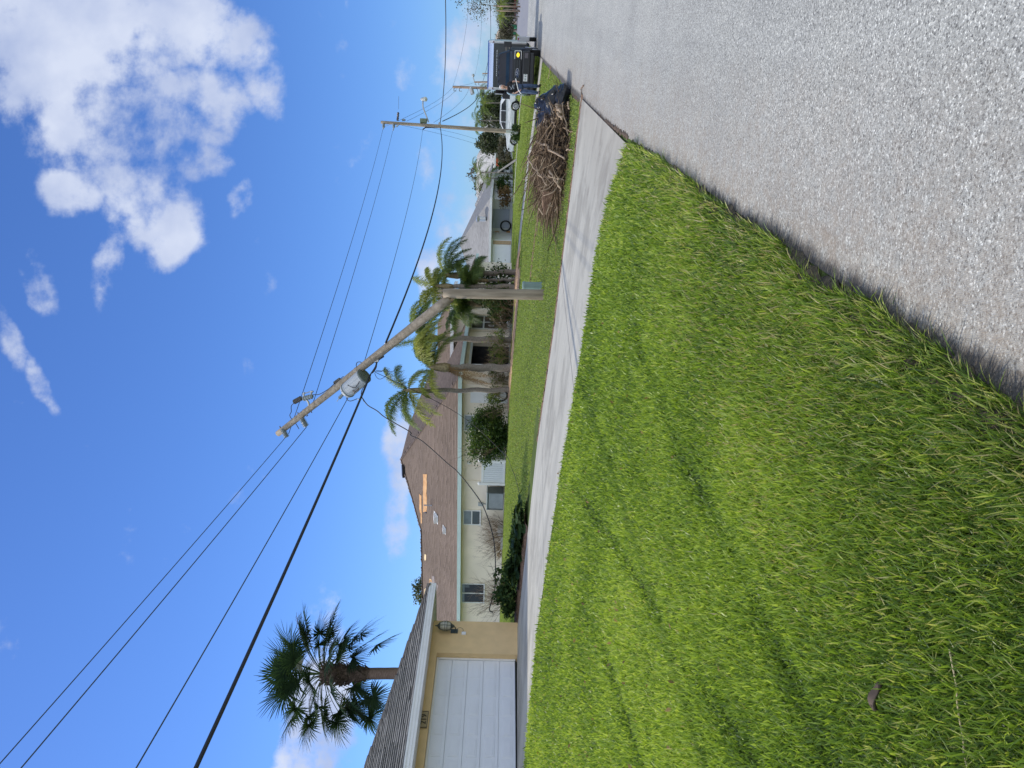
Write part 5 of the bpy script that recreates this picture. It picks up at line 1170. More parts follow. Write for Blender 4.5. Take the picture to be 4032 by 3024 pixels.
far_palm(2040, 40, 125, 2.9, 'yellowish drooping palm near the two far posts', 160, 2.4, .6); far_palm(2040, 66, 130, 2.8, 'drooping palm between red car and trailer side', 161, 2.4, .5); far_palm(2040, 15, 128, 3.1, 'palm at the very edge of the far lawn', 162, 2.4, .45)
# leaning branch end of a near tree reaching in over the street at the far right
b = W(62, -9.5, .2); rt_ = root('tree', b, 'nearly leafless tree across the street whose twigs reach in above the posts', 'tree')
c1 = P(1900, -60, 62); mb = MB(); mb.tube([b, b.lerp(c1, .5) + Vector((.3, 0, 0)), c1], [.2, .14, .08], 8)
for i, (X, Y) in enumerate(((1866, 30), (1895, 52), (1880, 10), (1920, 15), (1935, 0), (1850, 60), (1808, 12))):
    e = P(X, Y, 62 + i * .2); mb.tube([c1, c1.lerp(e, .5) + Vector((0, 0, .1 * (i % 3))), e], [.05, .03, .012], 5)
build('trunk', mb, BARK_G, rt_, smooth=True)
rgn = np.random.default_rng(77); Cs = []
for (X, Y, n_, s_) in ((1866, 34, 130, .38), (1890, 45, 90, .35), (1935, 5, 160, .5), (1872, 10, 60, .3), (1808, 10, 26, .15), (1910, 20, 60, .35), (1900, -40, 300, 1.0), (1950, -60, 300, 1.0)):
    Cs.append(np.array(P(X, Y, 62)) + rgn.normal(0, s_, (n_, 3)))
C_ = np.concatenate(Cs); V, Fq = leaf_quads(C_, .075, rgn); np_mesh('crown', V, [Fq], GREYLEAF, parent=rt_, attrs={'tint': np.repeat(rgn.uniform(.1, .6, len(C_)), 4)})

# ------------------------------------------------------------------ poles and wires
def on_frac(a, b, f): return a.lerp(b, f)
stub_b = G(2143, 1160, 21.7); stub_t = P(1746, 1155, 21.7)
bp = root('broken_utility_pole', stub_b, 'weathered wooden utility pole snapped over, its top hanging left with a grey transformer', 'utility pole')
n = 14; pts = [(stub_b - Vector((0, 0, .3))).lerp(stub_t, i / n) for i in range(n + 1)]
build('stub', MB().tube(pts, [.158 - .018 * i / n + .003 * math.sin(i * 2.1) for i in range(n + 1)], 18), WOOD, bp, smooth=True)
mb = MB(); g = random.Random(6)
for i in range(26):
    a = g.uniform(0, 6.283); q = stub_t + Vector((math.cos(a) * .10, math.sin(a) * .10, -.1)); l_ = g.uniform(.05, .22); mb.tube([q, q + Vector((g.uniform(-.03, .03), g.uniform(-.03, .03), .1 + l_))], [.022, .002], 4)
build('splinters', mb, WOOD, bp)
up_b = P(1772, 1172, 21.75); up_t = P(1094, 1708, 25.2); ax = (up_t - up_b).normalized(); L_ = (up_t - up_b).length
pts = [up_b.lerp(up_t, i / 20) for i in range(21)]
build('hanging_pole_top', MB().tube(pts, [.148 - .052 * i / 20 for i in range(21)], 18), mat('weathered_pole_wood_top', (.22, .18, .13), .9, .25, 9, .6, 50, col2=(.38, .32, .25)), bp, smooth=True)
mb = MB()
for i in range(22):
    a = g.uniform(0, 6.283); e1 = ax.orthogonal().normalized(); e2 = ax.cross(e1); q = up_b + (e1 * math.cos(a) + e2 * math.sin(a)) * .10; mb.tube([q + ax * .1, q - ax * g.uniform(.05, .2)], [.022, .003], 4)
mb.tube([up_b - ax * .05, stub_t + Vector((.05, 0, -.2))], .03, 5)
build('splinters', mb, mat('fresh_split_wood', (.40, .27, .15), .9, .3, 12, col2=(.62, .46, .28)), bp)
def near_pole(X, Y):                            # distance of the hanging pole at a pixel
    best = min((abs((p - CAM).normalized().dot(pdir(X, Y).normalized()) - 1), k) for k, p in ((k, up_b.lerp(up_t, k / 200)) for k in range(201)))
    return (up_b.lerp(up_t, best[1] / 200) - CAM).dot(F_)
def px4(x, y): return 1050 + .3617 * x, 1100 + .3617 * y
def Q(x, y, dd=0.0): X, Y = px4(x, y); return P(X, Y, near_pole(X, Y) + dd)
# transformer: tank, base, bushings, straps
a1, a2 = Q(872, 1222), Q(1066, 1052); tr = None
mb = MB(); td = (a2 - a1).normalized(); off = Vector((0, -.12, 0))
a1 = a1 + off; a2 = a2 + off
mb.tube([a1, a1 + td * .06, a1.lerp(a2, .5), a2 - td * .02], [.235, .25, .25, .25], 22)
tr = build('transformer', mb, TRANSF, bp, smooth=False, bevel=.012)
build('base', MB().tube([a2 - td * .02, a2 + td * .03, a2 + td * .04], [.257, .257, .20], 22), TRANSF_D, tr)
build('lid_band', MB().tube([a1 + td * .08, a1 + td * .11], [.262, .262], 22), TRANSF_D, tr)
build('bracket', MB().tube([Q(862, 1150, -.12), Q(960, 1230, -.45)], .022, 6).tube([Q(950, 1238, -.4), Q(1000, 1185, -.42), Q(992, 1220, -.42)], .02, 6).tube([Q(960, 970, 0), Q(985, 960, -.1)], .03, 6), mat('rusty_bracket', (.16, .13, .12), .7, .3, 12), tr)
def insul(A, B, r_, n, parent, name='insulator', mt=PORC):
    mb = MB(); k = n * 4; pts = []; rad = []
    for i in range(k + 1): pts.append(A.lerp(B, i / k)); rad.append(r_ * (1 if i % 4 in (1, 2) else .62))
    mb.tube(pts, rad, 12); return build(name, mb, mt, parent)
insul(Q(838, 1243, -.1), Q(788, 1296, -.1), .055, 4, tr, 'bushing'); build('terminal', MB().tube([Q(790, 1294, -.1), Q(765, 1328, -.1)], .012, 6), METAL, tr)
insul(Q(800, 1085, .1), Q(735, 1132, .1), .06, 5, bp, 'arrester', mat('dark_arrester', (.12, .11, .10), .4, .1, 8))
insul(Q(300, 1335, .1), Q(378, 1292, .1), .085, 6, bp, 'arrester', mat('dark_arrester', (.12, .11, .10), .4, .1, 8))
insul(Q(398, 1300), Q(500, 1272), .085, 4, bp, 'cutout')
build('cutout_bracket', MB().tube([Q(462, 1378), Q(455, 1340), Q(435, 1312), Q(420, 1290)], .035, 8).tube([Q(405, 1290), Q(402, 1240), Q(415, 1235)], .03, 6).tube([Q(485, 1262), Q(488, 1218), Q(505, 1222)], .035, 6), METAL, bp)
build('fuse_tube', MB().tube([Q(412, 1243), Q(490, 1216)], .016, 6), mat('grey_fuse', (.35, .35, .34), .5, .1, 5), bp)
insul(Q(380, 1512, -.12), Q(432, 1602, -.12), .11, 8, bp)
mb = MB()
for x, y, x2, y2 in ((150, 1620, 143, 1598), (350, 1470, 336, 1448), (395, 1425, 398, 1418), (435, 1490, 448, 1478), (486, 1440, 492, 1452), (985, 962, 965, 972)):
    mb.tube([Q(x, y), Q(x2, y2)], .018, 6)
for x, y in ((330, 1500), (275, 1565), (525, 1352), (640, 1282), (900, 1060), (1230, 805)): mb.ell(Q(x, y, -.1), (.03, .03, .03), 8, 5)
build('bolts', mb, mat('rusty_bolt', (.12, .09, .07), .8, .3, 12), bp)
Xt, Yt = 1104, 1662
# second suspension insulator at the very tip
e1 = P(1128, 1706, 25); insul(P(1112, 1688, 25.0), P(1130, 1722, 25.0), .10, 7, bp)
def leads(lst, rad, name, parent=bp, mt=CABLE):
    for pts in lst: build(name, MB().tube(smooth_pts(pts), rad, 6), mt, parent, smooth=True)
def smooth_pts(pts, n=6):
    pts = [Vector(p) for p in pts]; 
    if len(pts) < 3: return pts
    out = []
    for i in range(len(pts) - 1):
        p0, p1, p2, p3 = pts[max(i - 1, 0)], pts[i], pts[i + 1], pts[min(i + 2, len(pts) - 1)]
        for k in range(n):
            t = k / n; out.append(.5 * ((2 * p1) + (p2 - p0) * t + (2 * p0 - 5 * p1 + 4 * p2 - p3) * t * t + (-p0 + 3 * p1 - 3 * p2 + p3) * t ** 3))
    out.append(pts[-1]); return out
leads([[Q(505, 1256), Q(570, 1252), Q(640, 1215), Q(690, 1180), Q(738, 1132)], [Q(300, 1345), Q(268, 1380), Q(268, 1440), Q(252, 1480), Q(272, 1520), Q(320, 1575), Q(352, 1630)],
       [Q(1045, 925), Q(1020, 900), Q(985, 905), Q(975, 940), Q(990, 965)], [Q(800, 1090), Q(830, 1060), Q(850, 1075)],
       [Q(890, 1262, -.2), Q(870, 1300, -.2), Q(910, 1325, -.2), Q(985, 1300, -.2)], [Q(1075, 1150, -.2), Q(1040, 1200, -.2), Q(1030, 1260, -.2), Q(1060, 1330, -.2)],
       [Q(880, 1150, -.42), Q(960, 1180, -.44), Q(1010, 1110, -.44)]], .012, 'jumper_lead')
leads([[Q(1290, 800), Q(1250, 850), Q(1215, 880), Q(1195, 920), Q(1180, 960), Q(1130, 1035)], [Q(1275, 840), Q(1230, 870), Q(1200, 900), Q(1190, 960), Q(1160, 1010)], [Q(1265, 815), Q(1240, 835), Q(1190, 890), Q(1195, 930), Q(1150, 1020)]], .022, 'cable_tail')
leads([[Q(1170, 1000), Q(1240, 1005), Q(1290, 980), Q(1320, 1000), Q(1300, 1050), Q(1240, 1085), Q(1200, 1070), Q(1175, 1020)], [Q(1190, 990), Q(1280, 1000), Q(1370, 1000), Q(1425, 970)], [Q(1640, 560), Q(1632, 520), Q(1660, 500), Q(1720, 497), Q(1800, 498)]], .008, 'loose_wire')
build('clamps', MB().box8([Vector(v) for v in [Q(1190, 880) + Vector(d) for d in ((-.05, -.05, -.08), (.05, -.05, -.08), (.05, .05, -.08), (-.05, .05, -.08), (-.05, -.05, .08), (.05, -.05, .08), (.05, .05, .08), (-.05, .05, .08))]]).tube([Q(1290, 690), Q(1305, 700)], .04, 6).tube([Q(990, 1300, -.2), Q(1020, 1318, -.2)], .02, 6), METAL, bp)

# standing poles along the same line
def px7b(x, y): return 1450 + .2712 * x, 380 + .2712 * y
pb = G(2052, 521, 58.5); pt_ = P(*px7b(183, 372), 58.5)
p2 = root('utility_pole', pb, 'tall leaning wooden utility pole standing in front of the white car', 'utility pole', 'utility poles along the street')
pts = [(pb - Vector((0, 0, .2))).lerp(pt_, i / 12) for i in range(13)]
build('pole', MB().tube(pts, [.17 - .06 * i / 12 for i in range(13)], 14), WOOD, p2, smooth=True)
def R(x, y, dd=0.0): X, Y = px7b(x, y); return P(X, Y, 58.5 + dd)
insul(R(222, 395), R(222, 455), .11, 4, p2); insul(R(370, 395), R(370, 455), .11, 4, p2)
insul(R(425, 350), R(435, 230), .10, 5, p2, 'strain_insulator', mat('dark_insulator', (.08, .06, .06), .4, .1, 5))
insul(R(490, 342), R(540, 342), .10, 3, p2, 'arrester')
build('metal_fittings', MB().tube([R(222, 455), R(212, 478)], .04, 6).tube([R(372, 455), R(358, 495)], .04, 6).tube([R(405, 440), R(440, 408)], .06, 6).tube([R(205, 395), R(280, 400), R(290, 375)], .02, 6).tube([R(230, 440), R(320, 405)], .015, 6).tube([R(1030, 380), R(1050, 440)], .09, 8), METAL, p2)
build('photocell_box', MB().tube([R(755, 352), R(850, 356)], .2, 8), mat('green_box', (.16, .20, .12), .6, .2, 6), p2)
build('riser_cable', MB().tube([R(790, 480), R(830, 450), R(960, 448), R(1300, 460), R(1700, 490), R(2110, 525)], .05, 6), CABLE, p2)
build('conduit', MB().tube([R(2000, 512, -.1), Vector((R(2200, 524).x, R(2200, 524).y, zat(R(2200, 524).x, R(2200, 524).y)))], .14, 8), mat('pale_conduit', (.52, .55, .50), .5, .05, 5), p2)
lm = build('lamp_arm', MB().tube([R(875, 372), R(850, 300), R(810, 200), R(793, 150), R(793, 60)], .05, 8), METAL, p2, smooth=True)
build('lamp_head', MB().tube([R(760, 40), R(800, 40)], [.08, .16], 10), METAL, lm); build('lamp_glass', MB().ell(R(825, 40), (.19, .19, .19), 10, 8), mat('frosted_lens', (.62, .64, .58), .2, .05, 5), lm)
foliage('ivy', p2, pb + Vector((-.1, -.2, .35)), (.8, .5, .5), 700, .09, DARKLEAF, 201, floor=pb.z)
def px1(x, y): return 1750 + .2712 * x, .2712 * y
def far_pole(x, y0, xt, yt, d, label, r_=.14, zlow=None):
    X, Y = px1(x, y0); b = G(X, Y, d); Xt, Yt = px1(xt, yt); t = P(Xt, Yt, d); rt_ = root('utility_pole', b, label, 'utility pole', 'utility poles along the street')
    build('pole', MB().tube([b, t], [r_ * 1.2, r_], 8), WOOD_D, rt_, smooth=True)
    mb = MB()
    for f in (.0, .7):
        q = t.lerp(b, .02 + f * .12); mb.tube([q, q + Vector((-.5, 0, .0)), q + Vector((-.5, 0, -.3))], .06, 6)
    build('insulator', mb, PORC, rt_); return rt_, b, t
r_a, b_a, t_a = far_pole(1060, 1295, 120, 1262, 94, 'second standing utility pole, half hidden behind the trailer roof', .16)
build('hardware', MB().tube([t_a.lerp(b_a, .28), t_a.lerp(b_a, .31) + Vector((-.8, 0, 0))], .25, 8), METAL, r_a)
r_b, b_b, t_b = far_pole(1060, 1190, 435, 1192, 130, 'third standing utility pole with a curled lamp bracket', .14)
mb = MB().tube(smooth_pts([t_b, t_b.lerp(P(*px1(412, 1100), 130), .5), P(*px1(405, 1095), 130)]), .08, 6)
build('lamp_arm', mb, METAL, r_b)
build('lamp_head', MB().ell(P(*px1(415, 1095), 130), (.3, .2, .25), 8, 6), METAL, r_b)
far_pole(1060, 1070, 550, 1068, 165, 'fourth and farthest standing utility pole', .14)
far_pole(1045, 95, 712, 85, 118, 'pale far pole nearest the right edge, across the street', .11); far_pole(1040, 162, 750, 156, 120, 'slightly shorter pale far pole next to the red car', .09)

def sag(A, B, s, n=24):
    return [A.lerp(B, i / n) - Vector((0, 0, 4 * s * (i / n) * (1 - i / n))) for i in range(n + 1)]
def wire(pts, rad, label, mt=WIRE, name='power_line', cat='power line', group='overhead lines between the poles'):
    o = build(name, MB().tube(pts, rad, 6), mt, loc=pts[0], smooth=True); tag(o, label, cat, group); return o
NP = lambda z: Vector((-14.6, -14.2, z))        # next pole of the line stands behind the viewer to the left
d1 = near_pole(*px4(395, 1230))
wA = P(*px4(392, 1235), d1); wB = P(*px4(510, 1330), near_pole(*px4(510, 1330))); wC = P(*px4(1050, 940), near_pole(*px4(1050, 940)) + .15); wD = P(*px4(1297, 690), near_pole(*px4(1297, 690)) - .15)
wA2 = P(*px4(352, 1640), 25.1); wB2 = P(*px4(435, 1605), 24.8); wC2 = Q(900, 1262, .1); wD2 = Q(1128, 1040, -.25)
wire(sag(R(212, 480), wA, .15), .011, 'topmost bare line from the standing pole to the broken pole')
wire(sag(R(355, 497), wB, .15), .011, 'second bare line from the standing pole to the broken pole')
wire(sag(R(790, 485), wC, .25), .011, 'lowest thin line from the standing pole to behind the hanging pole')
wire(sag(wA, P(*px4(240, 1680), 25.3), .0, 3) + sag(P(*px4(240, 1680), 25.3), NP(11.1), .25, 30)[1:], .011, 'topmost bare line running on overhead to the upper left of the upright picture')
wire(sag(wB2, NP(10.75), .25, 30), .011, 'second bare line running on overhead to the left')
wire(sag(wC2, NP(7.4), .3, 30), .011, 'third thin line running on overhead to the left')
wire(sag(R(1045, 450), wD, .72, 30), .030, 'thick black communication cable from the standing pole to the broken pole', CABLE, 'thick_cable', 'cable')
wire(sag(wD2, NP(5.9), .35, 30), .030, 'thick black communication cable passing overhead to the left edge', CABLE, 'thick_cable', 'cable')
wire(sag(R(1045, 380), P(1752, -60, 44), .2, 20), .030, 'thick black cable leaving the standing pole upwards to the right edge', CABLE, 'thick_cable', 'cable')
wire(sag(R(440, 185), P(1570, 380, 50), .0, 4), .012, 'thin span guy leaving the top of the standing pole')
wire(sag(R(440, 350), t_a, .6), .012, 'topmost line between the standing pole and the second pole')
wire(sag(R(560, 358), t_a.lerp(b_a, .08), .6), .012, 'second line between the standing pole and the second pole')
wire(sag(R(950, 378), t_a.lerp(b_a, .25), .6), .012, 'third line between the standing pole and the second pole')
wire(sag(R(1080, 358), t_a.lerp(b_a, .36), 1.2), .035, 'thick cable between the standing pole and the second pole', CABLE, 'thick_cable', 'cable')
wire(sag(t_a, t_b, .5), .014, 'line from the second pole on to the third pole')
wire(sag(t_a, P(*px1(360, -20), 70), .3), .012, 'line rising from the second pole over the street to the right edge')
wire(sag(P(*px1(430, 1120), 125), P(*px1(540, 200), 75), .3), .012, 'thin line crossing above the trailer roof')
wire(sag(t_b.lerp(b_b, .2), P(*px1(655, -20), 78), .6), .03, 'thick cable crossing behind the trailer to the right edge', CABLE, 'thick_cable', 'cable')
wire(sag(R(450, 410), R(1590, 700, 20), .5), .010, 'thin service line from the standing pole down to the far house'); wire(sag(R(920, 455), R(1600, 640, 20), .5), .010, 'lower service line from the standing pole to the far roof')
# service cable hanging to the left and fallen line on the lawn
pts = [(1040, 1290, 4), (1100, 1370, 4), (1200, 1430, 4), (1300, 1510, 4), (1560, 1659, 4)]
seq = [P(*px4(x, y), 23.6) for x, y, _ in pts] + [P(*px5(370, 1310), 23.6), P(*px5(520, 1385), 23.5), P(*px5(830, 1659), 23.4), P(*px6(960, 190), 23.3), P(*px6(1170, 450), 23.1), P(*px6(1290, 650), 23.0), P(*px6(1390, 960), 22.8), P(*px6(1420, 1200), 22.6), P(*px6(1425, 1420), 22.4), P(*px6(1415, 1659), 22.2), P(*px7(1165, 200), 22.0), P(*px7(1130, 320), 21.8), P(*px7(1160, 345), 21.8)]
wire(smooth_pts(seq, 4), .017, 'black service cable drooping from the broken pole across the cream house to the corner shrub', CABLE, 'service_cable', 'cable')
seq = [Q(1180, 1010), P(*px4(1500, 1160), 24.5), P(*px4(1850, 1330), 26), P(*px4(2110, 1480), 27), P(*px5(1250, 1265), 27), P(*px5(1480, 1490), 26.5), G(*px6(1560, 0), 25.5) + Vector((0, 0, .5))]
for x, y, d in ((1640, 120, 23), (1700, 270, 20.5), (1740, 420, 18.8), (1750, 560, 18.3)):
    X, Y = px6(x, y); q = P(X, Y, ground_d(X, Y)); seq.append(Vector((q.x, q.y, zat(q.x, q.y) + .06)))
wire(smooth_pts(seq, 5), .009, 'thin black wire fallen from the broken pole onto the far lawn', CABLE, 'fallen_wire', 'wire')

# round green pedestal next to the stub
gb = G(2140, 1112, 22.6); pd = root('utility_pedestal', gb, 'blue green round utility pedestal standing right behind the pole stub', 'pedestal')
PD = mat('sage_pedestal', (.22, .31, .29), .5, .08, 6)
hgt = P(2057, 1122, 22.6).z - gb.z
q = Vector((P(2100, 1126, 22.6).x, P(2100, 1126, 22.6).y, gb.z))
build('body', MB().tube([q - Vector((0, 0, .1)), q + Vector((0, 0, .08)), q + Vector((0, 0, .081)), q + Vector((0, 0, hgt - .06))], [.135, .135, .122, .122], 24), PD, pd)
build('cap', MB().tube([q + Vector((0, 0, hgt - .08)), q + Vector((0, 0, hgt - .03)), q + Vector((0, 0, hgt)), q + Vector((0, 0, hgt + .01))], [.13, .13, .12, .02], 24), PD, pd)
pd.location = q; 
for ch in pd.children:
    for v in ch.data.vertices: v.co.x += gb.x - q.x; v.co.y += gb.y - q.y

# ------------------------------------------------------------------ vehicles
def place(mb, loc, ang):                        # local mesh -> world
    return mb.xf(Matrix.Translation(loc) @ Matrix.Rotation(ang, 4, 'Z'))
def prism(mb, prof, x0, x1, taper=None):
    """closed profile [(y,z)] extruded along x; taper(z) -> fraction of half width"""
    xm, hw = (x0 + x1) / 2, (x1 - x0) / 2; b = len(mb.v); n = len(prof)
    for sg in (-1, 1):
        for y, z in prof: mb.v.append((xm + sg * hw * (taper(y, z) if taper else 1), y, z))
    for i in range(n): j = (i + 1) % n; mb.f.append((b + i, b + j, b + n + j, b + n + i)); mb.uv.append(None)
    mb.f.append(tuple(b + i for i in reversed(range(n)))); mb.uv.append(None); mb.f.append(tuple(b + n + i for i in range(n))); mb.uv.append(None)
    return mb
def wheel(parent, loc, ang, x, y, r_, w_, rimm, axis='x', spokes=5, face=1):
    z = r_; t = MB(); pts = [(-w_ / 2, r_ * .86), (-w_ * .42, r_ * .98), (0, r_), (w_ * .42, r_ * .98), (w_ / 2, r_ * .86)]
    t.tube([(x + p[0], y, z) for p in pts], [p[1] for p in pts], 28); place(t, loc, ang)
    wh = build('wheel', t, RUBBER, parent)
    rm = MB(); xo = x + face * (w_ / 2 + .005); rm.tube([(xo - face * .02, y, z), (xo, y, z)], r_ * .16, 12)
    for i in range(spokes):
        a = 2 * PI * i / spokes; c, s = math.cos(a), math.sin(a); rm.tube([(xo, y + c * r_ * .1, z + s * r_ * .1), (xo + face * .004, y + c * r_ * .66, z + s * r_ * .66)], [r_ * .07, r_ * .05], 5)
    for q in (.66, .62): rm.tube([(xo, y + math.cos(a) * r_ * q, z + math.sin(a) * r_ * q) for a in np.linspace(0, 2 * PI, 25)], .02, 5, caps=False)
    rm.tube([(xo - face * .03, y, z), (xo - face * .028, y, z)], r_ * .6, 20)
    place(rm, loc, ang); build('rim', rm, rimm, wh); return wh
TA = math.atan2(S_.y, S_.x) - PI / 2
tl = W(*[to_st(P(2050, 287, 36.2))[0], to_st(P(2050, 287, 36.2))[1]], 0); tl.z = .02
trk = root('pickup_truck', tl, 'black pickup truck facing the viewer with one amber lamp lit, towing a tall trailer', 'pickup truck')
def tb(name, mb, m_, parent=trk, **k): return build(name, place(mb, tl, TA), m_, parent, **k)
# body (front at y=0, rear at y=5.9; x across; -x is the left side of the upright picture)
hood = [(.02, .62), (.0, .95), (.03, 1.28), (.16, 1.40), (1.25, 1.47), (1.35, 1.47), (1.35, .45), (.9, .45)]
def tw(y, z): return 1 if z < 1.2 else (.94 if z < 1.45 else .93)
mb = prism(MB(), hood, -1.0, 1.0, tw)
prism(mb, [(1.35, .45), (1.35, 1.46), (3.7, 1.46), (3.7, .45)], -1.0, 1.0, lambda y, z: 1 if z < 1 else .97)
prism(mb, [(3.72, .55), (3.72, 1.42), (5.9, 1.42), (5.9, .55)], -1.0, 1.0, lambda y, z: 1)
body = tb('body', mb, TRUCK, bevel=.03)
tb('cab_roof', prism(MB(), [(1.30, 1.46), (1.98, 2.02), (2.2, 2.07), (3.4, 2.07), (3.68, 1.46)], -.96, .96, lambda y, z: .97 if z < 1.6 else .76), TRUCK, bevel=.03)
mb = MB(); mb.box8([(-.86, 1.34, 1.50), (.86, 1.34, 1.50), (.86, 1.38, 1.50), (-.86, 1.38, 1.50), (-.69, 1.935, 1.97), (.69, 1.935, 1.97), (.69, 1.96, 1.97), (-.69, 1.96, 1.97)])
tb('windshield', mb, mat('tinted_windshield', (.012, .022, .032), .12, .2, 2, spec=.35))
mb = MB()
for i, x in enumerate((-.55, -.27, 0, .27, .55)): mb.box(x - .05, x + .05, 1.98, 2.1, 2.05, 2.09)
tb('roof_lamps', mb, mat('smoked_lens', (.05, .05, .06), .3, .1, 4)); tb('aerial', MB().tube([(.52, 2.2, 2.05), (.52, 2.22, 2.28)], .012, 5), BLACK)
mb = MB(); mb.box(-.60, .60, -.035, .0, .92, 1.30); gr = tb('grille', mb, mat('dark_grille', (.012, .013, .015), .4, .2, 6))
mb = MB()
for z in (1.02, 1.13, 1.24): mb.box(-.58, .58, -.05, -.03, z - .018, z + .018)
tb('grille_bars', mb, mat('grey_grille_bar', (.05, .055, .06), .35, .1, 6), gr)
ov = MB(); ov.tube([(-.02 + math.cos(a) * .21, -.062, 1.11 + math.sin(a) * .085) for a in np.linspace(0, 2 * PI, 25)], .014, 6, caps=False); tb('badge_ring', ov, CHROME, gr)
ov = MB(); ov.tube([(-.02, -.07, 1.11), (-.02, -.052, 1.11)], 1, 20); ov.v = [(-.02 + (v[0] + .02) * .19, v[1], 1.11 + (v[2] - 1.11) * .072) for v in ov.v]
tb('badge', ov, mat('dark_blue_badge', (.02, .035, .08), .3, .1, 4), gr)
sc_b = MB(); sc_b.tube(smooth_pts([(-.14 + .02, -.075, 1.10), (-.08, -.075, 1.135), (-.03, -.075, 1.09), (.03, -.075, 1.13), (.10, -.075, 1.10)]), .008, 5); tb('badge_script', sc_b, CHROME, gr)
for sx in (-1, 1):
    hl = tb('headlight', MB().box(sx * .79 - .18, sx * .79 + .18, -.03, .03, .93, 1.27), mat('dark_headlight', (.03, .03, .035), .2, .2, 5), bevel=.01)
    cb_ = MB(); x0, x1 = sx * .79 - .18, sx * .79 + .18
    for z in (1.255, .945): cb_.box(x0, x1, -.045, -.03, z - .012, z + .012)
    xo = x1 if sx > 0 else x0; cb_.box(xo - .012, xo + .012, -.045, -.03, .945, 1.255)
    tb('light_bar', cb_, mat('pale_lamp_bar', (.75, .75, .70), .3, .05, 5), hl)
    if sx > 0: tb('turn_lamp', MB().ell((sx * .79, -.05, 1.10), (.10, .03, .065), 10, 6), mat('lit_amber_lens', (.9, .55, .02), .3, .05, 4, emit=(1, .72, .02, 1.6)), hl)
    else: tb('turn_lamp', MB().ell((sx * .79, -.05, 1.10), (.08, .03, .055), 10, 6), mat('amber_lens', (.35, .2, .03), .3, .05, 4), hl)
    fl = MB(); prism(fl, [(.55 + math.cos(a) * .60, .42 + math.sin(a) * .60) for a in np.linspace(0.15, PI - .15, 12)] + [(-.0, .8)], sx * 1.0 - .06, sx * 1.0 + .05)
    tb('fender_flare', MB().tube([(sx * 1.02, 1.05 + math.cos(a) * .50, .42 + math.sin(a) * .50) for a in np.linspace(0, PI, 12)], .045, 6), BLACK)
    mr_ = tb('mirror', MB().box8([(sx * 1.10 - .01, 1.50, 1.42), (sx * 1.10 + sx * .0 + .01 + sx * .0, 1.50, 1.42), (sx * 1.32, 1.58, 1.42), (sx * 1.10, 1.62, 1.42), (sx * 1.10 - .01, 1.50, 1.80), (sx * 1.12, 1.50, 1.80), (sx * 1.32, 1.58, 1.80), (sx * 1.10, 1.62, 1.80)]).box(min(sx * 1.08, sx * 1.33), max(sx * 1.08, sx * 1.33), 1.5, 1.62, 1.42, 1.80), BLACK, bevel=.02)
    tb('mirror_arm', MB().tube([(sx * .93, 1.65, 1.50), (sx * 1.12, 1.58, 1.52)], .03, 6).tube([(sx * .9, 1.68, 1.68), (sx * 1.12, 1.58, 1.68)], .022, 6), BLACK, mr_)
    wheel(trk, tl, TA, sx * .88, 1.05, .41, .28, ALU, spokes=8, face=sx); wheel(trk, tl, TA, sx * .88, 4.7, .41, .28, ALU, spokes=8, face=sx)
bm = tb('bumper', MB().box8([(-.98, -.12, .52), (.98, -.12, .52), (.98, .2, .52), (-.98, .2, .52), (-.98, -.14, .86), (.98, -.14, .86), (.98, .1, .90), (-.98, .1, .90)]).box(-.9, .9, -.06, .1, .34, .52), mat('black_bumper', (.022, .024, .027), .4, .15, 6), bevel=.03)
for sx in (-1, 1): tb('fog_lamp', MB().box(sx * .78 - .12, sx * .78 + .12, -.15, -.12, .62, .78), mat('fog_lens', (.1, .09, .1), .3, .2, 6), bm)
lp = tb('license_plate', MB().box(-.36, -.04, -.165, -.142, .62, .80), mat('white_plate', (.72, .73, .72), .5, .05, 5), bm, bevel=.004)
g = random.Random(2); mb = MB()
for i in range(6):
    x = -.335 + i * .047 + (.02 if i > 2 else 0); mb.box(x, x + .012, -.172, -.164, .665, .75); mb.box(x, x + .03, -.172, -.164, .745, .757)
    if i % 2: mb.box(x + .02, x + .032, -.172, -.164, .665, .75)
tb('plate_marks', mb, mat('plate_green', (.06, .13, .09), .5, .1, 5), lp)
tb('underbody', MB().box(-.75, .75, .3, 5.6, .28, .46), BLACK)
# enclosed trailer behind
HW = 1.26; y0, y1 = 6.5, 11.6; ZT = 2.72
TRG = mat('charcoal_trailer_skin', (.055, .06, .06), .45, .1, 3)
tr_o = place(MB().box(0, .01, 8, 8.01, 0, .01), tl, TA).v[0]; tro = Vector((tr_o[0], tr_o[1], 0))
trl = root('enclosed_trailer', tro, 'tall charcoal enclosed trailer with a polished rounded roof edge behind the black pickup', 'trailer')
def tt_(name, mb, m_, parent=trl, **k): return build(name, place(mb, tl, TA), m_, parent, **k)
tt_('box', MB().box(-HW + .09, HW - .09, y0, y1, .55, ZT - .36), TRG)
tt_('side_skin', MB().box(-HW, -HW + .088, y0 + .1, y1, .55, ZT - .36).box(HW - .088, HW, y0 + .1, y1, .55, ZT - .36), ALU)
cr_ = MB()
prof = [(y0 + .02, ZT - .36), (y0 - .02, ZT - .34), (y0 + .0, ZT - .20), (y0 + .08, ZT - .08), (y0 + .24, ZT), (y1, ZT), (y1, ZT - .36)]
prism(cr_, prof, -HW, HW); tt_('roof_cap', cr_, mat('polished_roof_skin', (.50, .57, .70), .22, .02, 2, metal=.95), bevel=.02)
cn = MB()
for sx in (-1, 1):
    cn.tube([(sx * (HW - .06), y0 + .02, .6), (sx * (HW - .06), y0 + .02, ZT - .36)], .075, 10); cn.tube([(sx * (HW - .05), y0 + .03, ZT - .36), (sx * (HW - .06), y0 + .02, ZT - .05)], [.10, .06], 10)
tt_('corner_post', cn, ALU)
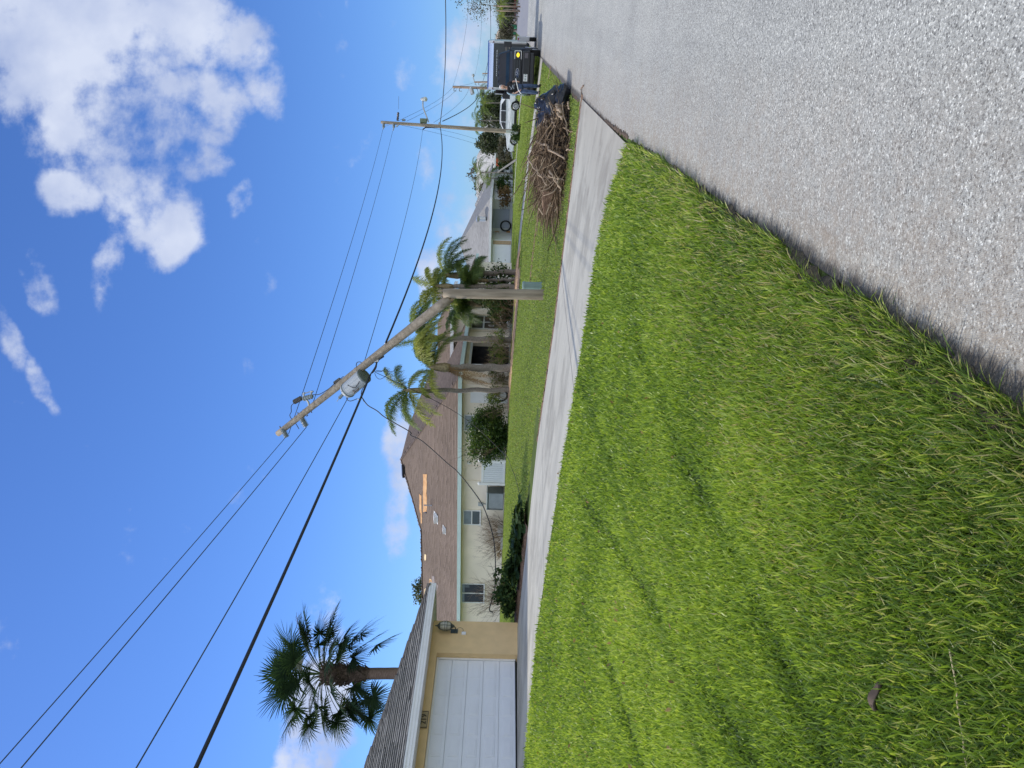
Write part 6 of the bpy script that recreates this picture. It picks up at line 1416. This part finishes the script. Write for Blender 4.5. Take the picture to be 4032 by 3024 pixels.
for sx in (-1, 1): tt_('marker_lamp', MB().box(sx * (HW - .06) - .05, sx * (HW - .06) + .05, y0 - .09, y0 - .05, ZT - .34, ZT - .29), mat('dark_red_lens', (.12, .02, .02), .3, .1, 5))
mb = MB()
g = random.Random(4); x = -.55
while x < .75:
    w_ = g.uniform(.05, .16); mb.box(x, x + w_, y0 - .012, y0 - .002, 2.19, 2.225); x += w_ + .03
tt_('front_trim', mb, ALU)
for sx in (-1, 1):
    fd = tt_('fender', prism(MB(), [(7.8, .40), (7.85, .95), (8.05, 1.08), (9.6, 1.08), (9.8, .95), (9.85, .40)], HW + .0 if sx > 0 else -HW - .24, HW + .24 if sx > 0 else -HW), mat('grey_fender', (.46, .46, .46), .45, .08, 4), bevel=.02)
    tt_('lamp', MB().box(sx * (HW + .12) - .06, sx * (HW + .12) + .06, 7.80, 7.84, 1.0, 1.07), mat('red_lens', (.3, .02, .02), .3, .1, 5), fd)
    for y in (8.3, 9.2): wheel(trl, tl, TA, sx * (HW + .12), y, .34, .22, WHITE, spokes=6, face=sx)
tt_('chassis', MB().box(-HW + .1, HW - .1, y0 + .05, y1, .42, .545).box(-.06, .06, 5.95, y0 + .1, .44, .54), BLACK)
dr = tt_('side_door', MB().box8([(-HW - .24, 7.0, .62), (-HW - .02, 7.6, .62), (-HW - .01, 7.66, .62), (-HW - .27, 7.05, .62), (-HW - .24, 7.0, 2.26), (-HW - .02, 7.6, 2.26), (-HW - .01, 7.66, 2.26), (-HW - .27, 7.05, 2.26)]), mat('black_door_skin', (.015, .015, .018), .5, .1, 4)); dr['label'] = 'black side door standing open'
tt_('door_edge', MB().box8([(-HW - .29, 6.98, .60), (-HW - .245, 6.98, .60), (-HW - .25, 7.04, .60), (-HW - .29, 7.04, .60), (-HW - .29, 6.98, 2.28), (-HW - .245, 6.98, 2.28), (-HW - .25, 7.04, 2.28), (-HW - .29, 7.04, 2.28)]), ALU, dr)

# white car, nose to the left of the upright picture
cl = W(*to_st(P(2050, 482, 66.5)), 0); cl.z = zst(*to_st(cl)) + .03
CA = math.atan2(T_.y, T_.x) + PI / 2            # local -y is the nose
suv = root('parked_car', cl, 'white sport utility car parked side on behind the tall standing pole', 'car')
def cb2(name, mb, m_, parent=suv, **k): return build(name, place(mb, cl, CA), m_, parent, **k)
low = [(-2.34, .42), (-2.42, .62), (-2.36, .88), (-2.1, 1.02), (-1.05, 1.14), (-.55, 1.17), (2.1, 1.17), (2.38, 1.05), (2.42, .6), (2.3, .40), (1.88, .40)]
def arch_pts(yc, r_=.42): return [(yc + math.cos(a) * r_, .36 + math.sin(a) * r_) for a in np.linspace(0, PI, 9)]
low += [p for p in arch_pts(1.42) if p[1] >= .38] + [(1.0, .34), (-1.02, .34)] + [p for p in arch_pts(-1.43) if p[1] >= .38] + [(-1.86, .40)]
cb2('body', prism(MB(), low, -.95, .95, lambda y, z: 1 if z < .95 else .93), CARW, bevel=.03)
cabp = [(-1.02, 1.16), (-.25, 1.60), (.1, 1.70), (1.5, 1.70), (1.95, 1.62), (2.3, 1.17)]
cb2('cabin', prism(MB(), cabp, -.88, .88, lambda y, z: 1 if z < 1.3 else .80), CARW, bevel=.04)
for sx in (-1, 1):
    gl = MB(); 
    def q(y, z): return (sx * (.885 - .175 * (z - 1.16) / .54 + .004), y, z)
    for pl in ([(-.80, 1.20), (-.2, 1.54), (.05, 1.60), (.05, 1.20)], [(.12, 1.20), (.12, 1.61), (.98, 1.62), (.98, 1.20)], [(1.05, 1.20), (1.05, 1.62), (1.5, 1.60), (2.02, 1.24)]): gl.poly([q(*p) for p in pl])
    o = cb2('side_window', gl, GLASS_D); o.modifiers.new('thick', 'SOLIDIFY').thickness = .02
    wheel(suv, cl, CA, sx * .86, -1.43, .36, .24, ALU, spokes=12, face=sx); wheel(suv, cl, CA, sx * .86, 1.42, .36, .24, ALU, spokes=12, face=sx)
    cb2('sill', MB().box(min(sx * .93, sx * .965), max(sx * .93, sx * .965), -1.0, 1.0, .33, .47), BLACK)
    for y in (-.25, .72): cb2('door_handle', MB().box(min(sx * .945, sx * .975), max(sx * .945, sx * .975), y + .3, y + .5, .99, 1.02), CARW)
    cb2('mirror', MB().ell((sx * 1.0, -.72, 1.2), (.1, .07, .07), 8, 6), CARW)
    cb2('headlight', MB().box(min(sx * .6, sx * .93), max(sx * .6, sx * .93), -2.38, -2.1, .80, .92), GLASS_D, bevel=.02)
    cb2('roof_rail', MB().tube([(sx * .68, -.1, 1.72), (sx * .68, 1.7, 1.70)], .02, 5), ALU)
cb2('windshield', MB().box8([(-.8, -1.0, 1.19), (.8, -1.0, 1.19), (.8, -.97, 1.19), (-.8, -.97, 1.19), (-.68, -.28, 1.60), (.68, -.28, 1.60), (.68, -.25, 1.60), (-.68, -.25, 1.60)]), GLASS_D)
cb2('underbody', MB().box(-.8, .8, -1.9, 1.9, .24, .45), BLACK)

def far_car(X, Y, d, ang, col, label, h=1.5, ln=4.4, van=False):
    p = G(X, Y, d); r_ = root('parked_car', p, label, 'van' if van else 'car')
    if van: pr = [(-ln / 2, .35), (-ln / 2, .95), (-ln / 2 + .9, 1.2), (-ln / 2 + 1.5, h), (ln / 2 - .1, h), (ln / 2, .35)]
    else: pr = [(-ln / 2, .3), (-ln / 2, .75), (-ln * .2, .95), (-ln * .07, h), (ln * .3, h), (ln * .42, .98), (ln / 2, .9), (ln / 2, .3)]
    m_ = mat('car_' + '%d' % (hash(label) % 999), col, .3, .03, 3)
    build('body', place(prism(MB(), pr, -.9, .9, lambda y, z: 1 if z < 1 else .85), p, ang), m_, r_, bevel=.05)
    gm = MB(); z0, z1 = (1.15, h - .2) if van else (.98, h - .1)
    for sx in (-1, 1): gm.box(min(sx * .80, sx * .92), max(sx * .80, sx * .92), -ln * .1, ln * .3 if not van else ln * .42, z0, z1)
    gm.box(-.7, .7, ln / 2 - (.12 if van else ln * .12), ln / 2 + (.01 if van else -ln * .1), z0, z1)
    build('windows', place(gm, p, ang), GLASS_D, r_)
    for sx in (-1, 1):
        for sy in (-1, 1): build('wheel', place(MB().tube([(sx * .72, sy * ln * .31, .33), (sx * .93, sy * ln * .31, .33)], .33, 12), p, ang), RUBBER, r_)
    return r_
far_car(2035, 688, 95, CA + .1, (.62, .66, .70), 'silver white van parked before the far grey house behind the dark palm', 2.0, 5.2, True)
far_car(2029, 22, 170, CA, (.22, .02, .03), 'dark red car at the far right edge of the scene', 1.45)
far_car(2029, 50, 175, TA, (.25, .03, .03), 'red car end on between the two pale far posts', 1.5)
far_car(2031, 66, 180, TA, (.5, .5, .5), 'grey white van beside the red car under the drooping palms', 1.9, 4.8, True)
BINM = mat('green_bin', (.03, .20, .10), .5, .1, 6)
def wbin(X, Y, d, label, mt_=BINM):
    p = G(X, Y, d); r_ = root('wheeled_bin', p, label, 'bin')
    build('bin_body', place(MB().box8([(-.26, -.26, .05), (.26, -.26, .05), (.26, .26, .05), (-.26, .26, .05), (-.36, -.36, 1.3), (.36, -.36, 1.3), (.36, .36, 1.3), (-.36, .36, 1.3)]), p, 0), mt_, r_, bevel=.03)
    build('lid', place(MB().box(-.4, .4, -.4, .4, 1.3, 1.38), p, 0), WHITE, r_, bevel=.02); build('wheel', place(MB().tube([(-.3, .3, .13), (.3, .3, .13)], .13, 8), p, 0), RUBBER, r_)
wbin(2034, 106, 165, 'green wheeled bin with a white lid nearest the grey white van'); wbin(2033, 132, 185, 'second green wheeled bin farther along the street'); wbin(2030, 122, 195, 'small green bin between the two larger bins')
# mailbox and white leaning board, orange sign
p = G(2040, 627, 70); bd = build('board', MB().box8([p + Vector(v) for v in ((-.1, 0, 0), (.1, 0, 0), (.1, .12, 0), (-.1, .12, 0), (-1.35, 0, 1.75), (-1.2, 0, 1.75), (-1.2, .05, 1.75), (-1.35, .05, 1.75))]), mat('grey_board', (.45, .42, .38), .8, .1, 6), loc=p); 
bd.data.transform(Matrix.Identity(4)); tag(bd, 'long pale board leaning against the dark bushy tree', 'board')
p = G(2030, 640, 86); sg = build('tarp', MB().ell(p + Vector((0, 0, 1.75)), (.55, .2, .35), 10, 6, lambda d: 1 + .2 * math.sin(7 * d.x + 5 * d.z)), mat('orange_red_cloth', (.50, .10, .04), .8, .1, 6), loc=p); tag(sg, 'crumpled orange red cloth on the brush by the silver white van', 'cloth')

# ------------------------------------------------------------------ roadside debris
g = random.Random(12)
def pile_h(s, t):                               # height of the heap
    a = (s - 10.4) / 2.4; b = (t - 1.6) / 1.45
    return max(0.0, 1.0 - a * a - b * b) ** .6 * .74
bw = root('brush_pile', Wg(10, 2.5), 'long heap of dry storm debris, palm boots and tangled brown twigs beside the driveway mouth', 'brush pile')
V = MB(); tn = []
def stick(p, d, l, r_, tv, n=4, curve=.3, store=None):
    pts = [p]; q = p.copy(); dd = d.normalized()
    for i in range(4):
        dd = (dd + Vector((g.uniform(-1, 1), g.uniform(-1, 1), g.uniform(-1, 1))) * curve * .35).normalized(); q = q + dd * l / 4
        zg = zat(q.x, q.y) + .02
        if q.z < zg: q.z = zg
        pts.append(q.copy())
    (store or V).tube(pts, [r_, r_ * .9, r_ * .75, r_ * .6, r_ * .35], n, caps=False)
    if store is None: tn.extend([tv] * (5 * n))
    return pts
for i in range(3600):
    while True:
        s, t = g.uniform(7.8, 12.8), g.uniform(.25, 3.1); h = pile_h(s, t)
        if h > .03 or g.random() < .015: break
    p = Wg(s, t, g.uniform(0, h)); az = g.gauss(2.9, 1.0); d = Vector((math.cos(az), math.sin(az), g.uniform(-.35, .5)))
    stick(p, d, g.uniform(.15, .9), g.choice((.004, .006, .008, .012)), min(1, max(0, g.gauss(.28, .26))), curve=.7)
for i in range(260):
    s, t = g.uniform(8.2, 12.4), g.uniform(.4, 2.9); h = pile_h(s, t)
    if h < .1: continue
    az = g.gauss(2.9, .8); stick(Wg(s, t, h * g.uniform(.6, 1.05)), Vector((math.cos(az), math.sin(az), g.uniform(-.3, .4))), g.uniform(.5, 1.5), g.choice((.010, .014, .02)), min(1, max(0, g.gauss(.48, .28))), curve=.6)
for i in range(520):                            # wiry stems spilling onto the lawn behind
    s, t = g.uniform(10, 13.0), g.uniform(1.2, 3.5); p = Wg(s, t, g.uniform(0, .35)); az = g.uniform(0, 6.28)
    stick(p, Vector((math.cos(az), math.sin(az), g.uniform(-.1, .8))), g.uniform(.3, .9), .006, min(1, max(0, g.gauss(.5, .2))), curve=1.0)
Fq = np.array([f for f in V.f if len(f) == 4])
o = np_mesh('twigs', np.array(V.v), [Fq], TWIG, parent=bw, attrs={'tint': np.array(tn)}); o['kind'] = 'stuff'
# matted leaves, the shade of the heap's hollow put into their near-black colour
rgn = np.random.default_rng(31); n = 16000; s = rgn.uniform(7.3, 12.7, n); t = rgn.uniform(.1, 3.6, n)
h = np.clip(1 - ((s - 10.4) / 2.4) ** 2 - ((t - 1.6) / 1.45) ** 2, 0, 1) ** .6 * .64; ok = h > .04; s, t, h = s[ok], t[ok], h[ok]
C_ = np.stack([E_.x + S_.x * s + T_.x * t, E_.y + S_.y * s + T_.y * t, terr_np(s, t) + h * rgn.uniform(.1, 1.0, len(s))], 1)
Vv, Ff = leaf_quads(C_, .05, rgn, .45); o = np_mesh('hollow_shade_leaves', Vv, [Ff], leafmat('hollow_shade_leaf', [(0, (.012, .011, .011)), (.6, (.045, .033, .025)), (1, (.22, .15, .09))], .9, .05), parent=bw, attrs={'tint': np.repeat(rgn.uniform(0, 1, len(C_)) ** 1.5, 4)}); o['kind'] = 'stuff'
def px2(x, y): return 1750 + .2712 * x, 400 + .2712 * y
HB = mat('pale_peeled_branch', (.22, .16, .11), .85, .2, 12, .4, 40, col2=(.46, .35, .24)); HB2 = mat('brown_branch', (.17, .12, .085), .9, .3, 12, .4, 40, col2=(.30, .22, .15))
logs = [((1200, 800), (1480, 1230), 18.6, 17.2, .030, HB, 'long straight pale branch sloping down across the heap'), ((1410, 620), (1760, 850), 18.4, 16.6, .045, HB, 'thick pale branch lying over the dark hollow of the heap'),
        ((1510, 1000), (1690, 1300), 17.6, 16.8, .035, HB, 'pale forked branch near the driveway end of the heap'), ((1700, 40), (1800, 480), 17.8, 16.6, .022, HB, 'long bent pale stick at the grassy front of the heap'),
        ((1450, 150), (1500, 520), 19.2, 18.0, .030, HB2, 'brown branch along the top of the heap'), ((1640, 60), (1690, 260), 17.8, 17.2, .060, HB, 'short thick split log beside the black bags'),
        ((1560, 260), (1610, 380), 18.0, 17.6, .030, HB2, 'short brown stub in the middle of the heap'), ((1780, 700), (1890, 710), 16.5, 16.2, .022, HB, 'curved pale twig touching the grass at the heap front'),
        ((1500, 1080), (1730, 1140), 17.3, 16.8, .022, HB, 'pale upright forked twig left in the heap'), ((1640, 1120), (1690, 1290), 17.0, 16.7, .040, HB, 'stubby pale root piece at the low end of the heap'),
        ((1350, 560), (1480, 700), 18.8, 18.2, .05, HB2, 'rusty brown slab of bark on the top of the heap'), ((1300, 980), (1560, 1180), 18.0, 17.2, .018, HB2, 'thin brown branch parallel to the long pale one'),
        ((1520, 10), (1590, 180), 18.6, 18.0, .022, HB, 'pale stick poking up beside the bags'), ((1370, 1550), (1440, 1640), 17.8, 17.4, .018, HB, 'thin pale twig at the far low end of the heap'),
        ((1790, 20), (1810, 100), 17.2, 17.0, .035, HB, 'broken stump end standing at the street end of the heap')]
for i, (a, b, da, db, r_, m_, lab) in enumerate(logs):
    A, B = P(*px2(*a), da), P(*px2(*b), db); pts = []
    for k_ in range(9):
        q = A.lerp(B, k_ / 8) + Vector((g.uniform(-1, 1), g.uniform(-1, 1), g.uniform(-1, 1))) * r_ * .8; q.z = max(q.z, zat(q.x, q.y) + r_); pts.append(q)
    r_ *= .72; mb = MB().tube(smooth_pts(pts, 2), [r_ * (1 - .5 * k_ / 17) for k_ in range(17)], 7)
    if i in (2, 8, 9, 0): 
        q = pts[4]; mb.tube(smooth_pts([q, q + Vector((-.15, 0, .12)), q + Vector((-.22, .05, .32))], 3), [r_ * .6, r_ * .55, r_ * .5, r_ * .45, r_ * .4, r_ * .35, r_ * .3], 6)
        q = pts[6]; mb.tube(smooth_pts([q, q + Vector((.12, 0, .1)), q + Vector((.28, -.05, .16))], 3), [r_ * .5, r_ * .45, r_ * .42, r_ * .4, r_ * .35, r_ * .3, r_ * .2], 6)
    o = build('branch', mb, m_, loc=A, smooth=True); tag(o, lab, 'branch', 'loose branches on the brush pile')
# dead palm leaf bases fanning at the low end
pf = root('dead_palm_leaf', G(*px2(1700, 1560), 17.3), 'dead brown palm leaf with split bases lying at the driveway end of the heap', 'palm leaf')
mb = MB(); q0 = P(*px2(1440, 1420), 17.6)
for i in range(16):
    e = P(*px2(1420 + g.uniform(0, 120), 1600 + g.uniform(-60, 90)), 17.4); st_ = P(*px2(1440 + i * 10, 1330 + g.uniform(-20, 20)), 17.5)
    for q in (e, st_): q.z = max(q.z, zat(q.x, q.y) + .03)
    mb.tube([st_, st_.lerp(e, .5) + Vector((0, 0, .04)), e], [.03, .025, .004], 5)
build('leaf_bases', mb, mat('dead_palm_brown', (.14, .075, .05), .8, .3, 12, .4, 40, col2=(.30, .19, .12)), pf)
mb = MB()
for (a, b) in (((1370, 1545), (1430, 1640)), ((1480, 1640), (1540, 1470)), ((1600, 1600), (1640, 1540)), ((1500, 1500), (1570, 1520))): mb.tube([P(*px2(*a), 17.3), P(*px2(*b), 17.3)], .015, 5)
build('split_ribs', mb, HB, pf)
# black plastic bags and a loose white sheet
BAG = mat('black_bag_plastic', (.012, .014, .018), .28, .2, 3, .9, 9, spec=.4)
def bag(X, Y, d, r, label, seed, sink=.25):
    p = G(X, Y, d); rr = random.Random(seed); ph = [rr.uniform(0, 6.28) for _ in range(6)]
    fn_ = lambda dd: 1 + .10 * math.sin(5 * dd.x + ph[0]) + .10 * math.sin(6 * dd.y + ph[1]) + .06 * math.sin(13 * dd.z + 7 * dd.x + ph[2]) + .05 * math.sin(19 * dd.y + 11 * dd.x + ph[3])
    b_ = root('garbage_bag', p, label, 'garbage bag', 'black garbage bags at the end of the heap')
    build('sack', MB().ell(p + Vector((0, 0, r[2] * (1 - sink))), r, 26, 18, fn_), BAG, b_, smooth=True)
    tp = p + Vector((r[0] * .2, -r[1] * .1, r[2] * (1.8 - sink))); build('tied_neck', MB().tube([tp - Vector((0, 0, .08)), tp, tp + Vector((.03, 0, .05)), tp + Vector((.06, 0, .13))], [.10, .035, .06, .10], 8), BAG, b_, smooth=True)
bag(2190, 412, 18.9, (.48, .42, .34), 'big slumped black garbage bag nearest the street', 1); bag(2160, 425, 19.4, (.44, .45, .42), 'tall black garbage bag with grey folds standing behind the others', 2)
bag(2208, 385, 18.3, (.32, .30, .18), 'flat black bag end spread onto the asphalt', 3, .1); bag(2140, 480, 20.4, (.5, .4, .36), 'black garbage bag partly under the brush', 4); bag(2120, 520, 21.2, (.4, .35, .28), 'last black bag showing behind the brush near the pale sheet', 5)
def sheet(X, Y, d, sx, sy, label, mt_, seed, name='plastic_sheet', h=.3):
    p = G(X, Y, d); rr = random.Random(seed); mb = MB(); n_ = 12
    for i in range(n_ + 1):
        for j in range(n_ + 1):
            u, v = i / n_ - .5, j / n_ - .5; mb.v.append((p.x + u * sx + .03 * math.sin(9 * v), p.y + v * sy, zat(p.x + u * sx, p.y + v * sy) + h * (.5 + .3 * math.sin(5 * u + seed) * math.cos(4 * v) + .2 * math.sin(13 * u + 7 * v)) * (1 - 1.6 * (u * u + v * v))))
    for i in range(n_):
        for j in range(n_): q = i * (n_ + 1) + j; mb.f.append((q, q + n_ + 1, q + n_ + 2, q + 1)); mb.uv.append(None)
    o = build(name, mb, mt_, loc=p, smooth=True); o.modifiers.new('thick', 'SOLIDIFY').thickness = .006; tag(o, label, 'plastic sheet'); return o
sheet(2130, 495, 22.5, 1.3, .5, 'crumpled pale lilac plastic sheet behind the brown heap', mat('pale_plastic', (.62, .60, .72), .4, .1, 4), 2)
sheet(2113, 540, 23.2, 1.4, .6, 'dull grey tarpaulin piece lying beyond the heap', mat('grey_tarp', (.14, .16, .15), .6, .2, 4), 4, 'tarp', .35)
# grass growing round the heap is in the far lawn; a few twigs on the asphalt
for i, (pts, lab) in enumerate(((((1545, 1000), (1558, 960), (1540, 1040), (1520, 1140)), 'bent dry twig on the road edge before the truck'), (((2040, 1240), (2010, 1290), (2020, 1370)), 'thin curved stick on the asphalt at the mouth of the driveway'))):
    q = []
    for x, y in pts: X, Y = px1(x, y); d = ground_d(X, Y); a = P(X, Y, d); q.append(Vector((a.x, a.y, max(a.z, zat(a.x, a.y)) + .03)))
    o = build('twig', MB().tube(q, .014, 5), HB2, loc=q[0]); tag(o, lab, 'twig')
# dry leaf tufts scattered on the lawns
V = []; rgn = np.random.default_rng(51); n = 900; s = np.concatenate([rgn.uniform(7, 27, 700), rgn.uniform(-7, 0, 200)]); t = np.concatenate([rgn.uniform(.2, 14, 700), rgn.uniform(.3, 9, 200)])
C_ = np.stack([E_.x + S_.x * s + T_.x * t, E_.y + S_.y * s + T_.y * t, terr_np(s, t) + .06], 1); Vv, Ff = leaf_quads(C_, .024, rgn)
o = np_mesh('leaf_scatter', Vv, [Ff], DEADLEAF, attrs={'tint': np.repeat(rgn.uniform(.3, 1, n), 4)}); tag(o, 'dry brown leaves scattered over the lawns', 'leaves', kind='stuff')

# ------------------------------------------------------------------ person
def skin(name, parent, verts, edges, radii, mt_, base, sub=1, smooth=True, rooti=0):
    me = bpy.data.meshes.new(name); me.from_pydata([tuple(Vector(v)) for v in verts], edges, []); o = bpy.data.objects.new(name, me); COL.objects.link(o)
    o.parent = parent; me.materials.append(mt_)
    o.modifiers.new('skin', 'SKIN'); 
    if not me.skin_vertices: 
        me.skin_vertices
    lay = me.skin_vertices[0].data if len(me.skin_vertices) else None
    if lay:
        for i, r_ in enumerate(radii): lay[i].radius = r_ if hasattr(r_, '__len__') else (r_, r_); lay[i].use_root = (i == rooti)
    m_ = o.modifiers.new('sub', 'SUBSURF'); m_.levels = sub; m_.render_levels = sub
    o.modifiers['skin'].use_smooth_shade = True
    return o
pp = G(2143, 352, 33.0); pp.z = zst(*to_st(pp)) + .02
per = root('person', pp, 'grey haired person in black T-shirt and jeans holding a tool before the pickup', 'person')
FL = mat('skin', (.50, .29, .21), .55, .08, 6); SHIRT = mat('black_tshirt', (.018, .019, .024), .9, .2, 6, .3, 20); JEAN = mat('blue_jeans', (.035, .055, .11), .9, .3, 8, .3, 20, col2=(.08, .12, .22)); HAIR = mat('grey_hair', (.48, .46, .44), .8, .2, 30); BOOTS = mat('dark_boots', (.03, .025, .022), .7, .2, 8)
# local axes: x right in the upright picture, y away, z up; slightly stooped, head turned down to the viewer's left
J = dict(pel=(0, .02, .95), wai=(-.01, 0, 1.10), che=(-.02, -.05, 1.32), nec=(-.03, -.10, 1.50), hd0=(-.03, -.13, 1.57), hd1=(-.03, -.17, 1.66), hd2=(-.03, -.17, 1.74),
         hl=(-.10, .02, .92), kl=(-.14, -.03, .50), al=(-.15, .04, .10), tl=(-.17, -.10, .04), hr=(.10, .02, .92), kr=(.12, -.06, .50), ar=(.13, .02, .10), trr=(.15, -.12, .04),
         sl=(-.21, -.07, 1.43), el=(-.30, -.10, 1.17), wl=(-.22, -.25, .98), sr=(.17, -.07, 1.43), er=(.27, -.09, 1.18), wr=(.20, -.27, 1.05), )
K = list(J); V = [J[k] for k in K]; ix = {k: i for i, k in enumerate(K)}
ED = [('pel', 'wai'), ('wai', 'che'), ('che', 'nec'), ('nec', 'hd0'), ('hd0', 'hd1'), ('hd1', 'hd2'), ('pel', 'hl'), ('hl', 'kl'), ('kl', 'al'), ('al', 'tl'), ('pel', 'hr'), ('hr', 'kr'), ('kr', 'ar'), ('ar', 'trr'), ('che', 'sl'), ('sl', 'el'), ('el', 'wl'), ('che', 'sr'), ('sr', 'er'), ('er', 'wr')]
R_ = dict(pel=(.15, .11), wai=(.14, .10), che=(.16, .11), nec=.055, hd0=.062, hd1=(.078, .092), hd2=(.066, .08), hl=.088, kl=.058, al=.04, tl=.035, hr=.088, kr=.058, ar=.04, trr=.035, sl=.052, el=.041, wl=.027, sr=.052, er=.041, wr=.027)
E2 = [(ix[a], ix[b]) for a, b in ED]; Vb = list(V); Rb = [R_[k] for k in K]
def hand(w, dirv, curl, side):                  # palm and five bent fingers, closed round the tool
    w = Vector(w); d = Vector(dirv).normalized(); s_ = Vector(side).normalized(); c = Vector(curl).normalized()
    i0 = len(Vb); Vb.append(tuple(w + d * .07)); Rb.append((.032, .018)); E2.append((ix['wl'] if w.x < 0 else ix['wr'], i0))
    for k_, (o_, l_) in enumerate(((-.032, .066), (-.011, .076), (.011, .072), (.030, .056))):
        a = w + d * .10 + s_ * o_; b_ = a + (d * .5 + c * .8).normalized() * l_ * .55; e = b_ + (c - d * .6).normalized() * l_ * .5
        j = len(Vb); Vb.extend([tuple(a), tuple(b_), tuple(e)]); Rb.extend([.009, .0085, .007]); E2.extend([(i0, j), (j, j + 1), (j + 1, j + 2)])
    a = w + d * .045 - s_ * .035; b_ = a - s_ * .02 + c * .03 + d * .02; e = b_ + c * .028 + s_ * .012
    j = len(Vb); Vb.extend([tuple(a), tuple(b_), tuple(e)]); Rb.extend([.011, .010, .008]); E2.extend([(i0, j), (j, j + 1), (j + 1, j + 2)])
hand(J['wl'], (.15, -.25, -.8), (.6, -.5, 0), (0, 1, 0)); hand(J['wr'], (-.35, -.3, -.75), (-.4, -.7, 0), (0, 1, 0))
skin('body', per, Vb, E2, Rb, FL, pp, 2)
# face
hc_ = Vector((-.03, -.17, 1.68))
mb = MB(); mb.ell(hc_ + Vector((0, .0, 0)), (.078, .095, .115), 16, 12); mb.tube([hc_ + Vector((-.012, -.09, .01)), hc_ + Vector((-.012, -.118, -.025)), hc_ + Vector((-.012, -.095, -.035))], [.008, .016, .008], 6)
for sx in (-1, 1): mb.ell(hc_ + Vector((sx * .08, .01, -.005)), (.012, .022, .032), 8, 6)
for v in range(len(mb.v)): mb.v[v] = tuple(Vector(mb.v[v]) + pp)
build('face', mb, FL, per, smooth=True)
mb = MB()
for sx in (-1, 1): mb.ell(pp + hc_ + Vector((sx * .03 - .01, -.088, .012)), (.013, .008, .007), 8, 5)
mb.ell(pp + hc_ + Vector((-.012, -.088, -.058)), (.025, .008, .005), 8, 5); build('eyes_and_mouth', mb, mat('dark_features', (.06, .03, .03), .6, .1, 5), per)
build('hair', MB().ell(pp + hc_ + Vector((0, .012, .055)), (.092, .102, .095), 18, 12, lambda d: (1 + .04 * math.sin(23 * d.x + 17 * d.z)) if (d.y > -.55 or d.z > .45) else .8), HAIR, per, smooth=True)
skin('t_shirt', per, [(0, .02, .90), J['wai'], J['che'], (-.03, -.09, 1.46), J['sl'], (-.285, -.095, 1.24), J['sr'], (.255, -.085, 1.25)], [(0, 1), (1, 2), (2, 3), (2, 4), (4, 5), (2, 6), (6, 7)], [(.185, .135), (.175, .13), (.19, .135), .085, .078, .07, .078, .07], SHIRT, pp, 2)
skin('jeans', per, [(0, .02, .93), J['hl'], J['kl'], (-.15, .04, .09), J['hr'], J['kr'], (.13, .02, .09)], [(0, 1), (1, 2), (2, 3), (0, 4), (4, 5), (5, 6)], [(.165, .125), .105, .082, .075, .105, .082, .075], JEAN, pp, 2)
mb = MB()
for a in ('al', 'ar'):
    q = Vector(J[a]) + pp; mb.ell(q + Vector((.0, -.07, -.045)), (.055, .15, .055), 12, 8); mb.tube([q, q + Vector((0, 0, .08))], .058, 10)
build('boots', mb, BOOTS, per, smooth=True)
mb = MB(); g = random.Random(7)
for i in range(16): q = pp + Vector((-.03 + g.uniform(-.10, .10), -.205 - .0, 1.16 + g.uniform(0, .22))); mb.ell(q, (g.uniform(.012, .035), .008, g.uniform(.01, .03)), 8, 5)
build('shirt_print', mb, mat('grey_shirt_print', (.30, .33, .38), .8, .3, 30), per)
# blue grey long sleeve / cloth over the shoulder on the left
skin('shoulder_cloth', per, [(-.17, -.05, 1.49), (-.25, -.07, 1.42), (-.335, -.10, 1.22), (-.34, -.15, 1.02)], [(0, 1), (1, 2), (2, 3)], [.05, .065, .05, .04], mat('pale_blue_cloth', (.25, .34, .40), .85, .15, 8), pp, 1)
q1, q2, q3 = pp + Vector((.16, -.36, 1.09)), pp + Vector((-.20, -.33, .99)), pp + Vector((-.38, -.36, .86))
tl_ = root('long_handled_tool', q2, 'white handled tool held across the body of the person by the pickup', 'tool')
build('handle', MB().tube([q1 + Vector((.12, 0, .03)), q1, q2, q3], .017, 8), WHITE, tl_); build('tool_head', MB().tube([q3, q3 + Vector((-.05, 0, -.12)), q3 + Vector((.02, 0, -.26))], [.03, .05, .02], 8), mat('green_tool_head', (.14, .20, .17), .6, .1, 6), tl_)
